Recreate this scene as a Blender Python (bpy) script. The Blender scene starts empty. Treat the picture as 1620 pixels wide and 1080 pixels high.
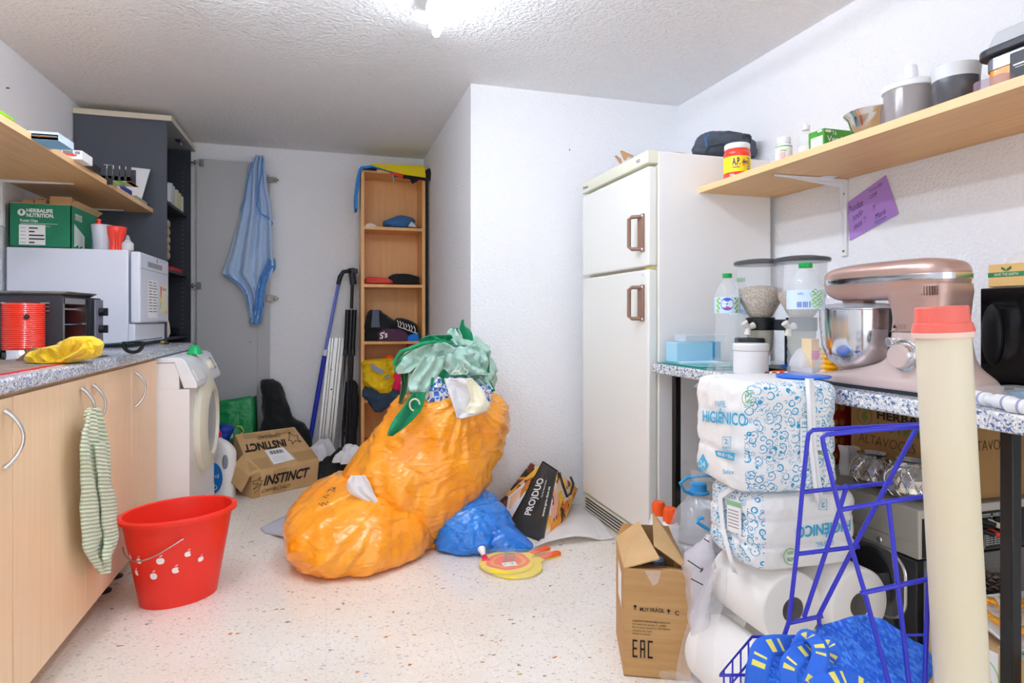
import bpy, bmesh, math, random
from mathutils import Vector, Matrix, noise as mn

# ---------------------------------------------------------------- camera
PI = math.pi
YAW = math.atan(0.3)
FOC = 980.0          # focal length in pixels of a 1620 px wide frame
CAMH = 1.08
HOR = 501.0          # horizon row
sc = bpy.context.scene
cam_d = bpy.data.cameras.new('camera')
cam = bpy.data.objects.new('camera', cam_d)
sc.collection.objects.link(cam)
cam.location = (0, 0, CAMH)
cam.rotation_euler = (PI / 2, 0, -YAW)
cam_d.sensor_width = 36.0
cam_d.lens = FOC / 1620 * 36.0
cam_d.shift_y = (HOR - 540) / 1620
cam_d.clip_start = 0.02
sc.camera = cam

# ---------------------------------------------------------------- world (added fill light; the wall behind the camera is left out for it)
w = bpy.data.worlds.new('world'); sc.world = w
w.use_nodes = True
w.node_tree.nodes['Background'].inputs[0].default_value = (0.93, 0.96, 1.0, 1)
w.node_tree.nodes['Background'].inputs[1].default_value = 1.15

sc.cycles.diffuse_bounces = 9; sc.cycles.max_bounces = 12; sc.cycles.transparent_max_bounces = 12
sc.view_settings.view_transform = 'Standard'
sc.view_settings.look = 'None'
sc.view_settings.gamma = 1
sc.view_settings.use_curve_mapping = False
sc.view_settings.exposure = 0.77
TUBE_STRENGTH = 42.0

# ---------------------------------------------------------------- helpers
COL = sc.collection
S_, C_ = math.sin(YAW), math.cos(YAW)

def ray(px, py):
    a = (px - 810) / FOC
    return (S_ + a * C_, C_ - a * S_, (HOR - py) / FOC)
def on_z(px, py, z):
    d = ray(px, py); t = (z - CAMH) / d[2]
    return Vector((d[0] * t, d[1] * t, z))
def on_x(px, py, x):
    d = ray(px, py); t = x / d[0]
    return Vector((x, d[1] * t, CAMH + d[2] * t))
def on_y(px, py, y):
    d = ray(px, py); t = y / d[1]
    return Vector((d[0] * t, y, CAMH + d[2] * t))

ROOTM = {}
def tag(o, label=None, cat=None, group=None, kind=None):
    if label: o['label'] = label
    if cat: o['category'] = cat
    if group: o['group'] = group
    if kind: o['kind'] = kind
    return o

def thing(name, label, cat, loc=(0, 0, 0), rot=0, group=None):
    o = bpy.data.objects.new(name, None)
    o.empty_display_size = 0.05
    COL.objects.link(o)
    e = rot if isinstance(rot, (tuple, list)) else (0, 0, rot)
    o.location = loc; o.rotation_euler = e
    from mathutils import Euler
    ROOTM[o.name] = Matrix.Translation(Vector(loc)) @ Euler(e).to_matrix().to_4x4()
    return tag(o, label, cat, group)

def fbm(p, sc_=1.0, seed=0.0, octv=3):
    s = 0; a = 1; t = 0
    q = Vector((p[0] * sc_ + seed, p[1] * sc_ + seed * 1.7, p[2] * sc_ - seed))
    for _ in range(octv):
        s += a * mn.noise(q); t += a; a *= .5; q = q * 2.03
    return s / t
def ridge(p, sc_=1.0, seed=0.0, octv=3):
    s = 0; a = 1; t = 0
    q = Vector((p[0] * sc_ + seed, p[1] * sc_ + seed * 1.7, p[2] * sc_ - seed))
    for _ in range(octv):
        s += a * (1 - 2.6 * abs(mn.noise(q))); t += a; a *= .55; q = q * 2.1
    return s / t

class MB:
    def __init__(s):
        s.v = []; s.f = []; s.m = []
    def add(s, vs, fs, mi=0, M=None):
        b = len(s.v)
        for p in vs:
            p = Vector(p)
            s.v.append(M @ p if M is not None else p)
        for f in fs:
            s.f.append([b + i for i in f]); s.m.append(mi)
        return s
    def box(s, x0, x1, y0, y1, z0, z1, mi=0, M=None):
        v = [(x0, y0, z0), (x1, y0, z0), (x1, y1, z0), (x0, y1, z0), (x0, y0, z1), (x1, y0, z1), (x1, y1, z1), (x0, y1, z1)]
        f = [(0, 3, 2, 1), (4, 5, 6, 7), (0, 1, 5, 4), (1, 2, 6, 5), (2, 3, 7, 6), (3, 0, 4, 7)]
        return s.add(v, f, mi, M)
    def hexa(s, p, mi=0):          # 4 bottom, 4 top, same order
        f = [(0, 3, 2, 1), (4, 5, 6, 7), (0, 1, 5, 4), (1, 2, 6, 5), (2, 3, 7, 6), (3, 0, 4, 7)]
        return s.add(p, f, mi)
    def quad(s, pts, mi=0):
        return s.add(pts, [tuple(range(len(pts)))], mi)
    def slab(s, pts, n, mi=0):       # polygon extruded by vector n
        k = len(pts); n = Vector(n)
        v = [Vector(p) for p in pts] + [Vector(p) + n for p in pts]
        f = [tuple(range(k))[::-1], tuple(range(k, 2 * k))] + [(i, (i + 1) % k, k + (i + 1) % k, k + i) for i in range(k)]
        return s.add(v, f, mi)
    def tube(s, path, r, n=8, mi=0, closed=False, M=None):
        P = [Vector(p) for p in path]; L = len(P)
        R = r if isinstance(r, (list, tuple)) else [r] * L
        vs = []; up = None
        for i in range(L):
            if closed: t = P[(i + 1) % L] - P[i - 1]
            else: t = P[min(i + 1, L - 1)] - P[max(i - 1, 0)]
            t.normalize()
            if up is None:
                up = Vector((0, 0, 1)) if abs(t.z) < .9 else Vector((1, 0, 0))
            a = t.cross(up)
            if a.length < 1e-5: a = t.cross(Vector((0, 1, 0.1)))
            a.normalize(); b = a.cross(t).normalized(); up = b
            for k in range(n):
                th = 2 * PI * k / n
                vs.append(P[i] + (a * math.cos(th) + b * math.sin(th)) * R[i])
        fs = []
        for i in range(L if closed else L - 1):
            j = (i + 1) % L
            for k in range(n):
                fs.append((i * n + k, i * n + (k + 1) % n, j * n + (k + 1) % n, j * n + k))
        if not closed:
            fs.append(tuple(range(n))[::-1]); fs.append(tuple((L - 1) * n + k for k in range(n)))
        return s.add(vs, fs, mi, M)
    def lathe(s, prof, n=32, mi=0, c=(0, 0, 0), M=None, sy=1.0, cap=True):
        vs = []; c = Vector(c)
        for r, z in prof:
            for k in range(n):
                th = 2 * PI * k / n
                vs.append(c + Vector((r * math.cos(th), r * sy * math.sin(th), z)))
        fs = []
        for i in range(len(prof) - 1):
            for k in range(n):
                fs.append((i * n + k, i * n + (k + 1) % n, (i + 1) * n + (k + 1) % n, (i + 1) * n + k))
        if cap:
            if prof[0][0] > 1e-4: fs.append(tuple(range(n))[::-1])
            if prof[-1][0] > 1e-4: fs.append(tuple((len(prof) - 1) * n + k for k in range(n)))
        return s.add(vs, fs, mi, M)
    def cyl(s, c, r, h, n=24, mi=0, M=None):
        return s.lathe([(r, 0), (r, h)], n, mi, c, M)
    def grid(s, fn, nu, nv, mi=0, wrap=False):
        vs = [fn(i / nu, j / nv) for j in range(nv + 1) for i in range(nu + (0 if wrap else 1))]
        W = nu if wrap else nu + 1
        fs = []
        for j in range(nv):
            for i in range(nu):
                i2 = (i + 1) % W
                fs.append((j * W + i, j * W + i2, (j + 1) * W + i2, (j + 1) * W + i))
        return s.add(vs, fs, mi)
    def split_build(s, name, mats, parent=None, **k):
        """one object for every loose piece"""
        par = list(range(len(s.v)))
        def find(a):
            while par[a] != a:
                par[a] = par[par[a]]; a = par[a]
            return a
        for f in s.f:
            for i in f[1:]: par[find(i)] = find(f[0])
        gr = {}
        for f, m in zip(s.f, s.m): gr.setdefault(find(f[0]), []).append((f, m))
        out = []
        for fl in gr.values():
            b = MB(); ids = sorted({i for f, _ in fl for i in f}); mp = {i: n for n, i in enumerate(ids)}
            b.v = [s.v[i] for i in ids]; b.f = [[mp[i] for i in f] for f, _ in fl]; b.m = [m for _, m in fl]
            out.append(b.build(name, mats, parent, **k))
        return out
    def text(s, body, p0, p1, up, mi=0, off=.0008, shear=0, bold=0, flip=False):
        """lettering from p0 to p1 (baseline), cap height vector up"""
        cu = bpy.data.curves.new('lettering', 'FONT')
        cu.body = body; cu.shear = shear; cu.offset = bold; cu.resolution_u = 3
        ob = bpy.data.objects.new('lettering', cu)
        me = bpy.data.meshes.new_from_object(ob)
        xs = [v.co.x for v in me.vertices]
        p0, p1, up = Vector(p0), Vector(p1), Vector(up)
        n = (p1 - p0).cross(up).normalized() * off
        if flip: n = -n
        if xs:
            x0, x1 = min(xs), max(xs)
            vs = [p0 + (p1 - p0) * ((v.co.x - x0) / (x1 - x0)) + up * (v.co.y / .70) + n for v in me.vertices]
            s.add(vs, [tuple(pl.vertices) for pl in me.polygons], mi)
        bpy.data.objects.remove(ob); bpy.data.curves.remove(cu); bpy.data.meshes.remove(me)
        return s
    def build(s, name, mats, parent=None, w=False, label=None, cat=None, group=None, kind=None, smooth=35, bevel=0, loc=None, solid=0, subsurf=0, rot=None, bseg=2):
        vs = s.v
        origin = Vector((0, 0, 0))
        if parent is not None and w:
            p = parent
            while p.parent: p = p.parent
            inv = ROOTM[p.name].inverted()
            vs = [inv @ v for v in vs]
        elif parent is None and loc is None:
            mnx = min(v.x for v in vs); mxx = max(v.x for v in vs)
            mny = min(v.y for v in vs); mxy = max(v.y for v in vs); mz = min(v.z for v in vs)
            origin = Vector(((mnx + mxx) / 2, (mny + mxy) / 2, mz))
            vs = [v - origin for v in vs]
        elif parent is None:
            origin = Vector(loc)
        me = bpy.data.meshes.new(name)
        me.from_pydata([tuple(v) for v in vs], [], s.f)
        mats = mats if isinstance(mats, (list, tuple)) else [mats]
        for m in mats: me.materials.append(m)
        me.polygons.foreach_set('material_index', s.m)
        me.update()
        if smooth:
            me.shade_smooth()
            me.set_sharp_from_angle(angle=math.radians(smooth))
        o = bpy.data.objects.new(name, me)
        COL.objects.link(o)
        if parent is None:
            o.location = origin
            if rot: o.rotation_euler = rot
            from mathutils import Euler
            ROOTM[o.name] = Matrix.Translation(origin) @ Euler(rot or (0, 0, 0)).to_matrix().to_4x4()
        if parent: o.parent = parent
        if bevel:
            md = o.modifiers.new('bevel', 'BEVEL'); md.width = bevel; md.segments = bseg; md.limit_method = 'ANGLE'; md.angle_limit = math.radians(50)
            md.harden_normals = False
        if solid:
            md = o.modifiers.new('thick', 'SOLIDIFY'); md.thickness = solid; md.offset = 0
        if subsurf:
            md = o.modifiers.new('sub', 'SUBSURF'); md.levels = subsurf; md.render_levels = subsurf
        tag(o, label, cat, group, kind)
        return o

def copy_tree(o, parent=None):
    c = o.copy(); COL.objects.link(c); c.parent = parent
    if parent is None and o.name in ROOTM: ROOTM[c.name] = ROOTM[o.name]
    for ch in list(o.children): copy_tree(ch, c)
    return c

def catmull(rows, t):
    n = len(rows) - 1
    x = t * n; i = min(int(x), n - 1); f = x - i
    p0 = rows[max(i - 1, 0)]; p1 = rows[i]; p2 = rows[i + 1]; p3 = rows[min(i + 2, n)]
    out = []
    for a, b, c, d in zip(p0, p1, p2, p3):
        out.append(.5 * ((2 * b) + (-a + c) * f + (2 * a - 5 * b + 4 * c - d) * f * f + (-a + 3 * b - 3 * c + d) * f ** 3))
    return out

def loft(mb, rings, nu=72, nv=60, disp=None, mi=0, sq=1.0):
    """rings: (cx,cy,cz,rx,ry,angle) bottom to top"""
    def fn(u, v):
        cx, cy, cz, rx, ry, an = catmull(rings, v)
        th = 2 * PI * u
        ct, st = math.cos(th), math.sin(th)
        a = math.copysign(abs(ct) ** sq, ct) * max(rx, .0005); b = math.copysign(abs(st) ** sq, st) * max(ry, .0005)
        ca, sa = math.cos(an), math.sin(an)
        n = Vector((ca * ct - sa * st, sa * ct + ca * st, 0))
        p = Vector((cx + ca * a - sa * b, cy + sa * a + ca * b, cz))
        if disp: p = p + n * disp(p, u, v) * min(1, (rx + ry) / .05)
        return p
    mb.grid(fn, nu, nv, mi, wrap=True)
    W = nu
    b = len(mb.v) - W * (nv + 1)
    mb.f.append([b + i for i in range(W)][::-1]); mb.m.append(mi)
    mb.f.append([b + nv * W + i for i in range(W)]); mb.m.append(mi)
    return mb

def blob(mb, rows, plane, depth, nu=64, nv=48, amp=.01, sc_=14, seed=1., k=1.0, yoff=0, smoothn=False, mi=0):
    """solid soft thing whose outline rows are (py, pxL, pxR) seen on plane(px,py)"""
    rings = []
    for py, a, b in rows:
        A = plane(a, py); B = plane(b, py); c = (A + B) / 2; hw = (B - A).length / 2
        d = min(depth, hw * k + .004)
        rings.append((c.x, c.y + yoff, c.z, hw, d, math.atan2(B.y - A.y, B.x - A.x)))
    rings = rings[::-1]
    f = (lambda p, u, v: amp * fbm(p, sc_, seed, 3)) if smoothn else (lambda p, u, v: amp * ridge(p, sc_, seed, 3))
    return loft(mb, rings, nu, nv, f, mi)

def drape(mb, rows, plane, normal, folds=5, amp=.01, nu=36, nv=50, seed=1., mi=0, crease=.006):
    normal = Vector(normal)
    R = []
    for py, a, b in rows:
        A = plane(a, py); B = plane(b, py); R.append((A.x, A.y, A.z, B.x, B.y, B.z))
    def fn(u, v):
        q = catmull(R, v)
        A = Vector(q[:3]); B = Vector(q[3:])
        p = A.lerp(B, u)
        ph = seed * 3 + 1.2 * math.sin(v * 3 + seed)
        d = amp * (math.sin(folds * PI * 2 * u + ph) * .6 + .4 * math.sin(folds * 3.3 * u + ph * 2)) + crease * ridge(p, 11, seed, 2) + amp
        return p + normal * max(d, 0.001)
    return mb.grid(fn, nu, nv, mi)

def heap(mb, c, rx, ry, h, seed=1., rot=0, nu=80, nv=26, fold=.35, sc_=9, mi=0, ragged=.18, p=.55):
    """a crumpled cloth heap resting at height c.z"""
    c = Vector(c)
    def fn(u, v):
        th = 2 * PI * u
        rr = v
        q = Vector((math.cos(th) * rr, math.sin(th) * rr, 0))
        e = 1 + ragged * mn.noise(Vector((math.cos(th) * 1.7 + seed, math.sin(th) * 1.7, seed))) * 2
        x = rx * q.x * e; y = ry * q.y * e
        wx = x + .25 * rx * fbm(q, 2.1, seed + 5, 2) * rr; wy = y + .25 * ry * fbm(q, 2.1, seed + 9, 2) * rr
        base = max(0, 1 - rr ** 2.6) ** p
        z = h * base * (1 - fold + fold * (.65 * ridge((x, y, seed * .1), sc_ * .8, seed, 2) + .5 * fbm((x, y, seed), sc_ * .7, seed + 4, 2) + .55)) + .004 * (1 - rr)
        ca, sa = math.cos(rot), math.sin(rot)
        return c + Vector((ca * wx - sa * wy, sa * wx + ca * wy, max(z, 0.0) + .001))
    mb.grid(fn, nu, nv, mi, wrap=True)
    return mb

# ---------------------------------------------------------------- materials
def srgb(c):
    if isinstance(c, str):
        c = c.lstrip('#'); c = [int(c[i:i + 2], 16) / 255 for i in (0, 2, 4)]
    return tuple((x / 12.92 if x <= .04045 else ((x + .055) / 1.055) ** 2.4) for x in c) + (1.0,)

def mat(name, col, rough=.5, metal=0, bump=None, var=None, alpha=1, trans=0, ior=1.45, spec=.5, coat=0, emit=None, sheen=0, sss=0):
    m = bpy.data.materials.new(name); m.use_nodes = True
    nt = m.node_tree; b = nt.nodes['Principled BSDF']
    b.inputs['Base Color'].default_value = srgb(col)
    b.inputs['Roughness'].default_value = rough
    b.inputs['Metallic'].default_value = metal
    b.inputs['Alpha'].default_value = alpha
    b.inputs['Transmission Weight'].default_value = trans
    b.inputs['IOR'].default_value = ior
    b.inputs['Specular IOR Level'].default_value = spec
    b.inputs['Coat Weight'].default_value = coat
    b.inputs['Sheen Weight'].default_value = sheen
    if sss: b.inputs['Subsurface Weight'].default_value = sss
    if emit:
        b.inputs['Emission Color'].default_value = srgb(emit[0]); b.inputs['Emission Strength'].default_value = emit[1]
    tc = None
    def coord(scale):
        nonlocal tc
        if tc is None: tc = nt.nodes.new('ShaderNodeTexCoord')
        mp = nt.nodes.new('ShaderNodeMapping')
        mp.inputs['Scale'].default_value = scale if isinstance(scale, tuple) else (scale,) * 3
        nt.links.new(tc.outputs['Object'], mp.inputs[0])
        return mp.outputs[0]
    if var:                      # (second colour, scale, low, high)
        c2, s, lo, hi = var
        n = nt.nodes.new('ShaderNodeTexNoise'); n.inputs['Scale'].default_value = 1; n.inputs['Detail'].default_value = 5
        nt.links.new(coord(s), n.inputs['Vector'])
        r = nt.nodes.new('ShaderNodeValToRGB')
        r.color_ramp.elements[0].position = lo; r.color_ramp.elements[1].position = hi
        r.color_ramp.elements[0].color = srgb(col); r.color_ramp.elements[1].color = srgb(c2)
        nt.links.new(n.outputs[0], r.inputs[0]); nt.links.new(r.outputs[0], b.inputs['Base Color'])
    if bump:                     # (scale, strength, distance, detail)
        s, st, di = bump[:3]
        n = nt.nodes.new('ShaderNodeTexNoise'); n.inputs['Scale'].default_value = 1
        n.inputs['Detail'].default_value = bump[3] if len(bump) > 3 else 4
        nt.links.new(coord(s), n.inputs['Vector'])
        h = n.outputs[0]
        if len(bump) > 4:        # creases
            a = nt.nodes.new('ShaderNodeMath'); a.operation = 'SUBTRACT'; a.inputs[1].default_value = .5
            nt.links.new(h, a.inputs[0])
            a2 = nt.nodes.new('ShaderNodeMath'); a2.operation = 'ABSOLUTE'; nt.links.new(a.outputs[0], a2.inputs[0]); h = a2.outputs[0]
        bp = nt.nodes.new('ShaderNodeBump'); bp.inputs['Strength'].default_value = st; bp.inputs['Distance'].default_value = di
        nt.links.new(h, bp.inputs['Height']); nt.links.new(bp.outputs[0], b.inputs['Normal'])
    return m

def nodes(m): return m.node_tree, m.node_tree.nodes['Principled BSDF']

def speckle(name, base, dark, light, scale=140):
    m = mat(name, base, rough=.22)
    nt, b = nodes(m)
    tc = nt.nodes.new('ShaderNodeTexCoord')
    prev = None
    for i, (c, s, lo) in enumerate(((dark, scale, .52), (light, scale * .8, .55), ('#6a6f7c', scale * 1.6, .62))):
        n = nt.nodes.new('ShaderNodeTexNoise'); n.inputs['Scale'].default_value = s; n.inputs['Detail'].default_value = 2
        mp = nt.nodes.new('ShaderNodeMapping'); mp.inputs['Location'].default_value = (i * 7.3, i * 3.1, i)
        nt.links.new(tc.outputs['Object'], mp.inputs[0]); nt.links.new(mp.outputs[0], n.inputs['Vector'])
        r = nt.nodes.new('ShaderNodeMapRange'); r.inputs[1].default_value = lo; r.inputs[2].default_value = lo + .05
        nt.links.new(n.outputs[0], r.inputs[0])
        mx = nt.nodes.new('ShaderNodeMix'); mx.data_type = 'RGBA'
        if prev is None: mx.inputs[6].default_value = srgb(base)
        else: nt.links.new(prev, mx.inputs[6])
        mx.inputs[7].default_value = srgb(c)
        nt.links.new(r.outputs[0], mx.inputs[0]); prev = mx.outputs[2]
    nt.links.new(prev, b.inputs['Base Color'])
    return m

def wood(name, c1, c2, scale, rough=.4, streak=.5):
    """scale: small along the grain, large across"""
    m = mat(name, c1, rough=rough)
    nt, b = nodes(m)
    tc = nt.nodes.new('ShaderNodeTexCoord'); mp = nt.nodes.new('ShaderNodeMapping'); mp.inputs['Scale'].default_value = scale
    n = nt.nodes.new('ShaderNodeTexNoise'); n.inputs['Scale'].default_value = 1; n.inputs['Detail'].default_value = 6; n.inputs['Distortion'].default_value = .6
    r = nt.nodes.new('ShaderNodeValToRGB'); r.color_ramp.elements[0].position = .5 - streak / 2; r.color_ramp.elements[1].position = .5 + streak / 2
    r.color_ramp.elements[0].color = srgb(c1); r.color_ramp.elements[1].color = srgb(c2)
    nt.links.new(tc.outputs['Object'], mp.inputs[0]); nt.links.new(mp.outputs[0], n.inputs['Vector'])
    nt.links.new(n.outputs[0], r.inputs[0]); nt.links.new(r.outputs[0], b.inputs['Base Color'])
    return m

def terrazzo(name):
    m = mat(name, '#ece6dc', rough=.2)
    nt, b = nodes(m)
    N = nt.nodes.new; L = nt.links.new
    tc = N('ShaderNodeTexCoord')
    n0 = N('ShaderNodeTexNoise'); n0.inputs['Scale'].default_value = 2.2; n0.inputs['Detail'].default_value = 4
    L(tc.outputs['Object'], n0.inputs['Vector'])
    r0 = N('ShaderNodeValToRGB'); r0.color_ramp.elements[0].position = .35; r0.color_ramp.elements[1].position = .65
    r0.color_ramp.elements[0].color = srgb('#ebe1d3'); r0.color_ramp.elements[1].color = srgb('#f3ede3')
    L(n0.outputs[0], r0.inputs[0]); prev = r0.outputs[0]
    # chips: (voronoi scale, distance threshold, share of cells left plain, colour a, colour b)
    for s, th, pr, ca, cb, sd in ((120, .36, .35, '#d3d1d0', '#fdfaf4', 0), (75, .34, .62, '#c4c3c6', '#efe4d2', 3), (48, .27, .78, '#b4b8c0', '#dccbb0', 7), (26, .20, .93, '#8f8a84', '#c9a676', 11), (20, .15, .86, '#d28a36', '#b3601f', 17)):
        mp = N('ShaderNodeMapping'); mp.inputs['Location'].default_value = (sd, sd * 1.3, 0); mp.inputs['Rotation'].default_value = (0, 0, sd * .3); mp.inputs['Scale'].default_value = (1, 1.5, 1)
        L(tc.outputs['Object'], mp.inputs[0])
        v = N('ShaderNodeTexVoronoi'); v.inputs['Scale'].default_value = s
        nz = N('ShaderNodeTexNoise'); nz.inputs['Scale'].default_value = s * 1.7
        add = N('ShaderNodeVectorMath'); add.operation = 'MULTIPLY_ADD'; add.inputs[1].default_value = (.75 / s,) * 3
        L(mp.outputs[0], nz.inputs['Vector']); L(nz.outputs['Color'], add.inputs[0]); L(mp.outputs[0], add.inputs[2]); L(add.outputs[0], v.inputs['Vector'])
        lt = N('ShaderNodeMath'); lt.operation = 'LESS_THAN'; lt.inputs[1].default_value = th; L(v.outputs['Distance'], lt.inputs[0])
        sp = N('ShaderNodeSeparateColor'); L(v.outputs['Color'], sp.inputs[0])
        gt = N('ShaderNodeMath'); gt.operation = 'GREATER_THAN'; gt.inputs[1].default_value = pr; L(sp.outputs[0], gt.inputs[0])
        mu = N('ShaderNodeMath'); mu.operation = 'MULTIPLY'; L(lt.outputs[0], mu.inputs[0]); L(gt.outputs[0], mu.inputs[1])
        cm = N('ShaderNodeMix'); cm.data_type = 'RGBA'; cm.inputs[6].default_value = srgb(ca); cm.inputs[7].default_value = srgb(cb); L(sp.outputs[1], cm.inputs[0])
        mx = N('ShaderNodeMix'); mx.data_type = 'RGBA'; L(mu.outputs[0], mx.inputs[0]); L(prev, mx.inputs[6]); L(cm.outputs[2], mx.inputs[7]); prev = mx.outputs[2]
    # hairline joints between the tiles
    bk_ = N('ShaderNodeTexBrick'); bk_.offset = 0; bk_.inputs['Scale'].default_value = 1; bk_.inputs['Brick Width'].default_value = .4; bk_.inputs['Row Height'].default_value = .4; bk_.inputs['Mortar Size'].default_value = .0007; bk_.inputs['Mortar Smooth'].default_value = .2
    L(tc.outputs['Object'], bk_.inputs['Vector'])
    f = N('ShaderNodeMath'); f.operation = 'MULTIPLY'; f.inputs[1].default_value = .45; L(bk_.outputs['Fac'], f.inputs[0])
    mx = N('ShaderNodeMix'); mx.data_type = 'RGBA'; L(f.outputs[0], mx.inputs[0]); L(prev, mx.inputs[6]); mx.inputs[7].default_value = srgb('#b9b0a2'); prev = mx.outputs[2]
    L(prev, b.inputs['Base Color'])
    return m

def scrolls(name, base, ink, scale=22, rough=.45, turns=2.2):
    """printed scrollwork: a spiral in every voronoi cell"""
    m = mat(name, base, rough=rough, bump=(14, .5, .01, 3, 1))
    nt, b = nodes(m)
    tc = nt.nodes.new('ShaderNodeTexCoord')
    N = nt.nodes.new; L = nt.links.new
    prev = None
    for sc_, w0 in ((scale, .24), (scale * 1.9, .24)):
        nz = N('ShaderNodeTexNoise'); nz.inputs['Scale'].default_value = 14
        ad = N('ShaderNodeVectorMath'); ad.operation = 'MULTIPLY_ADD'; ad.inputs[1].default_value = (.008,) * 3
        L(tc.outputs['Object'], nz.inputs['Vector']); L(nz.outputs['Color'], ad.inputs[0]); L(tc.outputs['Object'], ad.inputs[2])
        v = N('ShaderNodeTexVoronoi'); v.inputs['Scale'].default_value = sc_; L(ad.outputs[0], v.inputs['Vector'])
        d = N('ShaderNodeVectorMath'); d.operation = 'SUBTRACT'; L(ad.outputs[0], d.inputs[0]); L(v.outputs['Position'], d.inputs[1])
        sx = N('ShaderNodeSeparateXYZ'); L(d.outputs[0], sx.inputs[0])
        xy = N('ShaderNodeMath'); xy.operation = 'ADD'; L(sx.outputs[0], xy.inputs[0]); L(sx.outputs[1], xy.inputs[1])
        at = N('ShaderNodeMath'); at.operation = 'ARCTAN2'; L(sx.outputs[2], at.inputs[0]); L(xy.outputs[0], at.inputs[1])
        a1 = N('ShaderNodeMath'); a1.operation = 'MULTIPLY'; a1.inputs[1].default_value = 1 / (2 * PI); L(at.outputs[0], a1.inputs[0])
        r1 = N('ShaderNodeMath'); r1.operation = 'MULTIPLY_ADD'; r1.inputs[1].default_value = turns; L(v.outputs['Distance'], r1.inputs[0]); L(a1.outputs[0], r1.inputs[2])
        fr = N('ShaderNodeMath'); fr.operation = 'FRACT'; L(r1.outputs[0], fr.inputs[0])
        lt = N('ShaderNodeMath'); lt.operation = 'LESS_THAN'; lt.inputs[1].default_value = w0; L(fr.outputs[0], lt.inputs[0])
        l2 = N('ShaderNodeMath'); l2.operation = 'LESS_THAN'; l2.inputs[1].default_value = .62; L(v.outputs['Distance'], l2.inputs[0])
        mu = N('ShaderNodeMath'); mu.operation = 'MULTIPLY'; L(lt.outputs[0], mu.inputs[0]); L(l2.outputs[0], mu.inputs[1])
        if prev is None: prev = mu.outputs[0]
        else:
            g = N('ShaderNodeSeparateColor'); L(v.outputs['Color'], g.inputs[0])
            gg = N('ShaderNodeMath'); gg.operation = 'GREATER_THAN'; gg.inputs[1].default_value = .45; L(g.outputs[0], gg.inputs[0])
            m2 = N('ShaderNodeMath'); m2.operation = 'MULTIPLY'; L(mu.outputs[0], m2.inputs[0]); L(gg.outputs[0], m2.inputs[1])
            mxx = N('ShaderNodeMath'); mxx.operation = 'MAXIMUM'; L(prev, mxx.inputs[0]); L(m2.outputs[0], mxx.inputs[1]); prev = mxx.outputs[0]
    mx = N('ShaderNodeMix'); mx.data_type = 'RGBA'; mx.inputs[6].default_value = srgb(base); mx.inputs[7].default_value = srgb(ink)
    L(prev, mx.inputs[0]); L(mx.outputs[2], b.inputs['Base Color'])
    return m

def film(name, col=(1, 1, 1), alpha=.12, rough=.12, bump=(18, .6, .01, 3, 1)):
    return mat(name, col, rough=rough, alpha=alpha, bump=bump, spec=.9)

def bagfilm(name, col, col2, rough=.27, stretch=(5, 5, 12), rot=(.3, .5, .2)):
    m = mat(name, col, rough, spec=.65, var=(col2, 4, .3, .7))
    nt, b = nodes(m); N = nt.nodes.new; L = nt.links.new
    tc = N('ShaderNodeTexCoord'); prev = None
    for s, w_ in ((1, 1.), (2.3, .32), (6, .05)):
        mp = N('ShaderNodeMapping'); mp.inputs['Scale'].default_value = tuple(s * k for k in stretch); mp.inputs['Rotation'].default_value = tuple(r + s * .3 for r in rot)
        L(tc.outputs['Object'], mp.inputs[0])
        n = N('ShaderNodeTexNoise'); n.inputs['Scale'].default_value = 1; n.inputs['Detail'].default_value = 1.5; n.inputs['Distortion'].default_value = .7
        L(mp.outputs[0], n.inputs['Vector'])
        a = N('ShaderNodeMath'); a.operation = 'SUBTRACT'; a.inputs[1].default_value = .5; L(n.outputs[0], a.inputs[0])
        a2 = N('ShaderNodeMath'); a2.operation = 'ABSOLUTE'; L(a.outputs[0], a2.inputs[0])
        a3 = N('ShaderNodeMath'); a3.operation = 'MULTIPLY'; a3.inputs[1].default_value = -w_; L(a2.outputs[0], a3.inputs[0])
        if prev is None: prev = a3.outputs[0]
        else:
            s_ = N('ShaderNodeMath'); s_.operation = 'ADD'; L(prev, s_.inputs[0]); L(a3.outputs[0], s_.inputs[1]); prev = s_.outputs[0]
    bp = N('ShaderNodeBump'); bp.inputs['Strength'].default_value = 1; bp.inputs['Distance'].default_value = .024
    b.inputs['Coat Weight'].default_value = .5; b.inputs['Coat Roughness'].default_value = .18
    L(prev, bp.inputs['Height']); L(bp.outputs[0], b.inputs['Normal'])
    return m

M = {}
M['wall'] = mat('white plaster', '#f3f4f7', .85, bump=(85, .55, .012, 3))
M['ceil'] = mat('textured ceiling paint', '#f1f1f2', .9, bump=(60, .9, .02, 3))
M['floor'] = terrazzo('terrazzo')
M['granite'] = speckle('blue speckled laminate', '#c3c7cf', '#66779f', '#e9e9e6', 150)
M['granite2'] = speckle('blue speckled laminate right', '#d5d8dc', '#5b6b98', '#f0efeb', 130)
M['maple'] = wood('pale maple door', '#ecc9a0', '#f3d5b1', (60, 60, 2.5), .38)
M['beech'] = wood('beech shelf', '#d9a468', '#e3b57c', (50, 2.2, 50), .4, .35)
M['beechedge'] = wood('beech edge', '#f2c38a', '#f7cf9c', (50, 2.2, 50), .4, .5)
M['beechv'] = wood('beech bookcase', '#e0a766', '#eab679', (45, 45, 2.2), .42, .4)
M['chrome'] = mat('chrome', '#d8dade', .12, 1)
M['steel'] = mat('brushed steel', '#c9cacc', .22, 1)
M['black'] = mat('black plastic', '#15161a', .4)
M['dark'] = mat('dark grey plastic', '#2e3138', .45)
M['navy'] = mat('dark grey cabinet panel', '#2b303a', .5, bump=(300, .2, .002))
M['navyout'] = mat('charcoal cabinet side', '#565b66', .55, var=('#4f545f', 400, .4, .6))
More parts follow.
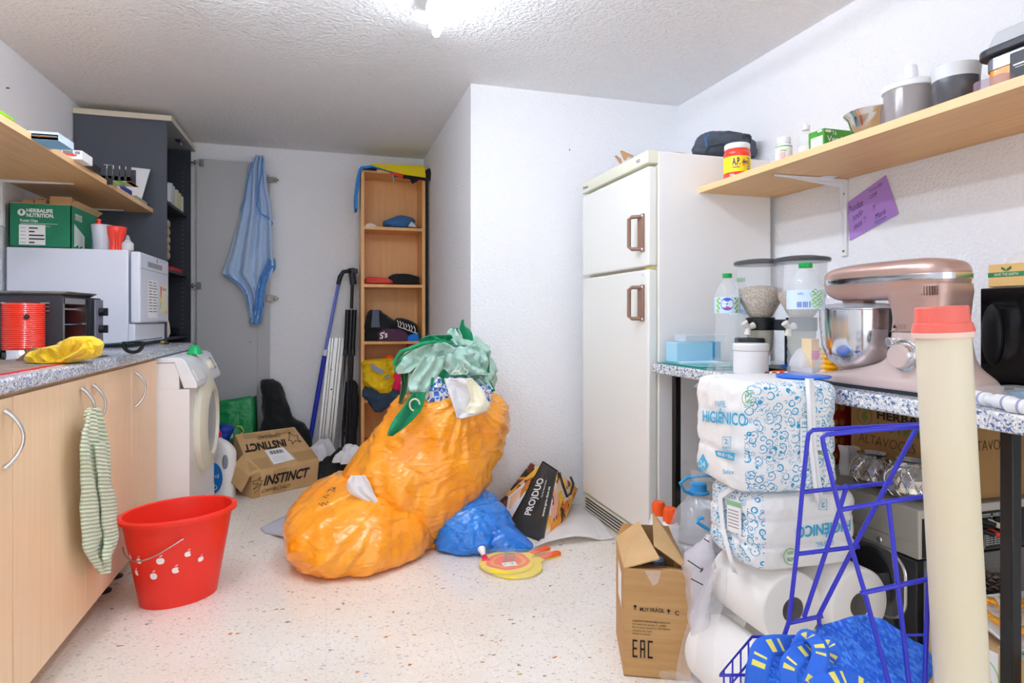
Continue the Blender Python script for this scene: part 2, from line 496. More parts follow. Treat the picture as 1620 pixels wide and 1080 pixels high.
M['cream'] = mat('cream edging', '#dcd3bd', .45)
M['white'] = mat('white enamel', '#f0efee', .3)
M['whitep'] = mat('white plastic', '#eef0f3', .35)
M['coolwhite'] = mat('cool white enamel', '#dfe3ee', .28)
M['ivory'] = mat('ivory enamel', '#eeeee8', .3)
M['ivory2'] = mat('ivory trim', '#e6e4cf', .4)
M['greypanel'] = mat('light grey door laminate', '#bdbec0', .5)
M['grey'] = mat('mid grey', '#9a9c9f', .5)
M['red'] = mat('red plastic', '#e2281c', .32, var=('#d92317', 3, .4, .7))
M['redshiny'] = mat('ribbed red enamel', '#ee3a26', .25, coat=.5)
M['kraft'] = mat('kraft cardboard', '#c39a66', .8, var=('#b98f5c', (5, 5, 60), .35, .65), bump=((5, 5, 260), .12, .002))
M['kraft2'] = mat('light cardboard', '#cda878', .8, var=('#c29c6a', 8, .35, .65))
M['kraftdark'] = mat('cardboard inside', '#a98250', .85)
M['ink'] = mat('black ink', '#191715', .6)
M['whiteink'] = mat('white ink', '#f4f4f2', .6)
M['paper'] = mat('white paper', '#f6f6f6', .7)
M['greybar'] = mat('grey print', '#84878d', .7)
M['tape'] = mat('brown tape', '#b4905c', .3)
M['gboxm'] = mat('green printed carton', '#1f8a64', .55, var=('#1b7e5a', 6, .3, .7))
M['cloth_y'] = mat('yellow cloth', '#ecc41f', .9, bump=(250, .5, .003), sheen=.3)
M['glass'] = mat('clear glass', '#e9eef4', .03, alpha=.3, spec=1.0)
M['glass2'] = mat('clear thick plastic', '#e6ecf6', .05, alpha=.42, spec=1.0)
M['pet'] = mat('clear bottle plastic', '#eef6fa', .06, alpha=.2, spec=1.0, bump=(40, .15, .004))
M['film'] = film('clear film', alpha=.17)
M['filmmilk'] = film('milky film', '#f7f7fa', alpha=.55, rough=.3)
M['foam'] = mat('foam sheet', '#f4f1f0', .6, alpha=.75)
M['green'] = mat('bright green plastic', '#17b866', .35)
M['blue'] = mat('bright blue plastic', '#1f6fe0', .35)
M['brown'] = mat('brown handle plastic', '#8d6b58', .45)
M['orange'] = mat('orange cap plastic', '#fa5a1a', .35)
M['darkglass'] = mat('black glass', '#0b0c0f', .08)
M['pink'] = mat('pink print', '#e03a8c', .6)
M['yellow'] = mat('yellow print', '#f5dd1c', .5)
M['cyan'] = mat('cyan print', '#27a9d6', .5)
M['gprint'] = mat('green print', '#58a83a', .5)
# ---------------------------------------------------------------- room shell
def struct(name, mb, mats, **k):
    return mb.build(name, mats, kind='structure', smooth=0, **k)
XL, XR, YB, YC, XC, ZC = -1.44, 2.05, 5.03, 3.32, 0.76, 2.36
Y0 = -2.2
struct('floor', MB().box(XL - .1, XR + .1, Y0, YB + .1, -.1, 0), M['floor'], loc=(0, 0, 0))
struct('ceiling', MB().box(XL - .1, XR + .1, Y0, YB + .1, ZC, ZC + .1), M['ceil'], loc=(0, 0, 0))
struct('wall_left', MB().box(XL - .1, XL, Y0, YB + .1, 0, ZC), M['wall'], loc=(0, 0, 0))
struct('wall_right', MB().box(XR, XR + .1, Y0, YB + .1, 0, ZC), M['wall'], loc=(0, 0, 0))
struct('wall_back', MB().box(XL, XC + .2, YB, YB + .1, 0, ZC), M['wall'], loc=(0, 0, 0))
struct('wall_chimney', MB().box(XC, XR, YC, YB, 0, ZC), M['wall'], loc=(0, 0, 0))

# fluorescent batten on the ceiling
M['tube'] = mat('lit fluorescent tube', '#ffffff', .5, emit=('#e6f0ff', TUBE_STRENGTH))
lamp = thing('ceiling_batten_light', 'white fluorescent batten fixed to the ceiling with its tube lit', 'ceiling light', (.425, 1.93, ZC))
mb = MB(); mb.box(-.035, .02, -.62, .62, -.045, 0)
mb.build('housing', M['whitep'], lamp, bevel=.004)
for e in (-.66, .66):
    mb = MB(); mb.box(-.005, .045, e - .03, e + .03, -.055, -.028) if False else mb.box(-.02, .035, min(e, e * .93), max(e, e * .93), -.075, -.005)
    mb.build('end_socket', M['whitep'], lamp, bevel=.006)
mb = MB(); mb.tube([(.022, -.68, -.078), (.022, .68, -.078)], .016, 16)
mb.build('tube', M['tube'], lamp, label='lit white tube')

fill_lamp = thing('ceiling_batten_light', 'added fluorescent batten out of the picture that lifts the dark left side', 'ceiling light', (-.55, 1.84, ZC))  # lamp added out of view to brighten the left wall and the back
for ch in list(lamp.children): copy_tree(ch, fill_lamp)

# screw left in the chimney wall
p = on_y(901, 237, YC)
MB().lathe([(.004, 0), (.003, .004)], 10, M=Matrix.Translation(p) @ Matrix.Rotation(PI / 2, 4, 'X')).build('wall_plug', M['dark'], label='tiny dark screw hole plug in the white wall left of the fridge top', cat='wall plug')
for q, lab in (((10, 139), 'small nail in the left wall above the shelf'),):
    p = on_x(q[0], q[1], XL)
    MB().tube([p, p + Vector((.012, 0, 0))], .003, 8).build('nail', M['dark'], label=lab, cat='nail')
# ---------------------------------------------------------------- left base cabinets
DX = -.76
def handle(parent, y, z0=.71, z1=.85):
    pts = []
    for i in range(17):
        t = i / 16
        pts.append((DX + .004 + .034 * math.sin(PI * t) ** .8, y + .012 * math.sin(PI * t), z0 + (z1 - z0) * t))
    r = [.0065 - .0022 * math.sin(PI * i / 16) for i in range(17)]
    r[0] = r[-1] = .0075
    return MB().tube(pts, r, 12).build('handle', M['chrome'], parent, w=True, label='chrome bow handle')
def cabinet(y0, y1, doors, label):
    t = thing('base_cabinet', label, 'cabinet', ((DX - .3), (y0 + y1) / 2, 0), 0, 'maple base cabinets under the left worktop')
    m = MB()
    m.box(-1.38, DX - .02, y0 + .001, y0 + .017, .1, .888); m.box(-1.38, DX - .02, y1 - .017, y1 - .001, .1, .888)
    m.box(-1.38, DX - .02, y0 + .017, y1 - .017, .1, .116); m.box(-1.38, -1.364, y0 + .017, y1 - .017, .116, .888)
    m.box(-1.38, DX - .02, y0 + .017, y1 - .017, .48, .496); m.box(DX - .1, DX - .02, y0 + .017, y1 - .017, .872, .888)
    m.build('carcass', M['maple'], t, w=True)
    for (a, b, hy) in doors:
        d = MB().box(DX - .018, DX, a + .0015, b - .0015, .1, .878).build('door', M['maple'], t, w=True, bevel=.0012)
        if hy: handle(d, hy)
    for yy in (y0 + .07, y1 - .07):
        for xx in (-1.3, -.84):
            MB().lathe([(.03, 0), (.03, .006), (.016, .014), (.014, .075), (.022, .08), (.022, .1)], 16, c=(xx, yy, 0)).build('foot', M['black'], t, w=True)
    return t
cabinet(.96, 1.866, [(.96, 1.4, None), (1.4, 1.866, 1.815)], 'maple base cabinet cut by the left edge of the picture')
cabinet(1.868, 2.864, [(1.868, 2.36, 2.312), (2.36, 2.864, 2.415)], 'maple two-door base cabinet with a green towel on one handle')
cabinet(2.866, 3.257, [(2.866, 3.257, 2.905)], 'narrow single-door maple base cabinet beside the washing machine')
MB().box(XL + .002, -.745, .9, 4.02, .891, .93).build('worktop', M['granite'], label='blue-grey speckled worktop over the left cabinets and washing machine', cat='worktop', bevel=.008, bseg=3)

# striped green towel on a handle
M['gtowel'] = mat('pale green ribbed towelling', '#dbe3c4', .95, sheen=.4)
nt, b = nodes(M['gtowel'])
tc = nt.nodes.new('ShaderNodeTexCoord'); wv = nt.nodes.new('ShaderNodeTexWave'); wv.wave_type = 'BANDS'; wv.bands_direction = 'Z'
mp = nt.nodes.new('ShaderNodeMapping'); mp.inputs['Rotation'].default_value = (.25, 0, 0)
wv.inputs['Scale'].default_value = 26; wv.inputs['Distortion'].default_value = 1.2; wv.inputs['Detail'].default_value = 1
rp = nt.nodes.new('ShaderNodeValToRGB'); rp.color_ramp.elements[0].color = srgb('#b3cb97'); rp.color_ramp.elements[1].color = srgb('#f3f3e3')
rp.color_ramp.elements[0].position = .25; rp.color_ramp.elements[1].position = .6
bp = nt.nodes.new('ShaderNodeBump'); bp.inputs['Distance'].default_value = .006; bp.inputs['Strength'].default_value = .9
nt.links.new(tc.outputs['Object'], mp.inputs[0]); nt.links.new(mp.outputs[0], wv.inputs['Vector']); nt.links.new(wv.outputs[1], rp.inputs[0]); nt.links.new(rp.outputs[0], b.inputs['Base Color'])
nt.links.new(wv.outputs[1], bp.inputs['Height']); nt.links.new(bp.outputs[0], b.inputs['Normal'])
mb = MB()
pl = lambda x, y: on_x(x, y, -.725)
drape(mb, [(646, 132, 146), (660, 124, 150), (704, 115, 161), (748, 120, 166), (791, 124, 176), (815, 125, 180), (849, 127, 181), (873, 130, 172), (892, 144, 166), (908, 155, 160)], pl, (1, 0, 0), 2, .012, 30, 60, 2.)
for a in range(1): drape(mb, [(700, 146, 162), (748, 150, 168), (791, 156, 180), (830, 160, 181), (850, 163, 181), (872, 160, 174), (890, 158, 166)], lambda x, y: on_x(x, y, -.708), (1, 0, 0), 1, .008, 16, 50, 4.)
mb.build('kitchen_towel', M['gtowel'], label='pale green ribbed towel hanging from a cabinet handle', cat='towel', solid=.006, smooth=180)

# ---------------------------------------------------------------- washing machine
WX, WY0, WY1 = -.62, 3.275, 3.95
t = thing('washing_machine', 'white front-loading washing machine between the worktop end and the grey door', 'washing machine', (WX - .3, (WY0 + WY1) / 2, 0))
mb = MB(); mb.box(-1.2, WX - .005, WY0, WY1, .03, .735); mb.box(-1.2, WX - .05, WY0, WY1, .735, .86)
for a in (0,):
    yy = WY0 - .0005
    mb.tube([(-.98, yy, .1), (-.98, yy, .66), (-.965, yy, .69), (-.93, yy, .70), (-.90, yy, .69), (-.885, yy, .66), (-.885, yy, .1)][::1], .004, 6)
mb.build('body', M['white'], t, w=True, bevel=.008)
mb = MB(); prof = [(-1.2, .86), (-.655, .86), (-.60, .845), (-.585, .76), (-.588, .735), (-.64, .735), (-.67, .86)]
pp = [(-1.2, .862), (-1.2, .885), (-.665, .885), (-.645, .872), (-.592, .76), (-.592, .738), (-.65, .738), (-.69, .862)]
mb.slab([(x, WY0 - .003, z) for x, z in pp][::-1], (0, WY1 - WY0 + .006, 0))
mb.build('control_panel', M['whitep'], t, w=True, bevel=.004)
n_ = Vector((.9, 0, .42)).normalized()
def onpanel(y, f): return Vector((-.645 + .053 * f, y, .872 - .112 * f))
k = MB()
q = Matrix.Translation(onpanel(3.74, .5)) @ n_.to_track_quat('Z', 'Y').to_matrix().to_4x4()
k.lathe([(.03, 0), (.027, .02), (.02, .022)], 24, M=q); k.build('dial', M['ivory2'], t, w=True)
k = MB(); k.slab([onpanel(3.83, .2), onpanel(3.88, .2), onpanel(3.88, .75), onpanel(3.83, .75)][::-1], n_ * .004); k.build('display', M['grey'], t, w=True)
for yy in (3.80, 3.90, 3.92):
    k = MB(); q = Matrix.Translation(onpanel(yy, .6)) @ n_.to_track_quat('Z', 'Y').to_matrix().to_4x4()
    k.lathe([(.007, 0), (.006, .006)], 12, M=q); k.build('button', M['whitep'], t, w=True)
k = MB(); a = onpanel(3.42, .75); k.text('AEG'[0:0] + 'ii', a, a + Vector((0, .035, 0)), (onpanel(3.42, .6) - a), 0, .001); k.build('lettering', M['red'], t, w=True)
k = MB(); k.slab([onpanel(3.32, .45), onpanel(3.5, .45), onpanel(3.5, .95), onpanel(3.32, .95)][::-1], n_ * .003); k.build('detergent_drawer', M['white'], t, w=True, bevel=.001)
# round door facing +x
cz, cy = .525, 3.62
RX = Matrix.Translation((WX - .005, cy, cz)) @ Matrix.Rotation(PI / 2, 4, 'Y')
k = MB(); k.lathe([(.255, 0), (.258, .012), (.25, .028), (.20, .05), (.172, .052), (.165, .035), (.16, .0)], 56, M=RX, cap=False)
d = k.build('door', M['ivory2'], t, w=True)
k = MB(); k.lathe([(.165, .036), (.12, .026), (.001, .012)], 48, M=RX, cap=False); k.build('door_glass', mat('washer glass', '#b4b6b6', .12), d, w=True)
k = MB(); k.box(WX - .005, WX + .001, WY0 + .02, WY1 - .02, .04, .12); k.build('kick_plate', M['whitep'], t, w=True, bevel=.002)
for yy in (WY0 + .06, WY1 - .06):
    for xx in (-.68, -1.14): MB().cyl((xx, yy, 0), .02, .035).build('foot', M['black'], t, w=True)

# green cone on the washer
p = on_z(306, 551, .886)
M['gcone'] = mat('green rubber', '#12b868', .4)
MB().lathe([(.036, 0), (.037, .006), (.03, .02), (.022, .038), (.016, .046), (.008, .049), (.0, .05)], 28, c=(-.655, 3.56, .886)).build('measuring_ball', M['gcone'], label='small green plastic dosing cup upside down on the washing machine', cat='cup')

# ---------------------------------------------------------------- countertop dishwasher
t = thing('countertop_dishwasher', 'compact white dishwasher standing on the left worktop', 'dishwasher', (-1.15, 3.7, .93))
DF = -.893
mb = MB(); mb.box(-1.42, DF - .03, 3.42, 4.0, .95, 1.405); mb.box(DF - .03, DF, 3.42, 4.0, .95, 1.045)
mb.build('body', M['coolwhite'], t, w=True, bevel=.006)
mb = MB(); mb.box(DF - .022, DF + .022, 3.425, 3.995, 1.05, 1.40); d = mb.build('door', M['coolwhite'], t, w=True, bevel=.01, bseg=3)
mb = MB(); mb.box(DF + .0215, DF + .0235, 3.425, 3.995, 1.318, 1.3205); mb.build('panel_seam', M['grey'], d, w=True)
mb = MB(); mb.box(DF + .021, DF + .0235, 3.56, 3.84, 1.335, 1.362); mb.build('grip_recess', M['grey'], d, w=True, bevel=.001)
mb = MB(); X_ = DF + .0228
for i in range(4): mb.lathe([(.004, 0), (.003, .001)], 10, M=Matrix.Translation((X_, 3.80 + i * .04, 1.383)) @ Matrix.Rotation(PI / 2, 4, 'Y'))
mb.lathe([(.012, 0), (.011, .001)], 18, M=Matrix.Translation((X_, 3.74, 1.38)) @ Matrix.Rotation(PI / 2, 4, 'Y'))
mb.split_build('button', M['grey'], d, w=True)
mb = MB(); mb.box(X_, X_ + .001, 3.56, 3.74, 1.075, 1.27)
for i in range(11):
    for j in range(2): mb.box(X_ + .001, X_ + .0013, 3.57 + j * .085, 3.63 + j * .085 + .01 * (i % 3), 1.255 - i * .015, 1.26 - i * .015, 1)
mb.build('instruction_sheet', [M['paper'], M['greybar']], d, w=True)
mb = MB(); mb.box(X_, X_ + .001, 3.80, 3.95, 1.10, 1.26)
for i, c in enumerate((1, 2, 3, 4)): mb.slab([(X_ + .0015, 3.80, 1.245 - i * .03), (X_ + .0015, 3.83 - i * .006, 1.245 - i * .03), (X_ + .0015, 3.825 - i * .006, 1.215 - i * .03), (X_ + .0015, 3.80, 1.215 - i * .03)], (.0003, 0, 0), c)
for i in range(3): mb.box(X_ + .001, X_ + .0014, 3.85 + i * .03, 3.865 + i * .03, 1.225, 1.24, 5)
mb.box(X_ + .001, X_ + .0014, 3.9, 3.95, 1.10, 1.115, 3)
mb.build('energy_label', [mat('label cream', '#efe9cf', .6), M['red'], M['orange'], M['yellow'], M['gprint'], M['greybar']], d, w=True)
mb = MB(); mb.box(-1.40, DF - .04, 3.44, 3.98, .93, .95); mb.build('base', M['dark'], t, w=True)

# ---------------------------------------------------------------- mini oven with its glass door folded down
OY0, OY1, OX = 2.6, 2.96, -.91
t = thing('mini_oven', 'black mini oven with its glass door folded open on the worktop', 'oven', (-1.1, 2.78, .93))
mb = MB()
mb.box(-1.25, OX, OY0, OY0 + .006, .955, 1.155); mb.box(-1.25, OX, OY1 - .006, OY1, .955, 1.155)
mb.box(-1.25, OX, OY0, OY1, 1.15, 1.156); mb.box(-1.25, OX, OY0, OY1, .955, .962); mb.box(-1.256, -1.25, OY0, OY1, .955, 1.156)
mb.build('housing', M['dark'], t, w=True, bevel=.002)
mb = MB()
for c in range(5):
    for r in range(3):
        if r == 2 and c != 4: continue
        xx = -1.21 + c * .058 ; zz = 1.125 - r * .014
        mb.box(xx, xx + .03, OY0 - .002, OY0, zz, zz + .003, 0); mb.box(xx, xx + .03, OY0 - .003, OY0 + .001, zz + .003, zz + .005, 1)
mb.build('vent_slot', [M['black'], M['steel']], t, w=True)
mb = MB()
mb.box(-1.24, OX + .001, OY0 + .006, OY0 + .02, .962, 1.15); mb.box(-1.24, OX + .001, 2.83, 2.845, .962, 1.15)
mb.box(-1.24, -1.235, OY0 + .01, 2.84, .962, 1.15); mb.box(-1.24, OX + .001, OY0 + .01, 2.84, 1.128, 1.149); mb.box(-1.24, OX, OY0 + .01, 2.84, .962, .975)
mb.build('cavity', M['steel'], t, w=True)
mb = MB(); 
for i in range(12): mb.tube([(-1.22, 2.63 + i * .017, 1.052), (-.915, 2.63 + i * .017, 1.052)], .0015, 6)
mb.tube([(-.915, 2.625, 1.052), (-.915, 2.825, 1.052)], .002, 6)
mb.build('rack', M['chrome'], t, w=True)
mb = MB()
for zz in (.99, 1.11): mb.tube([(-.95, 2.625, zz), (-.95, 2.83, zz)], .004, 8); mb.tube([(-1.1, 2.625, zz), (-1.1, 2.83, zz)], .004, 8)
mb.split_build('heating_element', M['steel'], t, w=True)
mb = MB(); mb.box(-1.24, OX + .012, 2.848, OY1, .957, 1.156); mb.box(OX + .012, OX + .02, 2.875, OY1 + .004, .955, 1.15, 1)
mb.build('control_panel', [M['black'], mat('lilac grey plastic', '#6f6f80', .4)], t, w=True, bevel=.003)
for zz in (1.10, 1.03): 
    k = MB(); k.lathe([(.017, 0), (.016, .018), (.012, .02)], 20, M=Matrix.Translation((OX + .02, 2.92, zz)) @ Matrix.Rotation(PI / 2, 4, 'Y'))
    k.box(OX + .034, OX + .05, 2.917, 2.923, zz - .016, zz + .016); k.build('knob', M['black'], t, w=True)
MB().box(OX + .02, OX + .022, 2.91, 2.935, .972, .979).build('indicator_light', M['red'], t, w=True)
# folded door: a glass leaf rising slightly towards the room
A = Vector((-.905, 2.60, .963)); B = Vector((-.64, 2.60, .998)); n = Vector((0, .235, 0))
mb = MB(); mb.slab([A, B, B + n, A + n][::-1], (0, 0, -.005))
d = mb.build('door', mat('green-edged glass', '#0f5a50', .05, alpha=.55), t, w=True)
mb = MB(); pts = []
for i in range(13):
    a = PI * i / 12; pts.append((-.700 - .032 * math.cos(a), 2.66, .982 - .036 * math.sin(a) ** .8))
mb.tube(pts, .007, 10); mb.box(-.735, -.665, 2.652, 2.668, .980, .987)
mb.build('handle', M['black'], d, w=True)
for xx in (-1.22, -.95):
    for yy in (2.63, 2.93): MB().cyl((xx, yy, .931), .012, .026, 12).build('foot', M['black'], t, w=True)
mb = MB(); mb.hexa([(-1.22, 2.63, 1.158), (-.92, 2.63, 1.158), (-.92, 2.9, 1.158), (-1.22, 2.9, 1.158), (-1.23, 2.62, 1.183), (-.90, 2.62, 1.183), (-.90, 2.92, 1.183), (-1.23, 2.92, 1.183)])
for v in mb.v[4:]: v.z = 1.172
mb.f.pop(1); mb.m.pop(1)
mb.build('baking_tray', mat('worn tray metal', '#8d8b88', .35, .8, var=('#7d6f63', 12, .45, .7)), label='worn grey metal baking tray on top of the mini oven', cat='tray', solid=.003, bevel=.002)

# ribbed red canister
p = on_z(33, 569, .931)
t = thing('ribbed_canister', 'ribbed bright red cylinder with chrome base at the left edge', 'canister', p + Vector((0, .02, 0)))
KC = 1.30
pr = [(.046 * KC, .027 * KC)]
for i in range(22): pr += [(.0465 * KC, (.03 + i * .0054) * KC), (.0480 * KC, (.0325 + i * .0054) * KC)]
pr += [(.046 * KC, .150 * KC), (.036 * KC, .152 * KC)]
MB().lathe(pr, 40).build('sleeve', M['redshiny'], t)
MB().lathe([(.040 * KC, 0), (.043 * KC, .003), (.040 * KC, .010), (.040 * KC, .028 * KC)], 40).build('base', M['chrome'], t)
q = Matrix.Translation((.030, -.054, .150)) @ Matrix.Rotation(PI / 2, 4, 'X') @ Matrix.Rotation(.45, 4, 'Y')
MB().lathe([(.0085, 0), (.0085, .004), (.004, .005)], 20, M=q).build('badge', M['black'], t)

# dark glass panel behind the canister at the very edge
p = on_z(2, 566, .931)
mb = MB(); mb.box(-.03, .0, -.01, .03, 0, .16); mb.hexa([(.004, -.01, 0), (.008, -.01, 0), (.008, .05, 0), (.004, .05, 0), (-.006, -.01, .15), (-.002, -.01, .15), (-.002, .05, .15), (-.006, .05, .15)], 1)
o = mb.build('coffee_pot', [M['black'], mat('green glass edge', '#7fae9c', .1)], loc=p, label='black pot with a glass side cut by the left edge of the picture', cat='pot', bevel=.003)

# worn mat on the worktop
mb = MB(); mb.box(-1.25, -.80, 1.3, 2.72, .9305, .933); mb.box(-.803, -.798, 1.3, 2.35, .9305, .9342, 1)
mb.build('worktop_mat', [mat('worn brown mat', '#93867c', .6, var=('#6e655f', (14, 40, 14), .4, .62)), M['red']], label='thin worn brown mat with a red edge lying on the worktop', cat='mat')

# yellow cloth
mb = MB(); c = on_z(88, 572, .934)
blob(mb, [(532, 118, 142), (536, 106, 148), (545, 84, 152), (553, 66, 153), (561, 53, 150), (568, 52, 138), (574, 60, 112)], lambda a, b: on_y(a, b, 2.34), .045, 150, 90, .026, 11, 3.3, 1.4)
for rws, yy, sd in (([(537, 108, 128), (545, 100, 134), (556, 92, 128), (566, 88, 120)], 2.29, 2.), ([(541, 128, 146), (550, 124, 152), (560, 110, 150), (567, 96, 130)], 2.28, 5.), ([(550, 64, 90), (558, 54, 100), (566, 56, 104), (572, 62, 100)], 2.28, 7.)):
    drape(mb, rws, lambda a, b, yy=yy: on_y(a, b, yy), (0, -1, 0), 2.2, .010, 40, 30, sd, crease=.022)
for v in mb.v: v.z = max(v.z, .9345)
mb.build('dusting_cloth', M['cloth_y'], label='crumpled yellow cloth on the worktop beside the red canister', cat='cloth', smooth=180)
# spatula tip behind the cloth
mb = MB(); a = on_z(62, 553, .95); b = on_z(77, 537, .975)
A = Vector((-.98, 2.42, .935)); mb.slab([A, A + Vector((.05, 0, .045)), A + Vector((.06, .01, .043)), A + Vector((.06, .01, .0))], (0, .004, 0))
mb.build('scraper', M['brown'], label='brown scraper tip sticking up behind the yellow cloth', cat='scraper')

# yellow banded marker by the dishwasher
a = on_z(256, 543, .938); b = on_z(286, 541, .938); t = thing('marker_pen', 'yellow and black banded pen lying beside the dishwasher', 'pen', (-.84, 3.78, .938), (0, 0, .4))
MB().tube([(0, -.07, 0), (0, .01, 0)], .006, 12).build('pen_cap', M['black'], t); mb = MB()
for i in range(4): mb.tube([(.0, .01 + i * .022, 0), (0, .028 + i * .022, 0)], .008, 12, 0); mb.tube([(0, .028 + i * .022, 0), (0, .032 + i * .022, 0)], .0078, 12, 1)
mb.build('barrel', [M['yellow'], M['grey']], t)

# ---------------------------------------------------------------- things on the dishwasher
TZ = 1.406
t = thing('protein_chips_carton', 'green printed carton with white label on top of the dishwasher', 'box', (-1.28, 3.6, TZ))
GY = 3.435
mb = MB()
bx0, bx1, by0, by1, bz0, bz1 = -1.415, -1.165, GY, 3.80, TZ, TZ + .205
mb.box(bx0, bx1, by0, by0 + .004, bz0, bz1); mb.box(bx0, bx1, by1 - .004, by1, bz0, bz1); mb.box(bx0, bx0 + .004, by0, by1, bz0, bz1)
mb.box(bx1 - .004, bx1, by0, by1, bz0, bz1); mb.box(bx0, bx1, by0, by1, bz0, bz0 + .004)
mb.text('HERBALIFE', (-1.345, by0, bz1 - .040), (-1.24, by0, bz1 - .040), (0, 0, .017), 1, bold=.03)
mb.text('NUTRITION.', (-1.345, by0, bz1 - .062), (-1.235, by0, bz1 - .062), (0, 0, .017), 1, bold=.03)
mb.text('Protein Chips', (-1.37, by0, bz1 - .085), (-1.30, by0, bz1 - .085), (0, 0, .012), 1, bold=.02)
mb.lathe([(.016, 0), (.016, .0008)], 24, 1, M=Matrix.Translation((-1.365, by0, bz1 - .042)) @ Matrix.Rotation(PI / 2, 4, 'X'))
mb.lathe([(.004, .0009), (.0, .0012)], 5, 0, M=Matrix.Translation((-1.365, by0, bz1 - .040)) @ Matrix.Rotation(PI / 2, 4, 'X') @ Matrix.Diagonal((1.4, 2.6, 1, 1)))
for i, wd in enumerate((.15, .10, .12, .09)): mb.box(-1.37, -1.37 + wd, by0 - .0008, by0, bz1 - .093 - i * .006, bz1 - .0915 - i * .006, 1)
rx = bx1
mb.text('HERBALIFE', (rx, GY + .045, bz1 - .045), (rx, GY + .135, bz1 - .045), (0, 0, .014), 1, bold=.03)
mb.text('NUTRITION', (rx, GY + .045, bz1 - .062), (rx, GY + .135, bz1 - .062), (0, 0, .014), 1, bold=.03)
for i in range(8): mb.box(rx, rx + .0008, GY + .04 + i * .017, GY + .05 + i * .017, bz0 + .012 + (i % 3) * .006, bz1 - .085 - i * .006, 1)
mb.build('carton', [M['gboxm'], M['whiteink']], t, w=True)
for s_, (pa, pb, out) in enumerate((((bx0, by0, bz1), (bx1, by0, bz1), (0, .03, -.004)), ((bx1, by0, bz1), (bx1, by1, bz1), (.02, 0, .02)))):
    mb = MB(); pa = Vector(pa); pb = Vector(pb); mb.slab([pa, pb, pb + Vector(out), pa + Vector(out)], (0, 0, .003)); mb.build('flap', M['kraft2'], t, w=True)
mb = MB(); mb.box(-1.375, -1.27, by0 - .0012, by0, TZ + .012, TZ + .105)
for i in range(5): mb.box(-1.335, -1.335 + (.035, .022, .06, .062, .022)[i], by0 - .0018, by0 - .0012, TZ + .088 - i * .017, TZ + .094 - i * .017, 1); mb.box(-1.37, -1.348, by0 - .0018, by0 - .0012, TZ + .09 - i * .017, TZ + .092 - i * .017, 2)
mb.build('label', [M['paper'], M['ink'], M['greybar']], t, w=True)
# kraft packets standing in the carton
for i, (x0, sx, hh, lab) in enumerate(((-1.385, .05, .015, 'flat kraft packet end sticking out of the green carton at left'), (-1.33, .045, .022, 'kraft paper band printed in dark letters in the green carton'), (-1.27, .09, .034, 'kraft paper pouch with dark stripes in the green carton'))):
    mb = MB(); hh += .014; zt = bz1 + hh; mb.hexa([(x0, by0 + .02, bz0 + .02), (x0 + sx, by0 + .02, bz0 + .02), (x0 + sx, by0 + .2, bz0 + .02), (x0, by0 + .2, bz0 + .02), (x0, by0 + .05, zt), (x0 + sx, by0 + .05, zt), (x0 + sx * .9, by0 + .14, zt - .01), (x0, by0 + .14, zt - .01)])
    if i == 1: mb.text('NETE', (x0 + .004, by0 + .0495, zt - .017), (x0 + sx - .004, by0 + .0495, zt - .017), (0, 0, .013), 1, bold=.02)
    if i == 2:
        for k_ in range(4): mb.tube([(x0 + .012 + k_ * .012, by0 + .05, bz1 - .01), (x0 + .018 + k_ * .012, by0 + .052, zt - .004), (x0 + .026 + k_ * .012, by0 + .08, zt + .001)], .0012, 5, 1)
    mb.build('kraft_packet', [M['kraft2'], M['ink']], label=lab, cat='packet', bevel=.004)

def tumbler(name, px, pyb, z, r0, r1, h, material, label, y, cat='tumbler', loc=None):
    p = on_y(px, pyb, y); c = Vector((p.x, y, z)) if loc is None else Vector(loc)
    mb = MB(); mb.lathe([(r0, 0), (r1, h), (r1 - .0025, h), (r0 - .002, .004), (.001, .004)], 32, c=c, cap=True)
    return mb.build(name, material, label=label, cat=cat)
tumbler('plastic_tumbler', 161, 391, TZ, .033, .046, .125, M['glass2'], 'clear flared plastic tumbler between the green carton and the red tumbler', 3.5)
# squeeze bottle behind it
t = thing('squeeze_bottle', 'squeeze bottle with red pull cap behind the clear tumbler', 'bottle', (on_y(156, 391, 3.62).x, 3.62, TZ))
MB().lathe([(.026, 0), (.028, .01), (.028, .10), (.02, .12), (.02, .125)], 24).build('body', [mat('printed bottle film', '#cfd6e8', .3, var=('#5d77c9', 30, .5, .6))], t)
MB().lathe([(.021, .125), (.021, .145), (.012, .147), (.010, .158), (.013, .162), (.012, .170), (.0, .172)], 20).build('cap', M['redshiny'], t)
c = Vector((on_y(184, 391, 3.5).x, 3.5, TZ)); mb = MB(); nn = 48
def ribt(u, v):
    th = 2 * PI * u; r = (.034 if v < .9 else .034) ; rr = [.030, .027, .026, .030, .037, .042, .044, .044][min(7, int(v * 7.99))]
    rr = catmull([(.030,), (.0275,), (.027,), (.031,), (.037,), (.042,), (.044,)], v)[0]
    return c + Vector((math.cos(th), math.sin(th), 0)) * rr * (1 + (.05 * math.cos(th * 10) if v < .8 else 0)) + Vector((0, 0, v * .118))
mb.grid(ribt, 80, 24, 0, True); 
mb.build('red_tumbler', M['redshiny'], label='red fluted tumbler on top of the dishwasher', cat='tumbler', solid=.002)
t = thing('dropper_bottle', 'small cloudy dropper bottle right of the red tumbler', 'bottle', (on_y(202, 392, 3.46).x, 3.46, TZ))
MB().lathe([(.023, 0), (.026, .006), (.026, .035), (.014, .045), (.012, .05)], 24).build('body', M['filmmilk'], t)
MB().lathe([(.013, .05), (.008, .066), (.005, .074), (.003, .076)], 16).build('nozzle', M['glass'], t)

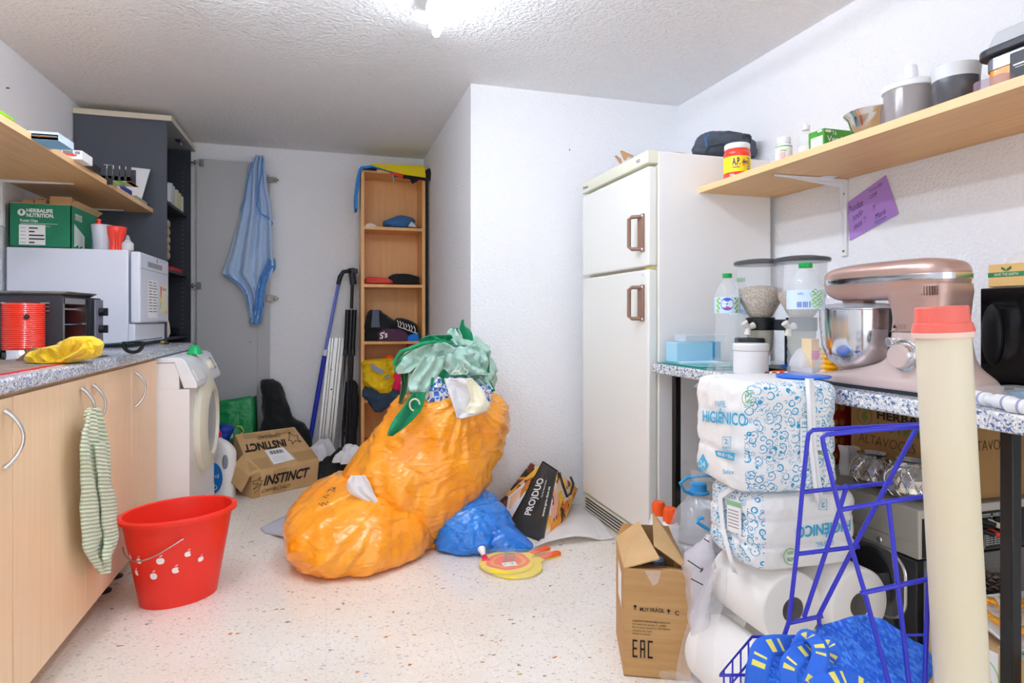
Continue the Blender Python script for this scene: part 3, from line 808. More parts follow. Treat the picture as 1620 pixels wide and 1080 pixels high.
# ---------------------------------------------------------------- left wall shelf
SZ = 1.738
t = thing('left_wall_shelf', 'beech shelf board on the left wall under the ceiling', 'shelf', (-1.22, 3.0, 1.714))
MB().box(XL + .001, -1.014, 1.6, 4.255, 1.714, SZ).build('board', M['beech'], t, w=True)
MB().box(-1.014, -1.012, 1.6, 4.255, 1.7135, SZ + .0005).build('front_edge', M['beechedge'], t, w=True, label='pale edge strip')
for yy in (2.72, 3.42, 4.18):
    mb = MB(); mb.hexa([(XL + .002, yy - .012, 1.702), (-1.15, yy - .006, 1.709), (-1.15, yy + .006, 1.709), (XL + .002, yy + .012, 1.702), (XL + .002, yy - .012, 1.713), (-1.15, yy - .006, 1.713), (-1.15, yy + .006, 1.713), (XL + .002, yy + .012, 1.713)])
    mb.box(XL + .002, XL + .012, yy - .012, yy + .012, 1.50, 1.702)
    mb.build('bracket', M['whitep'], t, w=True)

def shelfbox(name, pxa, pxb, pytop, y, label, cat, mats, depth=.12, z0=SZ, extra=None, x0=None, h=None):
    a = on_y(pxa, pytop, y); b = on_y(pxb, pytop, y)
    mb = MB(); zt = a.z if h is None else z0 + h
    mb.box(a.x, b.x, y, y + depth, z0, zt)
    if extra: extra(mb, a.x, b.x, y, z0, zt)
    return mb.build(name, mats, label=label, cat=cat, bevel=.002)
LX = lambda px, py, x=-1.10: on_x(px, py, x)
# lime container
p = on_x(14, 184, -1.08)
t = thing('lime_container', 'lime green plastic container at the near end of the left shelf', 'container', (-1.10, p.y - .05, SZ))
M['lime'] = mat('lime plastic', '#9be82a', .35)
hz = p.z - SZ
MB().hexa([(-.06, -.10, 0), (.02, -.10, 0), (.02, .06, 0), (-.06, .06, 0), (-.065, -.10, hz * .7), (.025, -.10, hz * .7), (.025, .065, hz * .7), (-.065, .065, hz * .7)]).build('tub', M['lime'], t, bevel=.006)
MB().box(-.07, .03, -.10, .075, hz * .7, hz).build('lid', M['lime'], t, bevel=.008)
# blue boxes
BY = on_x(70, 235, -1.05).y
for i, (a, b_, yt, yb_, colr, lab) in enumerate(((46, 92, 219, 232, '#8fc4e6', 'pale blue flat carton on the left shelf, lower of two'), (44, 93, 212, 219, '#cfe0f2', 'white and blue flat carton on top of the pale blue one'))):
    yy = 2.62
    A = on_y(a, yt, yy); B = on_y(b_, yt, yy); z1 = A.z + .0; z0 = SZ if i == 0 else Z_prev + .0005
    if i == 1: z1 = z0 + .028
    mb = MB(); mb.box(A.x, B.x, yy, yy + .14, z0, z1); mb.box(A.x + .005, B.x - .004, yy - .0008, yy, z0 + .3 * (z1 - z0), z0 + .45 * (z1 - z0), 1)
    mb.build('flat_carton', [mat('carton blue', colr, .5), mat('band', '#8a5a1c' if i else '#e9f4fb', .6)], label=lab, cat='box'); Z_prev = z1
def wbx(mb, x0, x1, y, z0, z1):
    w_ = x1 - x0; h_ = z1 - z0
    mb.box(x0 + .06 * w_, x0 + .55 * w_, y - .001, y, z0 + .5 * h_, z1 - .08 * h_, 1)
    mb.box(x0 + .65 * w_, x0 + .9 * w_, y - .001, y, z0 + .55 * h_, z1 - .12 * h_, 2)
    mb.box(x0 + .1 * w_, x0 + .75 * w_, y - .006, y, z0 + .35 * h_, z0 + .47 * h_, 3); mb.box(x0 + .1 * w_, x0 + .16 * w_, y - .006, y, z0 + .35 * h_, z0 + .68 * h_, 3); mb.box(x0 + .55 * w_, x0 + .61 * w_, y - .006, y, z0 + .35 * h_, z0 + .62 * h_, 3)
shelfbox('gadget_box', 97, 130, 236, 3.0, 'white box with orange lettering strip on the left shelf', 'box', [M['paper'], M['greybar'], mat('slate print', '#8793b5', .6), M['orange']], extra=wbx)
shelfbox('black_box', 131, 144, 254, 3.12, 'small black box with green mark beside the white gadget box', 'box', [M['black'], M['gprint']], extra=lambda mb, x0, x1, y, z0, z1: mb.quad([(x0 + .01, y - .001, z0 + .03), (x1 - .01, y - .001, z0 + .03), ((x0 + x1) / 2, y - .001, z0 + .06)], 1))
shelfbox('black_tin', 146, 151, 266, 3.2, 'narrow black packet between the small black box and the black rack', 'packet', [M['black']], depth=.06)
# tea box + black rack on it
yy = 3.42
A = on_y(160, 285, yy); B = on_y(207, 285, yy)
M['teapr'] = mat('tea box print', '#d9efb6', .5, var=('#6cbf3f', 45, .45, .6))
mb = MB(); mb.box(A.x, B.x, yy, yy + .13, SZ, A.z); mb.box(B.x - .02, B.x + .0008, yy - .0008, yy + .13, SZ, A.z, 1); mb.box(A.x, A.x + .05, yy - .001, yy, SZ + .01, A.z - .02, 2)
mb.build('tea_carton', [M['teapr'], M['orange'], M['black']], label='green and white carton under the black rack on the left shelf', cat='box')
mb = MB(); z0 = A.z + .0005; zt = on_y(206, 263, yy).z
mb.box(A.x, B.x, yy, yy + .008, z0, z0 + .025); mb.box(A.x, B.x, yy + .08, yy + .088, z0, z0 + .025); mb.box(A.x, B.x, yy, yy + .088, z0, z0 + .006)
for i in range(5):
    xx = A.x + (B.x - A.x - .02) * i / 4
    mb.box(xx, xx + .02, yy, yy + .01, z0, zt); mb.box(xx, xx + .02, yy + .078, yy + .088, z0, zt)
mb.build('slotted_rack', M['dark'], label='dark grey slotted plastic rack on top of the green carton', cat='rack', bevel=.002)
# white board leaning on the grey cabinet
A = on_y(165, 260, 4.23); B = on_y(238, 268, 4.23); Cq = on_y(232, 322, 4.1)
mb = MB(); mb.slab([(A.x, 4.10, SZ + .001), (B.x - .02, 4.10, SZ + .001), (B.x, 4.235, B.z), (A.x, 4.235, A.z)], (0, -.012, 0))
mb.build('white_board', M['whitep'], label='white board leaning against the dark cabinet side above the shelf', cat='board', bevel=.002)
# wipes packet and flat things at the shelf end
p = on_x(217, 303, -1.10); mb = MB()
mb.box(-1.2, -1.04, 3.78, 3.93, SZ, SZ + .045); mb.box(-1.15, -1.06, 3.779, 3.90, SZ + .045, SZ + .05, 1); mb.box(-1.19, -1.08, 3.7785, 3.78, SZ + .01, SZ + .03, 2)
mb.build('wipes_packet', [mat('blue wipes packet', '#2b2f9c', .35), M['red'], M['paper']], label='dark blue packet with a red lid near the far end of the left shelf', cat='packet', bevel=.01)
mb = MB(); heap(mb, (-1.08, 3.66, SZ), .06, .07, .05, 4., 0, 40, 14, .3, 10); mb.build('white_bag', M['whitep'], label='small crumpled white bag on the left shelf', cat='bag', smooth=180)
mb = MB(); mb.box(-1.16, -1.02, 3.97, 4.16, SZ, SZ + .022); mb.box(-1.18, -1.03, 3.98, 4.12, SZ + .022, SZ + .03, 1)
mb.build('notebook_stack', [mat('notebook cover', '#a9b39d', .6), M['kraft2']], label='thin notebook with a card at the far end of the left shelf', cat='notebook', bevel=.002)
mb = MB(); mb.tube([(-1.05, 4.17, SZ + .006), (-1.03, 4.2, SZ + .012), (-1.03, 4.235, SZ + .01), (-1.06, 4.24, SZ + .008)], .006, 8); mb.box(-1.05, -1.022, 4.20, 4.22, SZ + .002, SZ + .02)
mb.build('coiled_cable', M['black'], label='black plug and cable at the end of the left shelf', cat='cable')

# ---------------------------------------------------------------- tall dark cabinet
TY0, TY1, TX = 4.267, 4.985, -.942
t = thing('tall_cabinet', 'tall charcoal cabinet with open doors standing in the left corner', 'cabinet', (-1.19, 4.62, 0))
mb = MB()
mb.box(XL + .003, TX, TY0 + .002, TY0 + .018, 0, 2.284, 0)
mb.build('side_panel', M['navyout'], t, w=True)
MB().box(XL + .003, TX, TY1 - .018, TY1, 0, 2.284).build('side_panel', M['navy'], t, w=True)
MB().box(XL + .003, XL + .012, TY0 + .018, TY1 - .018, 0, 2.284).build('back_panel', M['navy'], t, w=True)
mb = MB(); mb.box(XL + .003, TX + .03, TY0 - .012, TY1 + .01, 2.284, 2.286, 1); mb.box(XL + .003, TX + .03, TY0 - .012, TY1 + .01, 2.286, 2.318, 0)
mb.build('top_panel', [M['cream'], M['grey']], t, w=True)
for zz in (1.815, 1.385, .95, .5):
    MB().box(XL + .012, TX - .02, TY0 + .018, TY1 - .018, zz - .018, zz).build('shelf_board', M['navy'], t, w=True)
MB().box(XL + .012, TX - .02, TY0 + .018, TY1 - .018, .06, .08).build('bottom_panel', M['navy'], t, w=True)
mb = MB()
for i in range(36): mb.lathe([(.0025, 0), (.002, .001)], 6, M=Matrix.Translation((TX - .05, TY1 - .018, 1.0 + i * .032)) @ Matrix.Rotation(PI / 2, 4, 'X'))
mb.build('pin_hole', M['grey'], t, w=True)
mb = MB(); q = on_z(286, 222, 2.284); mb.box(q.x - .03, q.x + .01, q.y - .03, q.y + .03, 2.276, 2.284); mb.tube([(q.x, q.y, 2.276), (q.x, q.y, 2.25)], .006, 8, 1); mb.build('push_latch', [M['black'], M['steel']], t, w=True)
def hinge(px, py, parent, y, flip=1):
    p = on_y(px, py, y); k = MB()
    k.box(p.x - .055, p.x, p.y - .015, p.y - .003, p.z - .006, p.z + .006); k.box(p.x - .035, p.x - .02, p.y - .016, p.y - .002, p.z - .018, p.z + .018)
    k.box(p.x, p.x + .03 * flip, p.y - .012, p.y - .002, p.z - .026, p.z + .026) if flip > 0 else k.box(p.x - .06, p.x - .05, p.y - .012, p.y, p.z - .02, p.z + .02)
    k.lathe([(.006, 0), (.005, .004)], 8, M=Matrix.Translation((p.x - .028, p.y - .015, p.z)) @ Matrix.Rotation(PI / 2, 4, 'X'))
    return k.build('hinge', M['steel'], parent, w=True, bevel=.002)
p0 = on_y(313, 252, 4.965); p1 = on_y(407, 252, 4.965)
d = MB().box(p0.x, p1.x, 4.958, 4.976, .12, p0.z).build('door', M['greypanel'], t, w=True, label='light grey laminate door standing open against the back wall', bevel=.001)
MB().box(p0.x - .004, p0.x, 4.956, 4.976, .12, p0.z).build('edge_strip', M['cream'], d, w=True)
hinge(316, 258, d, 4.955); hinge(312, 452, d, 4.955)
for yy in (515, 541):
    p = on_y(396, yy, 4.957); MB().lathe([(.004, 0), (.003, .002)], 8, M=Matrix.Translation(p) @ Matrix.Rotation(PI / 2, 4, 'X')).build('screw', M['dark'], d, w=True)

# spare door leaning behind
p0 = on_y(399, 275, 5.0); p1 = on_y(427, 275, 5.0)
t2 = thing('spare_cabinet_door', 'second light grey door panel with hinges leaning on the back wall behind the towel', 'door panel', (p0.x, 5.0, 0))
MB().box(p0.x - .15, p1.x, 4.99, 5.006, 0, p0.z).build('panel', M['greypanel'], t2, w=True, bevel=.001)
for (hx, hy) in ((441, 285), (441, 472), (434, 607)):
    p = on_y(hx, hy, 4.98); k = MB()
    k.box(p.x - .09, p.x - .035, 4.978, 4.988, p.z - .022, p.z + .022); k.box(p.x - .05, p.x, 4.972, 4.984, p.z - .007, p.z + .007); k.box(p.x - .03, p.x - .016, 4.97, 4.988, p.z - .017, p.z + .017)
    k.build('hinge', mat('tarnished hinge', '#857f76', .35, .8), t2, w=True, bevel=.002)

# light blue towel hanging over the open door
M['btowel'] = mat('light blue towelling', '#b4cdec', .95, bump=(220, .8, .004), sheen=.3)
M['bruf'] = mat('blue satin trim', '#5c93d3', .6, bump=(60, .5, .006))
rows = [(248, 404, 418), (258, 399, 419), (267, 394, 420), (299, 389, 424), (330, 383, 430), (355, 376, 431), (393, 366, 432), (421, 357, 434), (434, 354, 431), (450, 375, 423), (462, 386, 420), (481, 392, 419), (503, 397, 414), (512, 398, 413)]
t = thing('blue_towel', 'light blue towel with darker ruffled trim hanging over the open grey door', 'towel', on_y(405, 512, 4.94))
mb = MB(); drape(mb, rows, lambda x, y: on_y(x, y, 4.95), (0, -1, 0), 3.6, .032, 60, 80, 1.4, crease=.016)
mb.build('cloth', M['btowel'], t, w=True, solid=.006, smooth=180)
mb = MB(); drape(mb, [(409, 425, 435), (425, 419, 436), (440, 411, 424), (466, 405, 419), (488, 403, 416), (511, 395, 413)], lambda x, y: on_y(x, y, 4.90), (0, -1, 0), 2, .01, 14, 70, 3., crease=.02)
mb.build('ruffle', M['bruf'], t, w=True, solid=.006, smooth=180)
mb = MB(); mb.tube([on_y(x, y, 4.885) for x, y in ((416, 250), (414, 270), (409, 300), (406, 325), (413, 338), (424, 344), (431, 352), (430, 356))], .006, 6)
mb.tube([on_y(x, y, 4.89) for x, y in ((354, 434), (366, 440), (382, 451), (390, 462), (393, 480), (402, 495), (400, 508))], .005, 6)
mb.tube([on_y(x, y, 4.89) for x, y in ((399, 256), (391, 290), (386, 318), (380, 335))], .005, 6)
mb.split_build('piping', M['bruf'], t, w=True)

# things inside the tall cabinet
t = tumbler('drinking_glass', 0, 0, 1.815, .034, .042, .12, M['glass2'], 'tall clear glass standing in front on the top cabinet shelf', 4.42, 'glass', (-.985, 4.44, 1.8155))
for i in range(2):
    c = copy_tree(t); c.location = t.location + Vector(((-.01, .10, 0), (-.10, .05, 0))[i]); c['label'] = ('clear glass behind the front one on the top cabinet shelf', 'clear glass at the left of the front one on the top cabinet shelf')[i]
for i in range(3):
    y = 4.71 + i * .075
    MB().box(-1.08, -.975, y, y + .05, 1.8155, 1.95 - i * .008).build('paper_packet', mat('cream card %d' % i, ['#d9d6b8', '#d4cfa6', '#e6e3cf'][i], .7), label='cream card packet on the top shelf of the tall cabinet, %s' % ['nearest the glasses', 'the middle one', 'farthest in'][i], cat='packet', group='cream packets in the cabinet', bevel=.003)
mb = MB(); q = -1.0
for r in range(5):
    for c in range(2):
        mb.lathe([(.001, -.012), (.018, -.008), (.024, .008)], 12, M=Matrix.Translation((-.965, 4.36 + c * .055, 1.47 + r * .05)) @ Matrix.Rotation(-PI / 2, 4, 'Y'), cap=False)
mb.box(-.99, -.967, 4.33, 4.45, 1.445, 1.70)
mb.build('egg_carton', mat('grey-brown pulp', '#a8957f', .9, bump=(120, .4, .003)), label='pulp egg tray standing upright in the tall cabinet', cat='egg carton')
t = thing('storage_jar', 'glass jar with a bright blue lid on the middle cabinet shelf', 'jar', (-1.03, 4.36, 1.3855))
MB().lathe([(.04, 0), (.042, .01), (.042, .09), (.036, .1), (.036, .105)], 24).build('body', M['glass'], t)
MB().lathe([(.038, 0), (.038, .06)], 24, c=(0, 0, .004)).build('contents', mat('pale grain', '#cbb58c', .9), t)
MB().lathe([(.04, .105), (.04, .12), (.0, .121)], 24).build('lid', mat('sky blue lid', '#39b2e2', .4), t)
for i in range(2):
    mb = MB(); mb.hexa([(-1.06, 4.50 + i * .05, 1.3855 + i * .012), (-.97, 4.50 + i * .05, 1.3855 + i * .012), (-.965, 4.82, 1.3855 + i * .012), (-1.06, 4.82, 1.3855 + i * .012), (-1.06, 4.50 + i * .05, 1.397 + i * .014), (-.97, 4.5 + i * .05, 1.397 + i * .014), (-.965, 4.82, 1.397 + i * .011), (-1.06, 4.82, 1.397 + i * .011)])
    mb.build('red_napkins', mat('red paper %d' % i, '#d22a33', .7), label=('stack of red napkins on the middle cabinet shelf, lower one', 'folded red napkin lying on top of the other in the tall cabinet')[i], cat='napkins', bevel=.003)
for i in range(5):
    MB().lathe([(.05, 0), (.085, .006), (.10, .011), (.098, .013), (.05, .009), (.001, .008)], 32, c=(-1.06, 4.72, .951 + i * .012)).build('black_plate', M['dark'], label='black plate in the stack on the low cabinet shelf, %s' % ['at the bottom', 'second from bottom', 'in the middle', 'second from top', 'on top'][i], cat='plate', group='black plates in the cabinet')
mb = MB(); mb.lathe([(.035, 0), (.045, .03), (.04, .08), (.03, .12), (.034, .14)], 24, c=(-1.0, 4.42, .951)); mb.build('white_jug', M['ivory2'], label='cream jug beside the black plates in the tall cabinet', cat='jug', solid=.002)
# ---------------------------------------------------------------- back wall, bookcase side
def lerp(a, b, t): return Vector(a).lerp(Vector(b), t)
def qmap(P, u, v):      # P: bottom-left, bottom-right, top-right, top-left
    return lerp(lerp(P[0], P[1], u), lerp(P[3], P[2], u), v)
def qtext(mb, P, s, u0, u1, v0, v1, mi, off=.0012, shear=0, bold=.01, flip=False):
    mb.text(s, qmap(P, u0, v0), qmap(P, u1, v0), qmap(P, u0, v1) - qmap(P, u0, v0), mi, off, shear, bold, flip)
def qrect(mb, P, u0, u1, v0, v1, mi, off=.0012):
    n = (Vector(P[1]) - Vector(P[0])).cross(Vector(P[3]) - Vector(P[0])).normalized() * off
    mb.quad([qmap(P, u0, v0) + n, qmap(P, u1, v0) + n, qmap(P, u1, v1) + n, qmap(P, u0, v1) + n], mi)
def qpoly(mb, P, pts, mi, off=.0012):
    n = (Vector(P[1]) - Vector(P[0])).cross(Vector(P[3]) - Vector(P[0])).normalized() * off
    mb.quad([qmap(P, a, b) + n for a, b in pts], mi)
def qline(mb, P, pts, w_, mi, off=.0015):
    n = (Vector(P[1]) - Vector(P[0])).cross(Vector(P[3]) - Vector(P[0])).normalized()
    W = [qmap(P, a, b) + n * off for a, b in pts]
    for a, b in zip(W, W[1:]):
        d = (b - a)
        if d.length < 1e-6: continue
        s_ = n.cross(d).normalized() * w_ / 2
        mb.quad([a - s_, b - s_, b + s_, a + s_], mi)

BYF, BX0, BX1 = 4.70, .246, .722
t = thing('bookcase', 'tall narrow beech bookcase with clothes on its shelves by the chimney corner', 'bookcase', ((BX0 + BX1) / 2, 4.84, 0))
tk = .024
MB().box(BX0, BX0 + tk, BYF, 4.985, 0, 2.175).build('side_panel', M['beechv'], t, w=True, bevel=.001)
MB().box(BX1 - tk, BX1, BYF, 4.985, 0, 2.175).build('side_panel', M['beechv'], t, w=True, bevel=.001)
MB().box(BX0 + tk, BX1 - tk, 4.975, 4.98, 0, 2.15).build('back_panel', M['beechv'], t, w=True)
MB().box(BX0 + tk, BX1 - tk, BYF, 4.975, 2.151, 2.175).build('top_panel', M['beechv'], t, w=True)
SH = [1.751, 1.322, .898, .464, .07]
for z in SH: MB().box(BX0 + tk, BX1 - tk, BYF + .002, 4.975, z - .022, z).build('shelf_board', M['beechv'], t, w=True, bevel=.001)
MB().box(BX1 + .001, BX1 + .014, BYF + .06, 4.985, 0, 2.17).build('dark_board', M['black'], label='dark board wedged between the bookcase and the chimney wall', cat='board')

def col(name, c, **k): return mat(name, c, k.pop('rough', .85), **k)
M['jeans'] = col('blue cotton', '#34679a', bump=(90, .4, .004), sheen=.2)
M['blackc'] = col('black cotton', '#17181b', bump=(90, .4, .004), sheen=.15)
M['charcoal'] = col('charcoal cotton', '#2d3540', bump=(90, .4, .004), sheen=.15)
M['whitec'] = col('white cotton', '#e4e4e8', bump=(90, .4, .004))
M['redc'] = col('coral cotton', '#d8493f', bump=(90, .4, .004))
M['purple'] = col('plum cotton', '#5b3550', bump=(90, .4, .004))
M['yelc'] = col('yellow workwear', '#f2c714', bump=(70, .5, .004))
M['pinkc'] = col('hot pink cotton', '#f0205e', bump=(70, .5, .004))
M['oranc'] = col('orange cotton', '#ff5a1f', bump=(70, .5, .004))
M['navyc'] = col('navy cotton', '#37495f', bump=(70, .5, .004))

def sblob(name, m, label, cat, rows, y, depth, amp=.012, sc_=16, seed=1., parent=None, nu=56, nv=36, k=1.2, zfloor=None):
    mb = MB(); blob(mb, rows, lambda a, b: on_y(a, b, y), depth, nu, nv, amp, sc_, seed, k)
    if zfloor is not None:
        for v in mb.v:
            if v.z < zfloor: v.z = zfloor + .0005
    return mb.build(name, m, parent, w=bool(parent), label=label, cat=cat, smooth=180)
Y = 4.80
# top shelf
sblob('folded_jeans', M['jeans'], 'blue crumpled garment on the top shelf of the bookcase', 'garment', [(342, 628, 642), (346, 620, 654), (351, 608, 656), (357, 606, 650), (360, 612, 648)], Y, .07, .012, 18, 2., zfloor=SH[0] + .012)
mb = MB(); mb.box(.43, .685, 4.73, 4.93, SH[0], SH[0] + .011); mb.build('dark_folded_garment', M['charcoal'], label='flat dark garment under the blue one on the top bookcase shelf', cat='garment', bevel=.004)
for (cx, m_, l, rx, h) in ((.30, 'whitec', 'small white garment at the left of the top bookcase shelf', .045, .035), (.62, 'whitec', 'small white sock heap at the right of the top bookcase shelf', .03, .04)):
    mb = MB(); heap(mb, (cx + (.02 if cx < .5 else .01), 4.76, SH[0] + (.012 if cx > .5 else 0)), rx, .035, h, cx * 9, 0, 50, 14, .4, 20); mb.build('small_garment', M[m_], label=l, cat='garment', smooth=180)
# second shelf
sblob('red_garment', M['redc'], 'coral red garment lying flat on the second bookcase shelf', 'garment', [(438, 584, 592), (440, 579, 612), (444, 577, 622), (448, 577, 622)], Y - .02, .08, .006, 20, 3., zfloor=SH[1])
sblob('black_garment', M['blackc'], 'black folded garment beside the coral one on the second bookcase shelf', 'garment', [(434, 622, 650), (438, 616, 662), (443, 614, 663), (449, 614, 663)], Y, .08, .008, 20, 4., zfloor=SH[1])
# third shelf
sblob('black_clothes_pile', M['blackc'], 'pile of black clothes at the left on the third bookcase shelf', 'clothes', [(490, 588, 598), (500, 582, 612), (515, 579, 632), (528, 577, 640), (538, 577, 645)], Y + .02, .1, .02, 14, 5., zfloor=SH[2])
mb = MB(); drape(mb, [(490, 589, 600), (505, 588, 600), (518, 587, 601)], lambda a, b: on_y(a, b, 4.71), (0, -1, 0), 1, .004, 10, 12); mb.build('grey_strap', mat('slate strap', '#5a6575', .8), label='slate grey strap hanging over the pile of black clothes', cat='strap', solid=.003, smooth=180)
o = sblob('printed_black_shirt', M['blackc'], 'black shirt with white lettering marks at the right of the third bookcase shelf', 'shirt', [(503, 628, 636), (508, 624, 650), (516, 626, 660), (528, 630, 662), (538, 632, 662)], Y - .01, .08, .01, 14, 6., zfloor=SH[2])
mb = MB()
for i in range(7):
    x0 = 628 + i * 4.4; y0 = 507 + i * 1.6
    mb.tube([on_y(x0, y0 - 1, 4.705), on_y(x0 + 2.5, y0 + 4, 4.70), on_y(x0 + 2 - (i % 2) * 2, y0 + 9, 4.70), on_y(x0 + 6, y0 + 11, 4.703)], .0035, 6)
mb.build('white_print', M['whiteink'], o, w=True, label='white brush lettering')
o = sblob('plum_garment', M['purple'], 'plum garment in front on the third bookcase shelf', 'garment', [(520, 603, 630), (526, 598, 644), (532, 597, 648), (538, 597, 648)], Y - .07, .05, .008, 18, 7., zfloor=SH[2])
mb = MB(); a = on_y(601, 536, 4.67); mb.text("S's", a, on_y(613, 533, 4.67), (0, 0, .045), 0, .002, bold=.03); mb.build('white_print', M['whiteink'], o, w=True)
sblob('blue_garment', mat('sky blue cotton', '#1f7fe0', .8), 'bright blue garment at the right end of the third bookcase shelf', 'garment', [(527, 655, 661), (532, 645, 663), (539, 642, 663)], Y - .08, .03, .006, 18, 8., zfloor=SH[2])
# fourth shelf
o = sblob('yellow_jacket', M['yelc'], 'yellow work jacket with grey bands bulging out of the fourth bookcase shelf', 'jacket', [(567, 604, 616), (570, 578, 618), (580, 577, 620), (592, 577, 621), (603, 578, 621), (612, 585, 620), (620, 600, 617)], Y - .09, .09, .03, 10, 9.)
mb = MB(); mb.slab([on_y(587, 574, 4.585), on_y(609, 587, 4.58), on_y(602, 592, 4.58), on_y(587, 583, 4.585)], (0, .03, 0)); mb.slab([on_y(609, 596, 4.58), on_y(616, 592, 4.585), on_y(617, 596, 4.585), on_y(610, 600, 4.58)], (0, .03, 0))
mb.split_build('grey_band', mat('grey band', '#9096a4', .6), o, w=True)
sblob('orange_garment', M['oranc'], 'orange garment squeezed between the yellow jacket and the pink one', 'garment', [(562, 612, 618), (568, 609, 624), (580, 612, 626), (592, 616, 626)], Y - .04, .06, .01, 14, 10.)
sblob('pink_garment', M['pinkc'], 'hot pink garment right of the yellow jacket on the fourth bookcase shelf', 'garment', [(575, 625, 640), (588, 619, 640), (600, 619, 640), (612, 618, 636), (619, 624, 634)], Y - .06, .06, .01, 14, 11.)
sblob('red_sweater', mat('red cotton', '#c81f36', .85), 'dark red garment deep in the fourth bookcase shelf under the shelf board', 'garment', [(541, 650, 664), (546, 645, 666), (560, 645, 666), (590, 640, 666)], Y + .02, .06, .01, 14, 12.)
sblob('navy_sweater', M['navyc'], 'navy garment hanging over the edge of the fourth bookcase shelf', 'garment', [(612, 577, 600), (620, 574, 630), (628, 576, 630), (635, 583, 622), (645, 589, 611), (651, 594, 604)], Y - .10, .05, .01, 14, 13.)
mb = MB(); mb.box(.275, .36, 4.71, 4.85, SH[4], SH[4] + .09); mb.build('red_carton', M['red'], label='small red box at the bottom of the bookcase', cat='box', bevel=.003)
# flag-like fabric on top
t = thing('folded_flag', 'folded blue, yellow, red and black fabric draped over the bookcase top', 'fabric', (.48, 4.82, 2.176))
FY = 4.675
def sheet(pts, m_, nm, dy=0, parent=t, th=.008):
    MB().slab([on_y(a, b, FY + dy) for a, b in pts], (0, th, 0)).build(nm, m_, parent, w=True, bevel=.002)
mb = MB(); P = [on_y(588, 261, FY), on_y(672, 264, FY), on_y(674, 281, FY - .02), on_y(640, 276, FY - .02), on_y(612, 269, FY - .01)]
B2 = [Vector((p.x, 4.93, max(p.z, 2.178) + .004)) for p in (P[0], P[1])]
mb.slab(P[::-1], (0, .01, 0)); mb.slab([P[0] + Vector((0, .005, 0)), P[1] + Vector((0, .005, 0)), B2[1], B2[0]], (0, 0, .012)); mb.build('yellow_cloth', mat('yellow flag cloth', '#e3cc10', .75), t, w=True, bevel=.003)
mb = MB(); pts = [(562, 330), (561, 310), (564, 285), (567, 268), (571, 263), (590, 261), (605, 264), (622, 270), (636, 276)]
L_ = [on_y(a, b, FY + .002) for a, b in pts]; R_ = [on_y(a, b, FY + .002) for a, b in [(566, 330), (566, 310), (569, 290), (570, 272), (576, 267), (590, 264), (605, 268), (622, 273), (636, 278)]]
vs = []; 
for a, b in zip(L_, R_): vs += [a, b, b + Vector((0, .18 if b.z > 2.15 or b.x < BX0 else .02, 0)), a + Vector((0, .18 if b.z > 2.15 or b.x < BX0 else .02, 0))]
n_ = len(L_); fs = []
for i in range(n_ - 1):
    for k in range(4): fs.append((i * 4 + k, i * 4 + (k + 1) % 4, (i + 1) * 4 + (k + 1) % 4, (i + 1) * 4 + k))
fs += [(3, 2, 1, 0), tuple((n_ - 1) * 4 + k for k in range(4))]
mb.add(vs, fs); mb.build('blue_cloth', mat('blue flag cloth', '#2b86d3', .75), t, w=True)
sheet([(614, 272), (638, 275), (638, 280), (633, 281), (624, 277)][::-1], mat('red flag cloth', '#d9331f', .75), 'red_cloth', -.004)
sheet([(638, 275), (672, 281), (676, 286), (664, 284), (653, 291), (648, 283), (637, 282)][::-1], M['blackc'], 'black_cloth', -.003)
mb = MB(); mb.tube([on_y(676, 268, 4.70), on_y(681, 276, 4.70), on_y(678, 285, 4.70)], [.02, .035, .02], 10); mb.build('black_corner', M['blackc'], t, w=True)
sheet([(575, 266), (596, 267), (596, 270), (575, 268.5)][::-1], M['blackc'], 'dark_hem', -.006)
mb = MB(); mb.tube([on_y(622, 277, FY - .004), on_y(623, 289, FY - .004)], .004, 8); mb.build('toggle', M['steel'], t, w=True)

# ---------------------------------------------------------------- leaning things
def lean(px0, py0, px1, py1, y0=4.97, y1=4.9): return on_y(px0, py0, y0), on_y(px1, py1, y1)
A, B = lean(540, 432, 484, 719, 5.0, 4.93); C2, D2 = lean(566, 430, 515, 719, 5.0, 4.93)
MB().slab([A, B, D2, C2], (0, .008, 0)).build('translucent_sheet', mat('milky panel', '#d9dadb', .35), label='pale translucent panel leaning behind the aluminium profile', cat='panel', bevel=.001)
t = thing('mop_pole', 'blue and silver pole leaning against the back wall left of the tripod', 'pole', on_y(486, 720, 4.9))
a = on_y(536, 447, 4.97); b = on_y(515, 553, 4.93); c = on_y(487, 716, 4.88)
MB().tube([a, b], .012, 12).build('upper_pole', mat('periwinkle paint', '#6f80dc', .3), t, w=True); MB().tube([b, b.lerp(c, .06)], .019, 12).build('joint', M['whitep'], t, w=True)
MB().tube([b.lerp(c, .05), c], .017, 12).build('lower_pole', mat('cobalt paint', '#1f2fb4', .35), t, w=True)
mb = MB()
a0, a1 = on_y(520, 534, 4.955), on_y(545, 534, 4.955); b0, b1 = on_y(501, 718, 4.86), on_y(527, 718, 4.86)
mb.hexa([b0, b1, b1 + Vector((0, .03, 0)), b0 + Vector((0, .03, 0)), a0, a1, a1 + Vector((0, .03, 0)), a0 + Vector((0, .03, 0))])
for f in (.18, .34, .62, .8): mb.tube([a0.lerp(a1, f) + Vector((0, -.002, 0)), b0.lerp(b1, f) + Vector((0, -.002, 0))], .004, 6)
for f, g in ((.5, .55), (.35, .72)): q = b0.lerp(b1, f).lerp(a0.lerp(a1, f), g); mb.lathe([(.007, 0), (.006, .004)], 12, 1, M=Matrix.Translation(q + Vector((0, -.001, 0))) @ Matrix.Rotation(PI / 2, 4, 'X'))
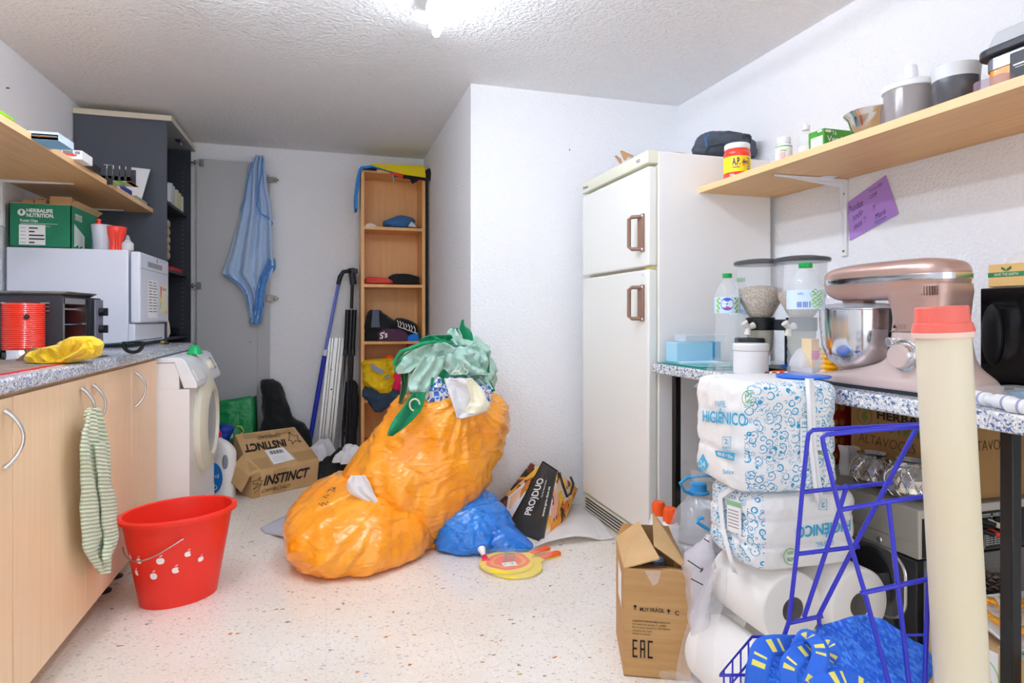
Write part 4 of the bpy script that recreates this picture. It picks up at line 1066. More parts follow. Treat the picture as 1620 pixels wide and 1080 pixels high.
mb.build('aluminium_profile', [mat('aluminium', '#c4c4c2', .35, .7), M['dark']], label='wide ridged aluminium profile leaning beside the tripod', cat='profile', bevel=.001)
t = thing('tripod', 'folded black tripod leaning against the wall left of the bookcase', 'tripod', on_y(546, 712, 4.82))
top = on_y(556, 488, 4.88); bot = on_y(547, 712, 4.78)
mb = MB(); mb.tube([on_y(558, 430, 4.90), top], .012, 12); mb.build('centre_column', M['black'], t, w=True)
mb = MB(); mb.tube([on_y(556, 424, 4.90), on_y(559, 450, 4.90)], .026, 14); mb.box(on_y(550, 440, 4.9).x, on_y(566, 440, 4.9).x, 4.875, 4.93, on_y(556, 432, 4.9).z, on_y(556, 425, 4.9).z); mb.build('head', M['dark'], t, w=True, bevel=.004)
mb = MB(); mb.tube([on_y(555, 428, 4.88), on_y(543, 430, 4.87), on_y(538, 438, 4.87), on_y(535, 450, 4.87)], [.014, .016, .018, .016], 12); mb.build('pan_handle', M['black'], t, w=True)
for i, (dx, m_) in enumerate(((-5, 'black'), (6, 'black'), (1, 'dark'))):
    mb = MB(); y0 = 4.86 + .02 * (i == 2)
    mb.tube([on_y(555 + dx, 490, y0), on_y(552 + dx, 556, y0 - .02)], .017, 12); mb.tube([on_y(552 + dx, 556, y0 - .02), on_y(546 + dx * .9, 716, y0 - .1)], .011, 10)
    lg = mb.build('leg', M[m_], t, w=True)
    mb = MB(); mb.tube([on_y(552.3 + dx, 552, y0 - .02), on_y(551.7 + dx, 562, y0 - .02)], .02, 12); mb.build('leg_clamp', M['dark'], lg, w=True)
MB().tube([on_y(549, 565, 4.82), on_y(536, 712, 4.76)], .006, 8).build('brace', M['steel'], t, w=True)
sblob('tripod_bag', mat('dark grey nylon', '#33353a', .7, bump=(50, .5, .006)), 'dark grey carrying bag standing behind the tripod legs', 'bag', [(602, 549, 561), (612, 546, 566), (650, 545, 566), (690, 546, 563), (718, 547, 562)], 4.93, .04, .008, 10, 3.)

# black jacket on the floor at the wall
sblob('black_jacket', M['blackc'], 'black jacket slumped against the back wall right of the grey door', 'jacket', [(600, 417, 432), (606, 415, 440), (620, 415, 447), (645, 415, 455), (662, 415, 462), (672, 415, 480), (690, 414, 490), (715, 414, 490)], 4.86, .09, .02, 7, 4.4)

# ---------------------------------------------------------------- green shopping bag and blue bag
t = thing('green_shopping_bag', 'green reusable shopping bag with upside-down white lettering beside the washing machine', 'bag', on_z(362, 738, 0))
yy = 4.55
P = [on_y(318, 705, yy), on_y(400, 692, yy), on_y(397, 629, yy + .05), on_y(325, 641, yy + .05)]
mb = MB(); nv = Vector((0, .14, 0))
def gb(u, v):
    if u <= .5: p = qmap(P, u * 2, v); return p + Vector((0, -.012 * ridge(p, 9, 2., 2) * (1 - abs(4 * u - 1)) - .0, 0))
    p = qmap(P, (1 - u) * 2, v); return p + nv
mb.grid(gb, 60, 24, 0, True)
mb.build('body', [mat('green woven plastic', '#0f8a4a', .35, bump=(25, .7, .01, 3, 1))], t, w=True, smooth=60, solid=.003)
mb = MB(); sd = [P[1], P[1] + Vector((.02, .14, 0)), P[2] + Vector((.02, .14, 0)), P[2]]
mb.quad(sd); mb.build('gusset', mat('dark green gusset', '#0a7a45', .4, bump=(25, .7, .01, 3, 1)), t, w=True, solid=.003)
mb = MB(); off = -.018
Pd = [p + Vector((0, -.03, 0)) for p in P]
a = qmap(Pd, .62, .27); b = qmap(Pd, .05, .10); upv = qmap(Pd, .62, .10) - a
mb.text('RURAL', a, b, upv, 0, .001, bold=.02)
mb.build('lettering', M['whiteink'], t, w=True, label='white upside-down lettering')
mb = MB(); mb.tube([qmap(Pd, .70, .36), qmap(Pd, .78, .34), qmap(Pd, .84, .2), qmap(Pd, .72, .12)], .004, 6); mb.build('yellow_mark', M['yellow'], t, w=True)
sblob('blue_plastic_bag', mat('dark blue film', '#1a3fa6', .3, bump=(30, .7, .01, 3, 1)), 'dark blue plastic bag under the green shopping bag', 'bag', [(672, 345, 365), (680, 338, 368), (700, 336, 362), (725, 338, 360), (742, 340, 358)], 4.35, .07, .012, 12, 2.)

# ---------------------------------------------------------------- big brown carton
A = on_z(398, 789, 0); B = on_z(502, 766, 0)
ex = (B - A).normalized(); ey = Vector((-ex.y, ex.x, 0))
dep = .33; h0 = .155
BL, BR = A, B; FTL = A + Vector((0, 0, h0)); FTR = B + ex * .015 + Vector((0, 0, h0))
KB_L, KB_R = A + ey * dep - ex * .0, B + ey * dep
KTL = A + ey * dep + ex * .045 + Vector((0, 0, .335)); KTR = KB_R + ex * .02 + Vector((0, 0, .33))
t = thing('shipping_carton', 'big dented brown carton with black slanted lettering on the floor beside the detergent bottle', 'box', (A + B) / 2 + ey * dep / 2)
mb = MB(); mb.hexa([BL, BR, KB_R, KB_L, FTL, FTR, KTR, KTL])
Fr = [BL, BR, FTR, FTL]; Tp = [FTL, FTR, KTR, KTL]; Sd = [KB_L, BL, FTL, KTL]
mb.build('carton_body', M['kraft2'], t, w=True, bevel=.004)
mb = MB()
qtext(mb, Fr, 'INSTINCT', .16, .86, .42, .78, 0, .004, shear=.35, bold=.032)
qtext(mb, Fr, 'OFFROAD', .14, .56, .14, .28, 0, .004, shear=.35, bold=-.002)
fox = [(.02, .35), (.10, .44), (.15, .62), (.10, .66), (.13, .78), (.06, .66), (.01, .68)]
qline(mb, Fr, fox + [(.02, .55), (.09, .55), (.02, .35)], .0035, 0, .004)
qline(mb, Fr, [(.03, .20), (.10, .32), (.14, .50), (.09, .48)], .003, 0, .004)
# upside-down print on the slanted top
qtext(mb, Tp, 'INSTINCT', .70, .02, .68, .49, 0, .004, shear=.3, bold=.032)
qtext(mb, Tp, 'OFFROAD', .68, .30, .86, .77, 0, .004, shear=.3, bold=-.002)
qline(mb, Tp, [(.74, .62), (.80, .72), (.84, .86), (.87, .74), (.95, .74), (.90, .64), (.93, .54), (.85, .60), (.77, .52), (.79, .62), (.74, .62)], .004, 0, .004)
mb.build('black_print', M['ink'], t, w=True)
mb = MB(); qpoly(mb, Tp, [(.33, .08), (.66, .12), (.60, .47), (.31, .46)], 0, .005)
for i in range(14): u = .36 + i * .015; qrect(mb, Tp, u, u + (.010 if i % 3 else .005), .33, .42, 1, .0062)
for i in range(3): qrect(mb, Tp, .36, .56, .15 + i * .05, .155 + i * .05, 2, .006)
mb.build('shipping_label', [M['paper'], M['ink'], M['greybar']], t, w=True)
mb = MB(); qrect(mb, Tp, 0, .3, .04, .3, 0, .0025); qrect(mb, Tp, .68, 1, .05, .3, 0, .0025); qrect(mb, Tp, .1, .55, .84, .95, 0, .0025); qrect(mb, Fr, .0, .12, 0, .95, 0, .0025); qrect(mb, Tp, .62, .95, .84, .95, 0, .0025); qrect(mb, Fr, .3, .5, .03, .95, 0, .002)
mb.build('packing_tape', M['tape'], t, w=True)
# dented flap at the left corner
q1 = FTL + Vector((0, 0, .004)); q2 = qmap(Tp, 0, .45) + Vector((0, 0, .004)); mb = MB(); mb.slab([q1 + ex * .06, q1 - ex * .02 - ey * .02 + Vector((0, 0, -.02)), q2 - ex * .06 - Vector((0, 0, .06)), q2], (0, 0, .004)); mb.slab([q1 - ex * .02 - ey * .02 + Vector((0, 0, -.02)), q1 - ex * .05 + ey * .02 + Vector((0, 0, -.11)), q2 - ex * .09 - Vector((0, 0, .14)), q2 - ex * .06 - Vector((0, 0, .06))], -ex * .004)
mb.build('dented_flap', M['kraft2'], t, w=True)

# ---------------------------------------------------------------- detergent bottle
c = on_z(350, 788, 0) + Vector((0, .05, 0))
t = thing('detergent_bottle', 'white detergent bottle with blue label and magenta cap beside the washing machine', 'bottle', c, YAW * -1)
mb = MB()
rings = [(0, 0, 0, .072, .04, 0), (0, 0, .006, .078, .045, 0), (0, 0, .10, .078, .045, 0), (0, 0, .20, .078, .045, 0), (.004, 0, .27, .072, .043, 0), (-.012, 0, .32, .05, .036, 0), (-.03, 0, .345, .026, .026, 0), (-.035, 0, .36, .022, .022, 0)]
loft(mb, rings, 48, 40, sq=.8)
mb.build('body', M['white'], t)
mb = MB(); q = Matrix.Translation((.035, -.0405, .215)) @ Matrix.Rotation(PI / 2, 4, 'X'); mb.lathe([(.021, 0), (.02, .006), (.016, .0075), (.0, .0076)], 24, 0, M=q @ Matrix.Diagonal((.8, 2.1, 1, 1))); mb.build('grip_hole', mat('grip shade', '#8f939d', .6), t)
mb = MB(); q = Matrix.Translation((-.045, -.0455, .10)) @ Matrix.Rotation(PI / 2, 4, 'X')
pts = [(math.cos(a) * .075 * (1 if math.cos(a) < 0 else .75), math.sin(a) * .092) for a in [2 * PI * i / 40 for i in range(40)]]
mb.slab([(-.035 + max(x, -.04), -.0455 , .12 + y) for x, y in pts], (0, -.001, 0), 0)
mb.text('D', (-.035, -.0467, .05), (-.01, -.0467, .05), (0, 0, .03), 1); mb.text('mil', (-.045, -.0467, .12), (0, -.0467, .12), (0, 0, .025), 1)
mb.build('label', [mat('blue label', '#1c7fd6', .4), M['whiteink']], t)
mb = MB(); mb.lathe([(.024, .352), (.026, .355), (.026, .382), (.020, .386), (.018, .404), (.012, .406)], 24, c=(-.035, 0, 0)); mb.build('cap', mat('magenta cap', '#d81b5b', .35), t)

# floor clothes by the tripod
mb = MB(); heap(mb, on_z(540, 765, 0) + Vector((.02, .15, 0)), .19, .2, .17, 6.1, .2, 110, 34, .5, 8); mb.build('black_clothes_heap', mat('faded black cotton', '#232524', .9, bump=(60, .5, .005)), label='heap of black clothes on the floor between the brown carton and the orange bag', cat='clothes', smooth=180)
mb = MB(); p = on_y(556, 728, 4.12); heap(mb, (p.x, 4.16, p.z - .01), .12, .09, .09, 2.2, .3, 90, 26, .5, 13, ragged=.3); mb.build('grey_shirt', M['whitec'], label='pale grey crumpled shirt on top of the black clothes heap', cat='shirt', smooth=180)
mb = MB(); p = on_z(503, 738, 0); heap(mb, (p.x + .01, 4.55, 0), .13, .12, .21, 5.2, .3, 90, 26, .35, 11, ragged=.25); mb.build('white_rags', M['whitec'], label='white folded rags on the floor at the foot of the blue pole', cat='rags', smooth=180)

# ---------------------------------------------------------------- orange sacks
M['sack'] = bagfilm('orange plastic film', '#ffab26', '#ff990f')
def film_noise(amp, cx, cz, seed):
    def f(p, u, v):
        r = ridge((p.x, p.y, p.z * .55), 6, seed, 3)
        rad = ((p.x - cx) ** 2 + (p.z - cz) ** 2) ** .5
        k = .6 * ridge((math.atan2(p.z - cz, p.x - cx) * 1.6, p.y * .6, rad * .5), 3.2, seed + 3, 3)
        pl_ = .35 * math.sin(u * 2 * PI * 13 + 5 * mn.noise(p * 4)) * max(0, v - .45)
        return amp * (r * .7 + k + pl_)
    return f
t = thing('orange_sack', 'orange plastic sack lying in front on the floor, white cloth at its mouth', 'sack', (.2, 2.98, 0))
mb = MB(); loft(mb, [(.185, 2.92, .0, .27, .20, .8), (.185, 2.92, .02, .34, .25, .8), (.175, 2.93, .09, .375, .28, .8), (.16, 2.95, .17, .355, .275, .75), (.14, 2.99, .25, .27, .225, .7), (.12, 3.03, .30, .17, .14, .6), (.10, 3.05, .335, .05, .05, .6)], 150, 90, film_noise(.03, .3, .36, 2.))
for v in mb.v: v.z = max(v.z, .002)
body = mb.build('film', M['sack'], t, w=True, smooth=180)
mb = MB(); loft(mb, [(.43, 2.98, .0, .15, .11, .6), (.43, 2.98, .03, .19, .13, .6), (.43, 3.0, .11, .17, .12, .6), (.42, 3.02, .16, .08, .07, .6)], 70, 30, film_noise(.02, .4, .2, 5.)); 
for v in mb.v: v.z = max(v.z, .002)
mb.build('film_bulge', M['sack'], t, w=True, smooth=180)
mb = MB(); Pp = [on_y(500, 806, 2.80), on_y(523, 800, 2.76), on_y(534, 772, 2.86), on_y(507, 778, 2.90)]
for k_ in range(3):
    cx_ = .2 + k_ * .28; qline(mb, Pp, [(cx_ + .09 * math.cos(a), .12 + .09 * math.sin(a)) for a in [PI * i / 4 for i in range(8)]], .003, 0, .01)
qline(mb, Pp, [(.35, .5), (.55, .62), (.75, .55), (.6, .45), (.4, .56)], .003, 0, .01); qline(mb, Pp, [(.5, .8), (.7, .98), (1.0, .95), (.8, .8), (1.05, .72)], .003, 0, .01); qline(mb, Pp, [(.55, .9), (1.0, .85), (.75, 1.0)], .003, 0, .01)
mb.build('printed_marks', M['ink'], t, w=True)
mb = MB(); drape(mb, [(752, 556, 576), (764, 549, 584), (778, 552, 590), (790, 572, 597), (800, 590, 598)], lambda a, b: on_y(a, b, 2.80), (0, -1, .3), 2, .008, 30, 30, 2.); mb.build('white_cloth', M['whitec'], t, w=True, solid=.006, smooth=180)

t = thing('orange_sack', 'big upright orange plastic sack leaning on the chimney corner, clothes piled on top', 'sack', (.5, 3.08, 0))
mb = MB()
rows = [(612, 655, 758), (622, 640, 772), (634, 624, 786), (655, 614, 796), (690, 588, 796), (735, 554, 779), (780, 566, 752), (820, 592, 722), (848, 612, 697), (862, 626, 676)]
rings = []
for py, a_, b_ in rows:
    A_ = on_y(a_, py, 3.04); B_ = on_y(b_, py, 3.04); c_ = (A_ + B_) / 2; hw = (B_ - A_).length / 2
    rings.append((c_.x, 3.03 - (.02 if py > 700 else 0), max(c_.z, .0), hw, min(.235, hw * .85), 0))
loft(mb, rings[::-1], 150, 110, film_noise(.034, .62, .72, 7.))
for v in mb.v:
    v.z = max(v.z, .002)
    if v.x > .745: v.y = min(v.y, 3.312)
mb.build('film', M['sack'], t, w=True, smooth=180)
mb = MB()   # gathered rim
c0 = on_y(706, 640, 3.03)
def rim(u, v):
    th = 2 * PI * u; rr = 1 + .05 * math.sin(th * 9 + v * 3) + .04 * math.sin(th * 17)
    p = c0 + Vector((math.cos(th) * .245 * rr * (1 - .12 * v), math.sin(th) * .20 * rr * (1 - .1 * v), -.06 + .11 * v + .03 * math.cos(th) * v + .012 * math.sin(th * 7)))
    p.y = min(p.y, 3.30); return p
mb.grid(rim, 140, 16, 0, True); mb.build('rim', M['sack'], t, w=True, smooth=180, solid=.002)

# ---------------------------------------------------------------- linen on the tall sack
M['mint'] = col('mint printed cotton', '#a5c6b8', bump=(55, .5, .005), var=('#b4d2c6', 9, .35, .65))
M['mintd'] = col('dark green cotton', '#1a9463', bump=(55, .5, .005), var=('#14845a', 12, .4, .6))
t = thing('green_bed_linen', 'mint and dark green printed bed linen heaped on top of the tall orange sack', 'bed linen', (.55, 3.05, .62))
mb = MB(); blob(mb, [(532, 712, 745), (542, 694, 757), (556, 655, 768), (575, 632, 772), (595, 640, 775), (615, 645, 772), (636, 655, 766)], lambda a, b: on_y(a, b, 3.06), .19, 130, 80, .045, 6.5, 3.1, 1.0)
for v in mb.v:
    if v.x > .745: v.y = min(v.y, 3.305)
mb.build('main_fold', M['mint'], t, w=True, smooth=180)
def fold(rows, y, m_, seed, nm, amp=.018, cr=.034, folds=2.2, hem=None):
    mb = MB(); drape(mb, rows, lambda a, b: on_y(a, b, y), (0, -1, .2), folds, amp, 46, 46, seed, crease=cr)
    if hem:
        for k in range(46 * 46):
            i, j = k % 46, k // 46
            if ('b' in hem and j >= 42) or ('l' in hem and i < 3) or ('r' in hem and i >= 43) or ('t' in hem and j < 4): mb.m[k] = 1
    return mb.build(nm, [m_, M['mintd']], t, w=True, solid=.005, smooth=180)
fold([(545, 680, 700), (553, 655, 715), (563, 636, 712), (574, 628, 700), (584, 623, 668), (592, 628, 650)], 2.90, M['mint'], 2., 'front_fold', hem='l')
fold([(565, 668, 702), (580, 660, 700), (598, 648, 690), (612, 646, 682), (624, 650, 672)], 2.84, M['mint'], 5., 'hanging_fold', cr=.018, hem='b')
fold([(562, 706, 742), (575, 702, 752), (588, 704, 765), (596, 712, 770)], 2.86, M['mint'], 8., 'front_fold', hem='b')
fold([(588, 745, 765), (600, 752, 770), (612, 762, 776), (620, 768, 778)], 2.92, M['mint'], 4., 'corner_fold', hem='rb')
fold([(532, 678, 712), (538, 664, 715), (545, 662, 714)], 2.93, M['mintd'], 3., 'green_fold', folds=1)
fold([(585, 690, 704), (596, 682, 706), (606, 678, 702), (612, 678, 694)], 2.85, M['mintd'], 6., 'green_fold', cr=.02)
fold([(508, 729, 731), (516, 727, 733), (526, 724, 742), (540, 716, 746)], 2.98, M['mintd'], 7., 'green_tip', cr=.01, folds=1)
fold([(520, 712, 722), (528, 706, 728), (540, 706, 732), (548, 712, 736)], 2.95, M['mint'], 1.5, 'front_fold', hem='t')
fold([(590, 632, 645), (605, 634, 643), (622, 632, 640), (638, 630, 634)], 2.92, mat('olive green cotton', '#3e6b4c', .9), 9., 'dark_hem', cr=.01)
fold([(548, 738, 758), (560, 736, 768), (575, 742, 772), (590, 746, 772)], 2.90, M['mint'], 3.7, 'side_fold', hem='r')
fold([(600, 742, 766), (608, 752, 774), (618, 764, 779)], 2.88, M['mint'], 6.7, 'side_fold', hem='b', cr=.012)
mb = MB()
mb.tube([on_y(a_, b_, 2.83) for a_, b_ in [(623, 578), (626, 568), (634, 556), (650, 550), (668, 543), (690, 540)]], .008, 8)
mb.build('green_hem', M['mintd'], t, w=True)
fold([(622, 652, 671), (636, 642, 669), (650, 632, 664), (664, 622, 652), (678, 615, 636), (689, 612, 620)], 2.80, M['mintd'], 2.6, 'hanging_corner', cr=.008, folds=1)
mb = MB(); cc = on_y(656, 640, 2.755); mb.tube([cc + Vector((.022 * math.cos(a), 0, .026 * math.sin(a))) for a in [2 * PI * i / 18 for i in range(14)]], .004, 6)
s0 = [on_y(x, y, 2.775) for x, y in ((723, 588), (728, 584), (732, 576), (735, 584), (741, 586), (738, 592))]; mb.tube(s0, .0028, 6); mb.tube([on_y(722 + 7 * math.cos(a), 592 - 5 * math.sin(a), 2.775) for a in [PI * i / 8 for i in range(9)]], .0035, 6)
mb.build('cream_print', M['cream'], t, w=True)
# patterned pillowcase under it
M['check'] = mat('blue printed cotton', '#e9e9ee', .85)
nt, b = nodes(M['check']); tc = nt.nodes.new('ShaderNodeTexCoord'); ck = nt.nodes.new('ShaderNodeTexChecker'); ck.inputs['Scale'].default_value = 42
ck.inputs[1].default_value = srgb('#e9e9ee'); ck.inputs[2].default_value = srgb('#3f78c8'); nz = nt.nodes.new('ShaderNodeTexNoise'); nz.inputs['Scale'].default_value = 7
ad = nt.nodes.new('ShaderNodeVectorMath'); ad.operation = 'MULTIPLY_ADD'; ad.inputs[1].default_value = (.12,) * 3
nt.links.new(tc.outputs['Object'], nz.inputs['Vector']); nt.links.new(nz.outputs['Color'], ad.inputs[0]); nt.links.new(tc.outputs['Object'], ad.inputs[2]); nt.links.new(ad.outputs[0], ck.inputs['Vector']); nt.links.new(ck.outputs[0], b.inputs['Base Color'])
mb = MB(); drape(mb, [(600, 690, 735), (612, 676, 770), (622, 670, 774), (632, 672, 776), (640, 676, 774)], lambda a, b: on_y(a, b, 2.87), (0, -1, .3), 3, .02, 60, 30, 2., crease=.03); mb.build('checked_pillowcase', M['check'], label='blue and white checked cloth peeping out under the green bed linen', cat='cloth', solid=.01, smooth=180)
t = thing('white_towel', 'white and cream cloth hanging over the front of the tall orange sack', 'cloth', on_y(738, 660, 2.75))
mb = MB(); drape(mb, [(598, 702, 734), (612, 706, 760), (628, 711, 768), (643, 716, 773), (652, 719, 760), (660, 722, 730)], lambda a, b: on_y(a, b, 2.80), (0, -1, 0), 1.3, .012, 46, 46, 3., crease=.008); mb.build('cloth', M['whitec'], t, w=True, solid=.006, smooth=180)
mb = MB(); drape(mb, [(598, 733, 745), (612, 738, 758), (630, 744, 766), (640, 740, 772), (648, 734, 768), (653, 738, 752)], lambda a, b: on_y(a, b, 2.775), (0, -1, 0), 1, .01, 30, 30, 5., crease=.012); mb.build('cream_layer', mat('cream cotton', '#f3efd6', .9), t, w=True, solid=.005, smooth=180)

# grey mat running from under the sack
mb = MB()
Pm = [(412, 836), (440, 822), (470, 808), (500, 788), (522, 770), (548, 757), (572, 756)]
Qm = [(420, 843), (446, 847), (470, 842), (490, 822), (520, 806), (552, 790), (590, 790)]
def mf(u, v):
    i = min(int(u * 6), 5); f = u * 6 - i
    a_ = Vector(Pm[i]).lerp(Vector(Pm[i + 1]), f); b_ = Vector(Qm[i]).lerp(Vector(Qm[i + 1]), f)
    p = a_.lerp(b_, v); hz = .004 + .10 * max(0, u - .35) ** 1.2 + .02 * math.sin(u * 7) ** 2 * v
    return on_z(p.x, p.y, hz)
mb.grid(mf, 60, 14); mb.build('bath_mat', mat('grey lilac pile', '#c9cbd8', .95, bump=(260, .8, .006)), label='pale grey mat trailing out from under the front orange sack', cat='mat', solid=.01, smooth=180)

# ---------------------------------------------------------------- blue knotted bag
M['bsack'] = bagfilm('shiny blue film', '#1187ea', '#0a6fd6', .2, (9, 9, 14))
t = thing('blue_bag', 'shiny bright blue plastic bag on the floor right of the orange sacks', 'bag', (.68, 2.88, 0))
mb = MB(); loft(mb, [(.665, 2.84, 0, .12, .09, 0), (.67, 2.84, .015, .165, .12, 0), (.675, 2.85, .06, .185, .135, 0), (.665, 2.87, .12, .178, .13, 0), (.65, 2.90, .175, .155, .11, 0), (.65, 2.93, .215, .115, .08, 0), (.655, 2.94, .24, .05, .04, 0)], 110, 70, film_noise(.022, .66, .2, 4.))
for v in mb.v: v.z = max(v.z, .002)
mb.build('film', M['bsack'], t, w=True, smooth=180)
mb = MB(); A_ = on_z(790, 868, .03); B_ = on_z(841, 866, .02)
mb.add(*(lambda m: (m.v, m.f))(loft(MB(), [(.80, 2.74, 0, .09, .06, -.2), (.80, 2.75, .03, .11, .07, -.2), (.77, 2.78, .09, .07, .06, 0), (.74, 2.80, .13, .02, .02, 0)], 60, 24, film_noise(.015, .8, .1, 6.))))
for v in mb.v: v.z = max(v.z, .002)
mb.build('loose_film', M['bsack'], t, w=True, smooth=180)
mb = MB(); A_ = on_y(732, 806, 2.97); B_ = on_y(757, 797, 2.97); mb.slab([A_, B_, B_ + Vector((0, 0, -.03)), A_ + Vector((0, 0, -.03))], (0, .02, 0)); mb.build('red_edge', M['red'], t, w=True, bevel=.006)

# ---------------------------------------------------------------- printed shopping bag
t = thing('printed_shopping_bag', 'black and orange photo-printed shopping bag leaning on the chimney wall', 'bag', on_z(850, 845, 0))
bl = on_z(802, 837, .0); br = on_z(860, 859, .0); ll = on_z(790, 815, .0) ; tl = on_y(859, 730, 3.14); tr = on_y(882, 745, 3.00); lt = on_y(785, 797, 3.12); lt2 = on_y(850, 739, 3.19)
rt = on_y(914, 773, 3.26); rb = on_z(890, 832, 0.); 
M['photo'] = mat('orange photo print', '#f3ab4c', .4, var=('#f8dfc8', 9, .42, .5))
nt, b = nodes(M['photo'])
vo = nt.nodes.new('ShaderNodeTexVoronoi'); vo.inputs['Scale'].default_value = 17; vo.distance = 'CHEBYCHEV'
rr = nt.nodes.new('ShaderNodeValToRGB'); rr.color_ramp.interpolation = 'CONSTANT'
els = [(0, '#f6a11c'), (.2, '#f2d9c0'), (.36, '#e8731e'), (.5, '#7a3b22'), (.6, '#f7c52a'), (.75, '#f3b9a4'), (.88, '#33241c')]
for i, (p_, c_) in enumerate(els):
    e = rr.color_ramp.elements[i] if i < 2 else rr.color_ramp.elements.new(p_)
    e.position = p_; e.color = srgb(c_)
tc = nt.nodes.new('ShaderNodeTexCoord'); sc2 = nt.nodes.new('ShaderNodeSeparateColor')
nt.links.new(tc.outputs['Object'], vo.inputs['Vector']); nt.links.new(vo.outputs['Color'], sc2.inputs[0]); nt.links.new(sc2.outputs[0], rr.inputs[0]); nt.links.new(rr.outputs[0], b.inputs['Base Color'])
back = [Vector((p.x, 3.29, p.z)) for p in (bl, br, tl, rt)]
Bk = [bl, br, tr, tl]
def crumpq(P, nm, m_, seed, n=24, amp=.007):
    mb = MB(); nrm = (Vector(P[1]) - Vector(P[0])).cross(Vector(P[3]) - Vector(P[0])).normalized()
    mb.grid(lambda u, v: qmap(P, u, v) + nrm * amp * ridge(qmap(P, u, v), 9, seed, 2) * math.sin(PI * u) * math.sin(PI * v), n, n)
    return mb.build(nm, m_, t, w=True, smooth=60, solid=.002)
crumpq(Bk, 'black_side', mat('black laminated film', '#3a3b3a', .35, bump=(12, .6, .01, 3, 1)), 1.)
lp = crumpq([lt, bl, tl, lt2], 'photo_side', M['photo'], 2.)
mb = MB(); Lq = [lt, bl, tl, lt2]
qpoly(mb, Lq, [(.15, .25), (.55, .10), (.95, .10), (.97, .5), (.7, .55), (.35, .62)], 0, .008); qpoly(mb, Lq, [(.28, .28), (.6, .16), (.75, .28), (.62, .46), (.4, .52)], 1, .010); qpoly(mb, Lq, [(.52, .5), (.8, .38), (.9, .62), (.66, .72), (.5, .62)], 2, .011)
mb.build('printed_face', [mat('pale print', '#e8e6ea', .4), mat('skin print', '#f2c49f', .45), mat('ginger print', '#d9853c', .5)], lp, w=True)
crumpq([br, rb, rt, tr], 'photo_side', M['photo'], 3.)
crumpq([rb, Vector((lt.x + .02, 3.29, 0)), Vector((lt2.x, 3.30, lt2.z)), rt], 'back_side', M['photo'], 3.5)
mb = MB(); mb.quad([bl, br, rb, ll]); mb.build('bottom', M['black'], t, w=True)
mb = MB(); qtext(mb, Bk, 'PRO', .10, .10, .0, .0, 0) if False else None
def vtext(P, s, ua, ub, va, vb, sz):   # reading upwards along the bag side
    p0 = qmap(P, ua, va); p1 = qmap(P, ub, vb); up = (p1 - p0).cross((Vector(P[1]) - Vector(P[0])).cross(Vector(P[3]) - Vector(P[0]))).normalized() * -sz
    mb.text(s, p0, p1, up, 0, .008, bold=.025)
vtext(Bk, 'PRO)DUO', .48, .48, .27, .80, .042); vtext(Bk, 'www.pro-duo.es', .88, .86, .32, .74, .014); vtext(Bk, 'The Hair Beauty Centre', .66, .62, .55, .80, .007)
mb.build('white_lettering', M['whiteink'], t, w=True)
mb = MB(); mb.tube([tr.lerp(rt, .05) + Vector((0, -.01, 0)), on_y(890, 765, 2.98), on_y(897, 785, 3.0), on_y(903, 780, 3.05), on_y(907, 765, 3.12), on_y(903, 755, 3.2)], .007, 8); mb.tube([tl, tr], .004, 6); mb.tube([tl, bl], .004, 6); mb.build('handle', M['black'], t, w=True)

# ---------------------------------------------------------------- beach paddle set
t = thing('paddle_set', 'yellow and orange beach paddle set in clear film on the floor before the blue bag', 'paddles', on_z(800, 900, 0))
def paddle(cx, cy, z, ang, mats_print):
    mb = MB(); N_ = 40; pts = []
    for i in range(N_): a = 2 * PI * i / N_; pts.append((.118 * math.cos(a), .118 * math.sin(a)))
    rot = lambda x, y: (cx + x * math.cos(ang) - y * math.sin(ang), cy + x * math.sin(ang) + y * math.cos(ang))
    mb.slab([(*rot(x, y), z) for x, y in pts], (0, 0, .009), 0)
    nk = [(.105, -.045), (.15, -.018), (.15, .018), (.105, .045)]; mb.slab([(*rot(x, y), z + .0005) for x, y in nk], (0, 0, .008), 0)
    o = mb.build('paddle', [M['yellow']], t, w=True, bevel=.002)
    mb = MB(); hh = [(.148, -.016), (.25, -.018), (.262, 0), (.25, .018), (.148, .016)]; mb.slab([(*rot(x, y), z - .002) for x, y in hh], (0, 0, .006), 1); mb.slab([(*rot(x, y), z + .004) for x, y in hh], (0, 0, .009), 0)
    mb.build('grip', [M['orange'], M['yellow']], o, w=True, bevel=.002)
    if mats_print:
        mb = MB(); random.seed(5)
        for i, r_ in enumerate((.098, .08, .062)):
            mb.slab([(*rot(r_ * math.cos(a) * (1.0 + .06 * math.sin(5 * a)) + .01, r_ * math.sin(a) * .92), z + .0092 + i * .0004) for a in [2 * PI * k / 30 for k in range(30)]], (0, 0, .0003), i)
        mb.text('LOCOS', (*rot(.01, -.04), z + .011), (*rot(.09, .04), z + .011), Vector((*rot(-.02, .0), 0)) - Vector((*rot(.01, -.04), 0)), 3)
        mb.build('print', [M['orange'], mat('amber print', '#f7a51c', .5), M['orange'], mat('teal print', '#2aa38a', .5)], o, w=True)
c1 = on_z(803, 899, .0); ang = math.atan2(*(lambda d: (d.y, d.x))(on_z(880, 868, 0) - on_z(808, 893, 0)))
paddle(c1.x + .03, c1.y - .01, .003, ang - .06, False); paddle(c1.x, c1.y + .02, .013, ang, True)
mb = MB(); a0 = on_z(766, 880, .03); mb.lathe([(.012, 0), (.018, .03)], 14, 0, M=Matrix.Translation(a0) @ Matrix.Rotation(1.9, 4, 'X')); mb.lathe([(.006, 0), (.018, -.05)], 14, 1, M=Matrix.Translation(a0) @ Matrix.Rotation(1.9, 4, 'X'), cap=False); mb.build('shuttlecock', [mat('hot red', '#f0205a', .5), M['whiteink']], t, w=True)
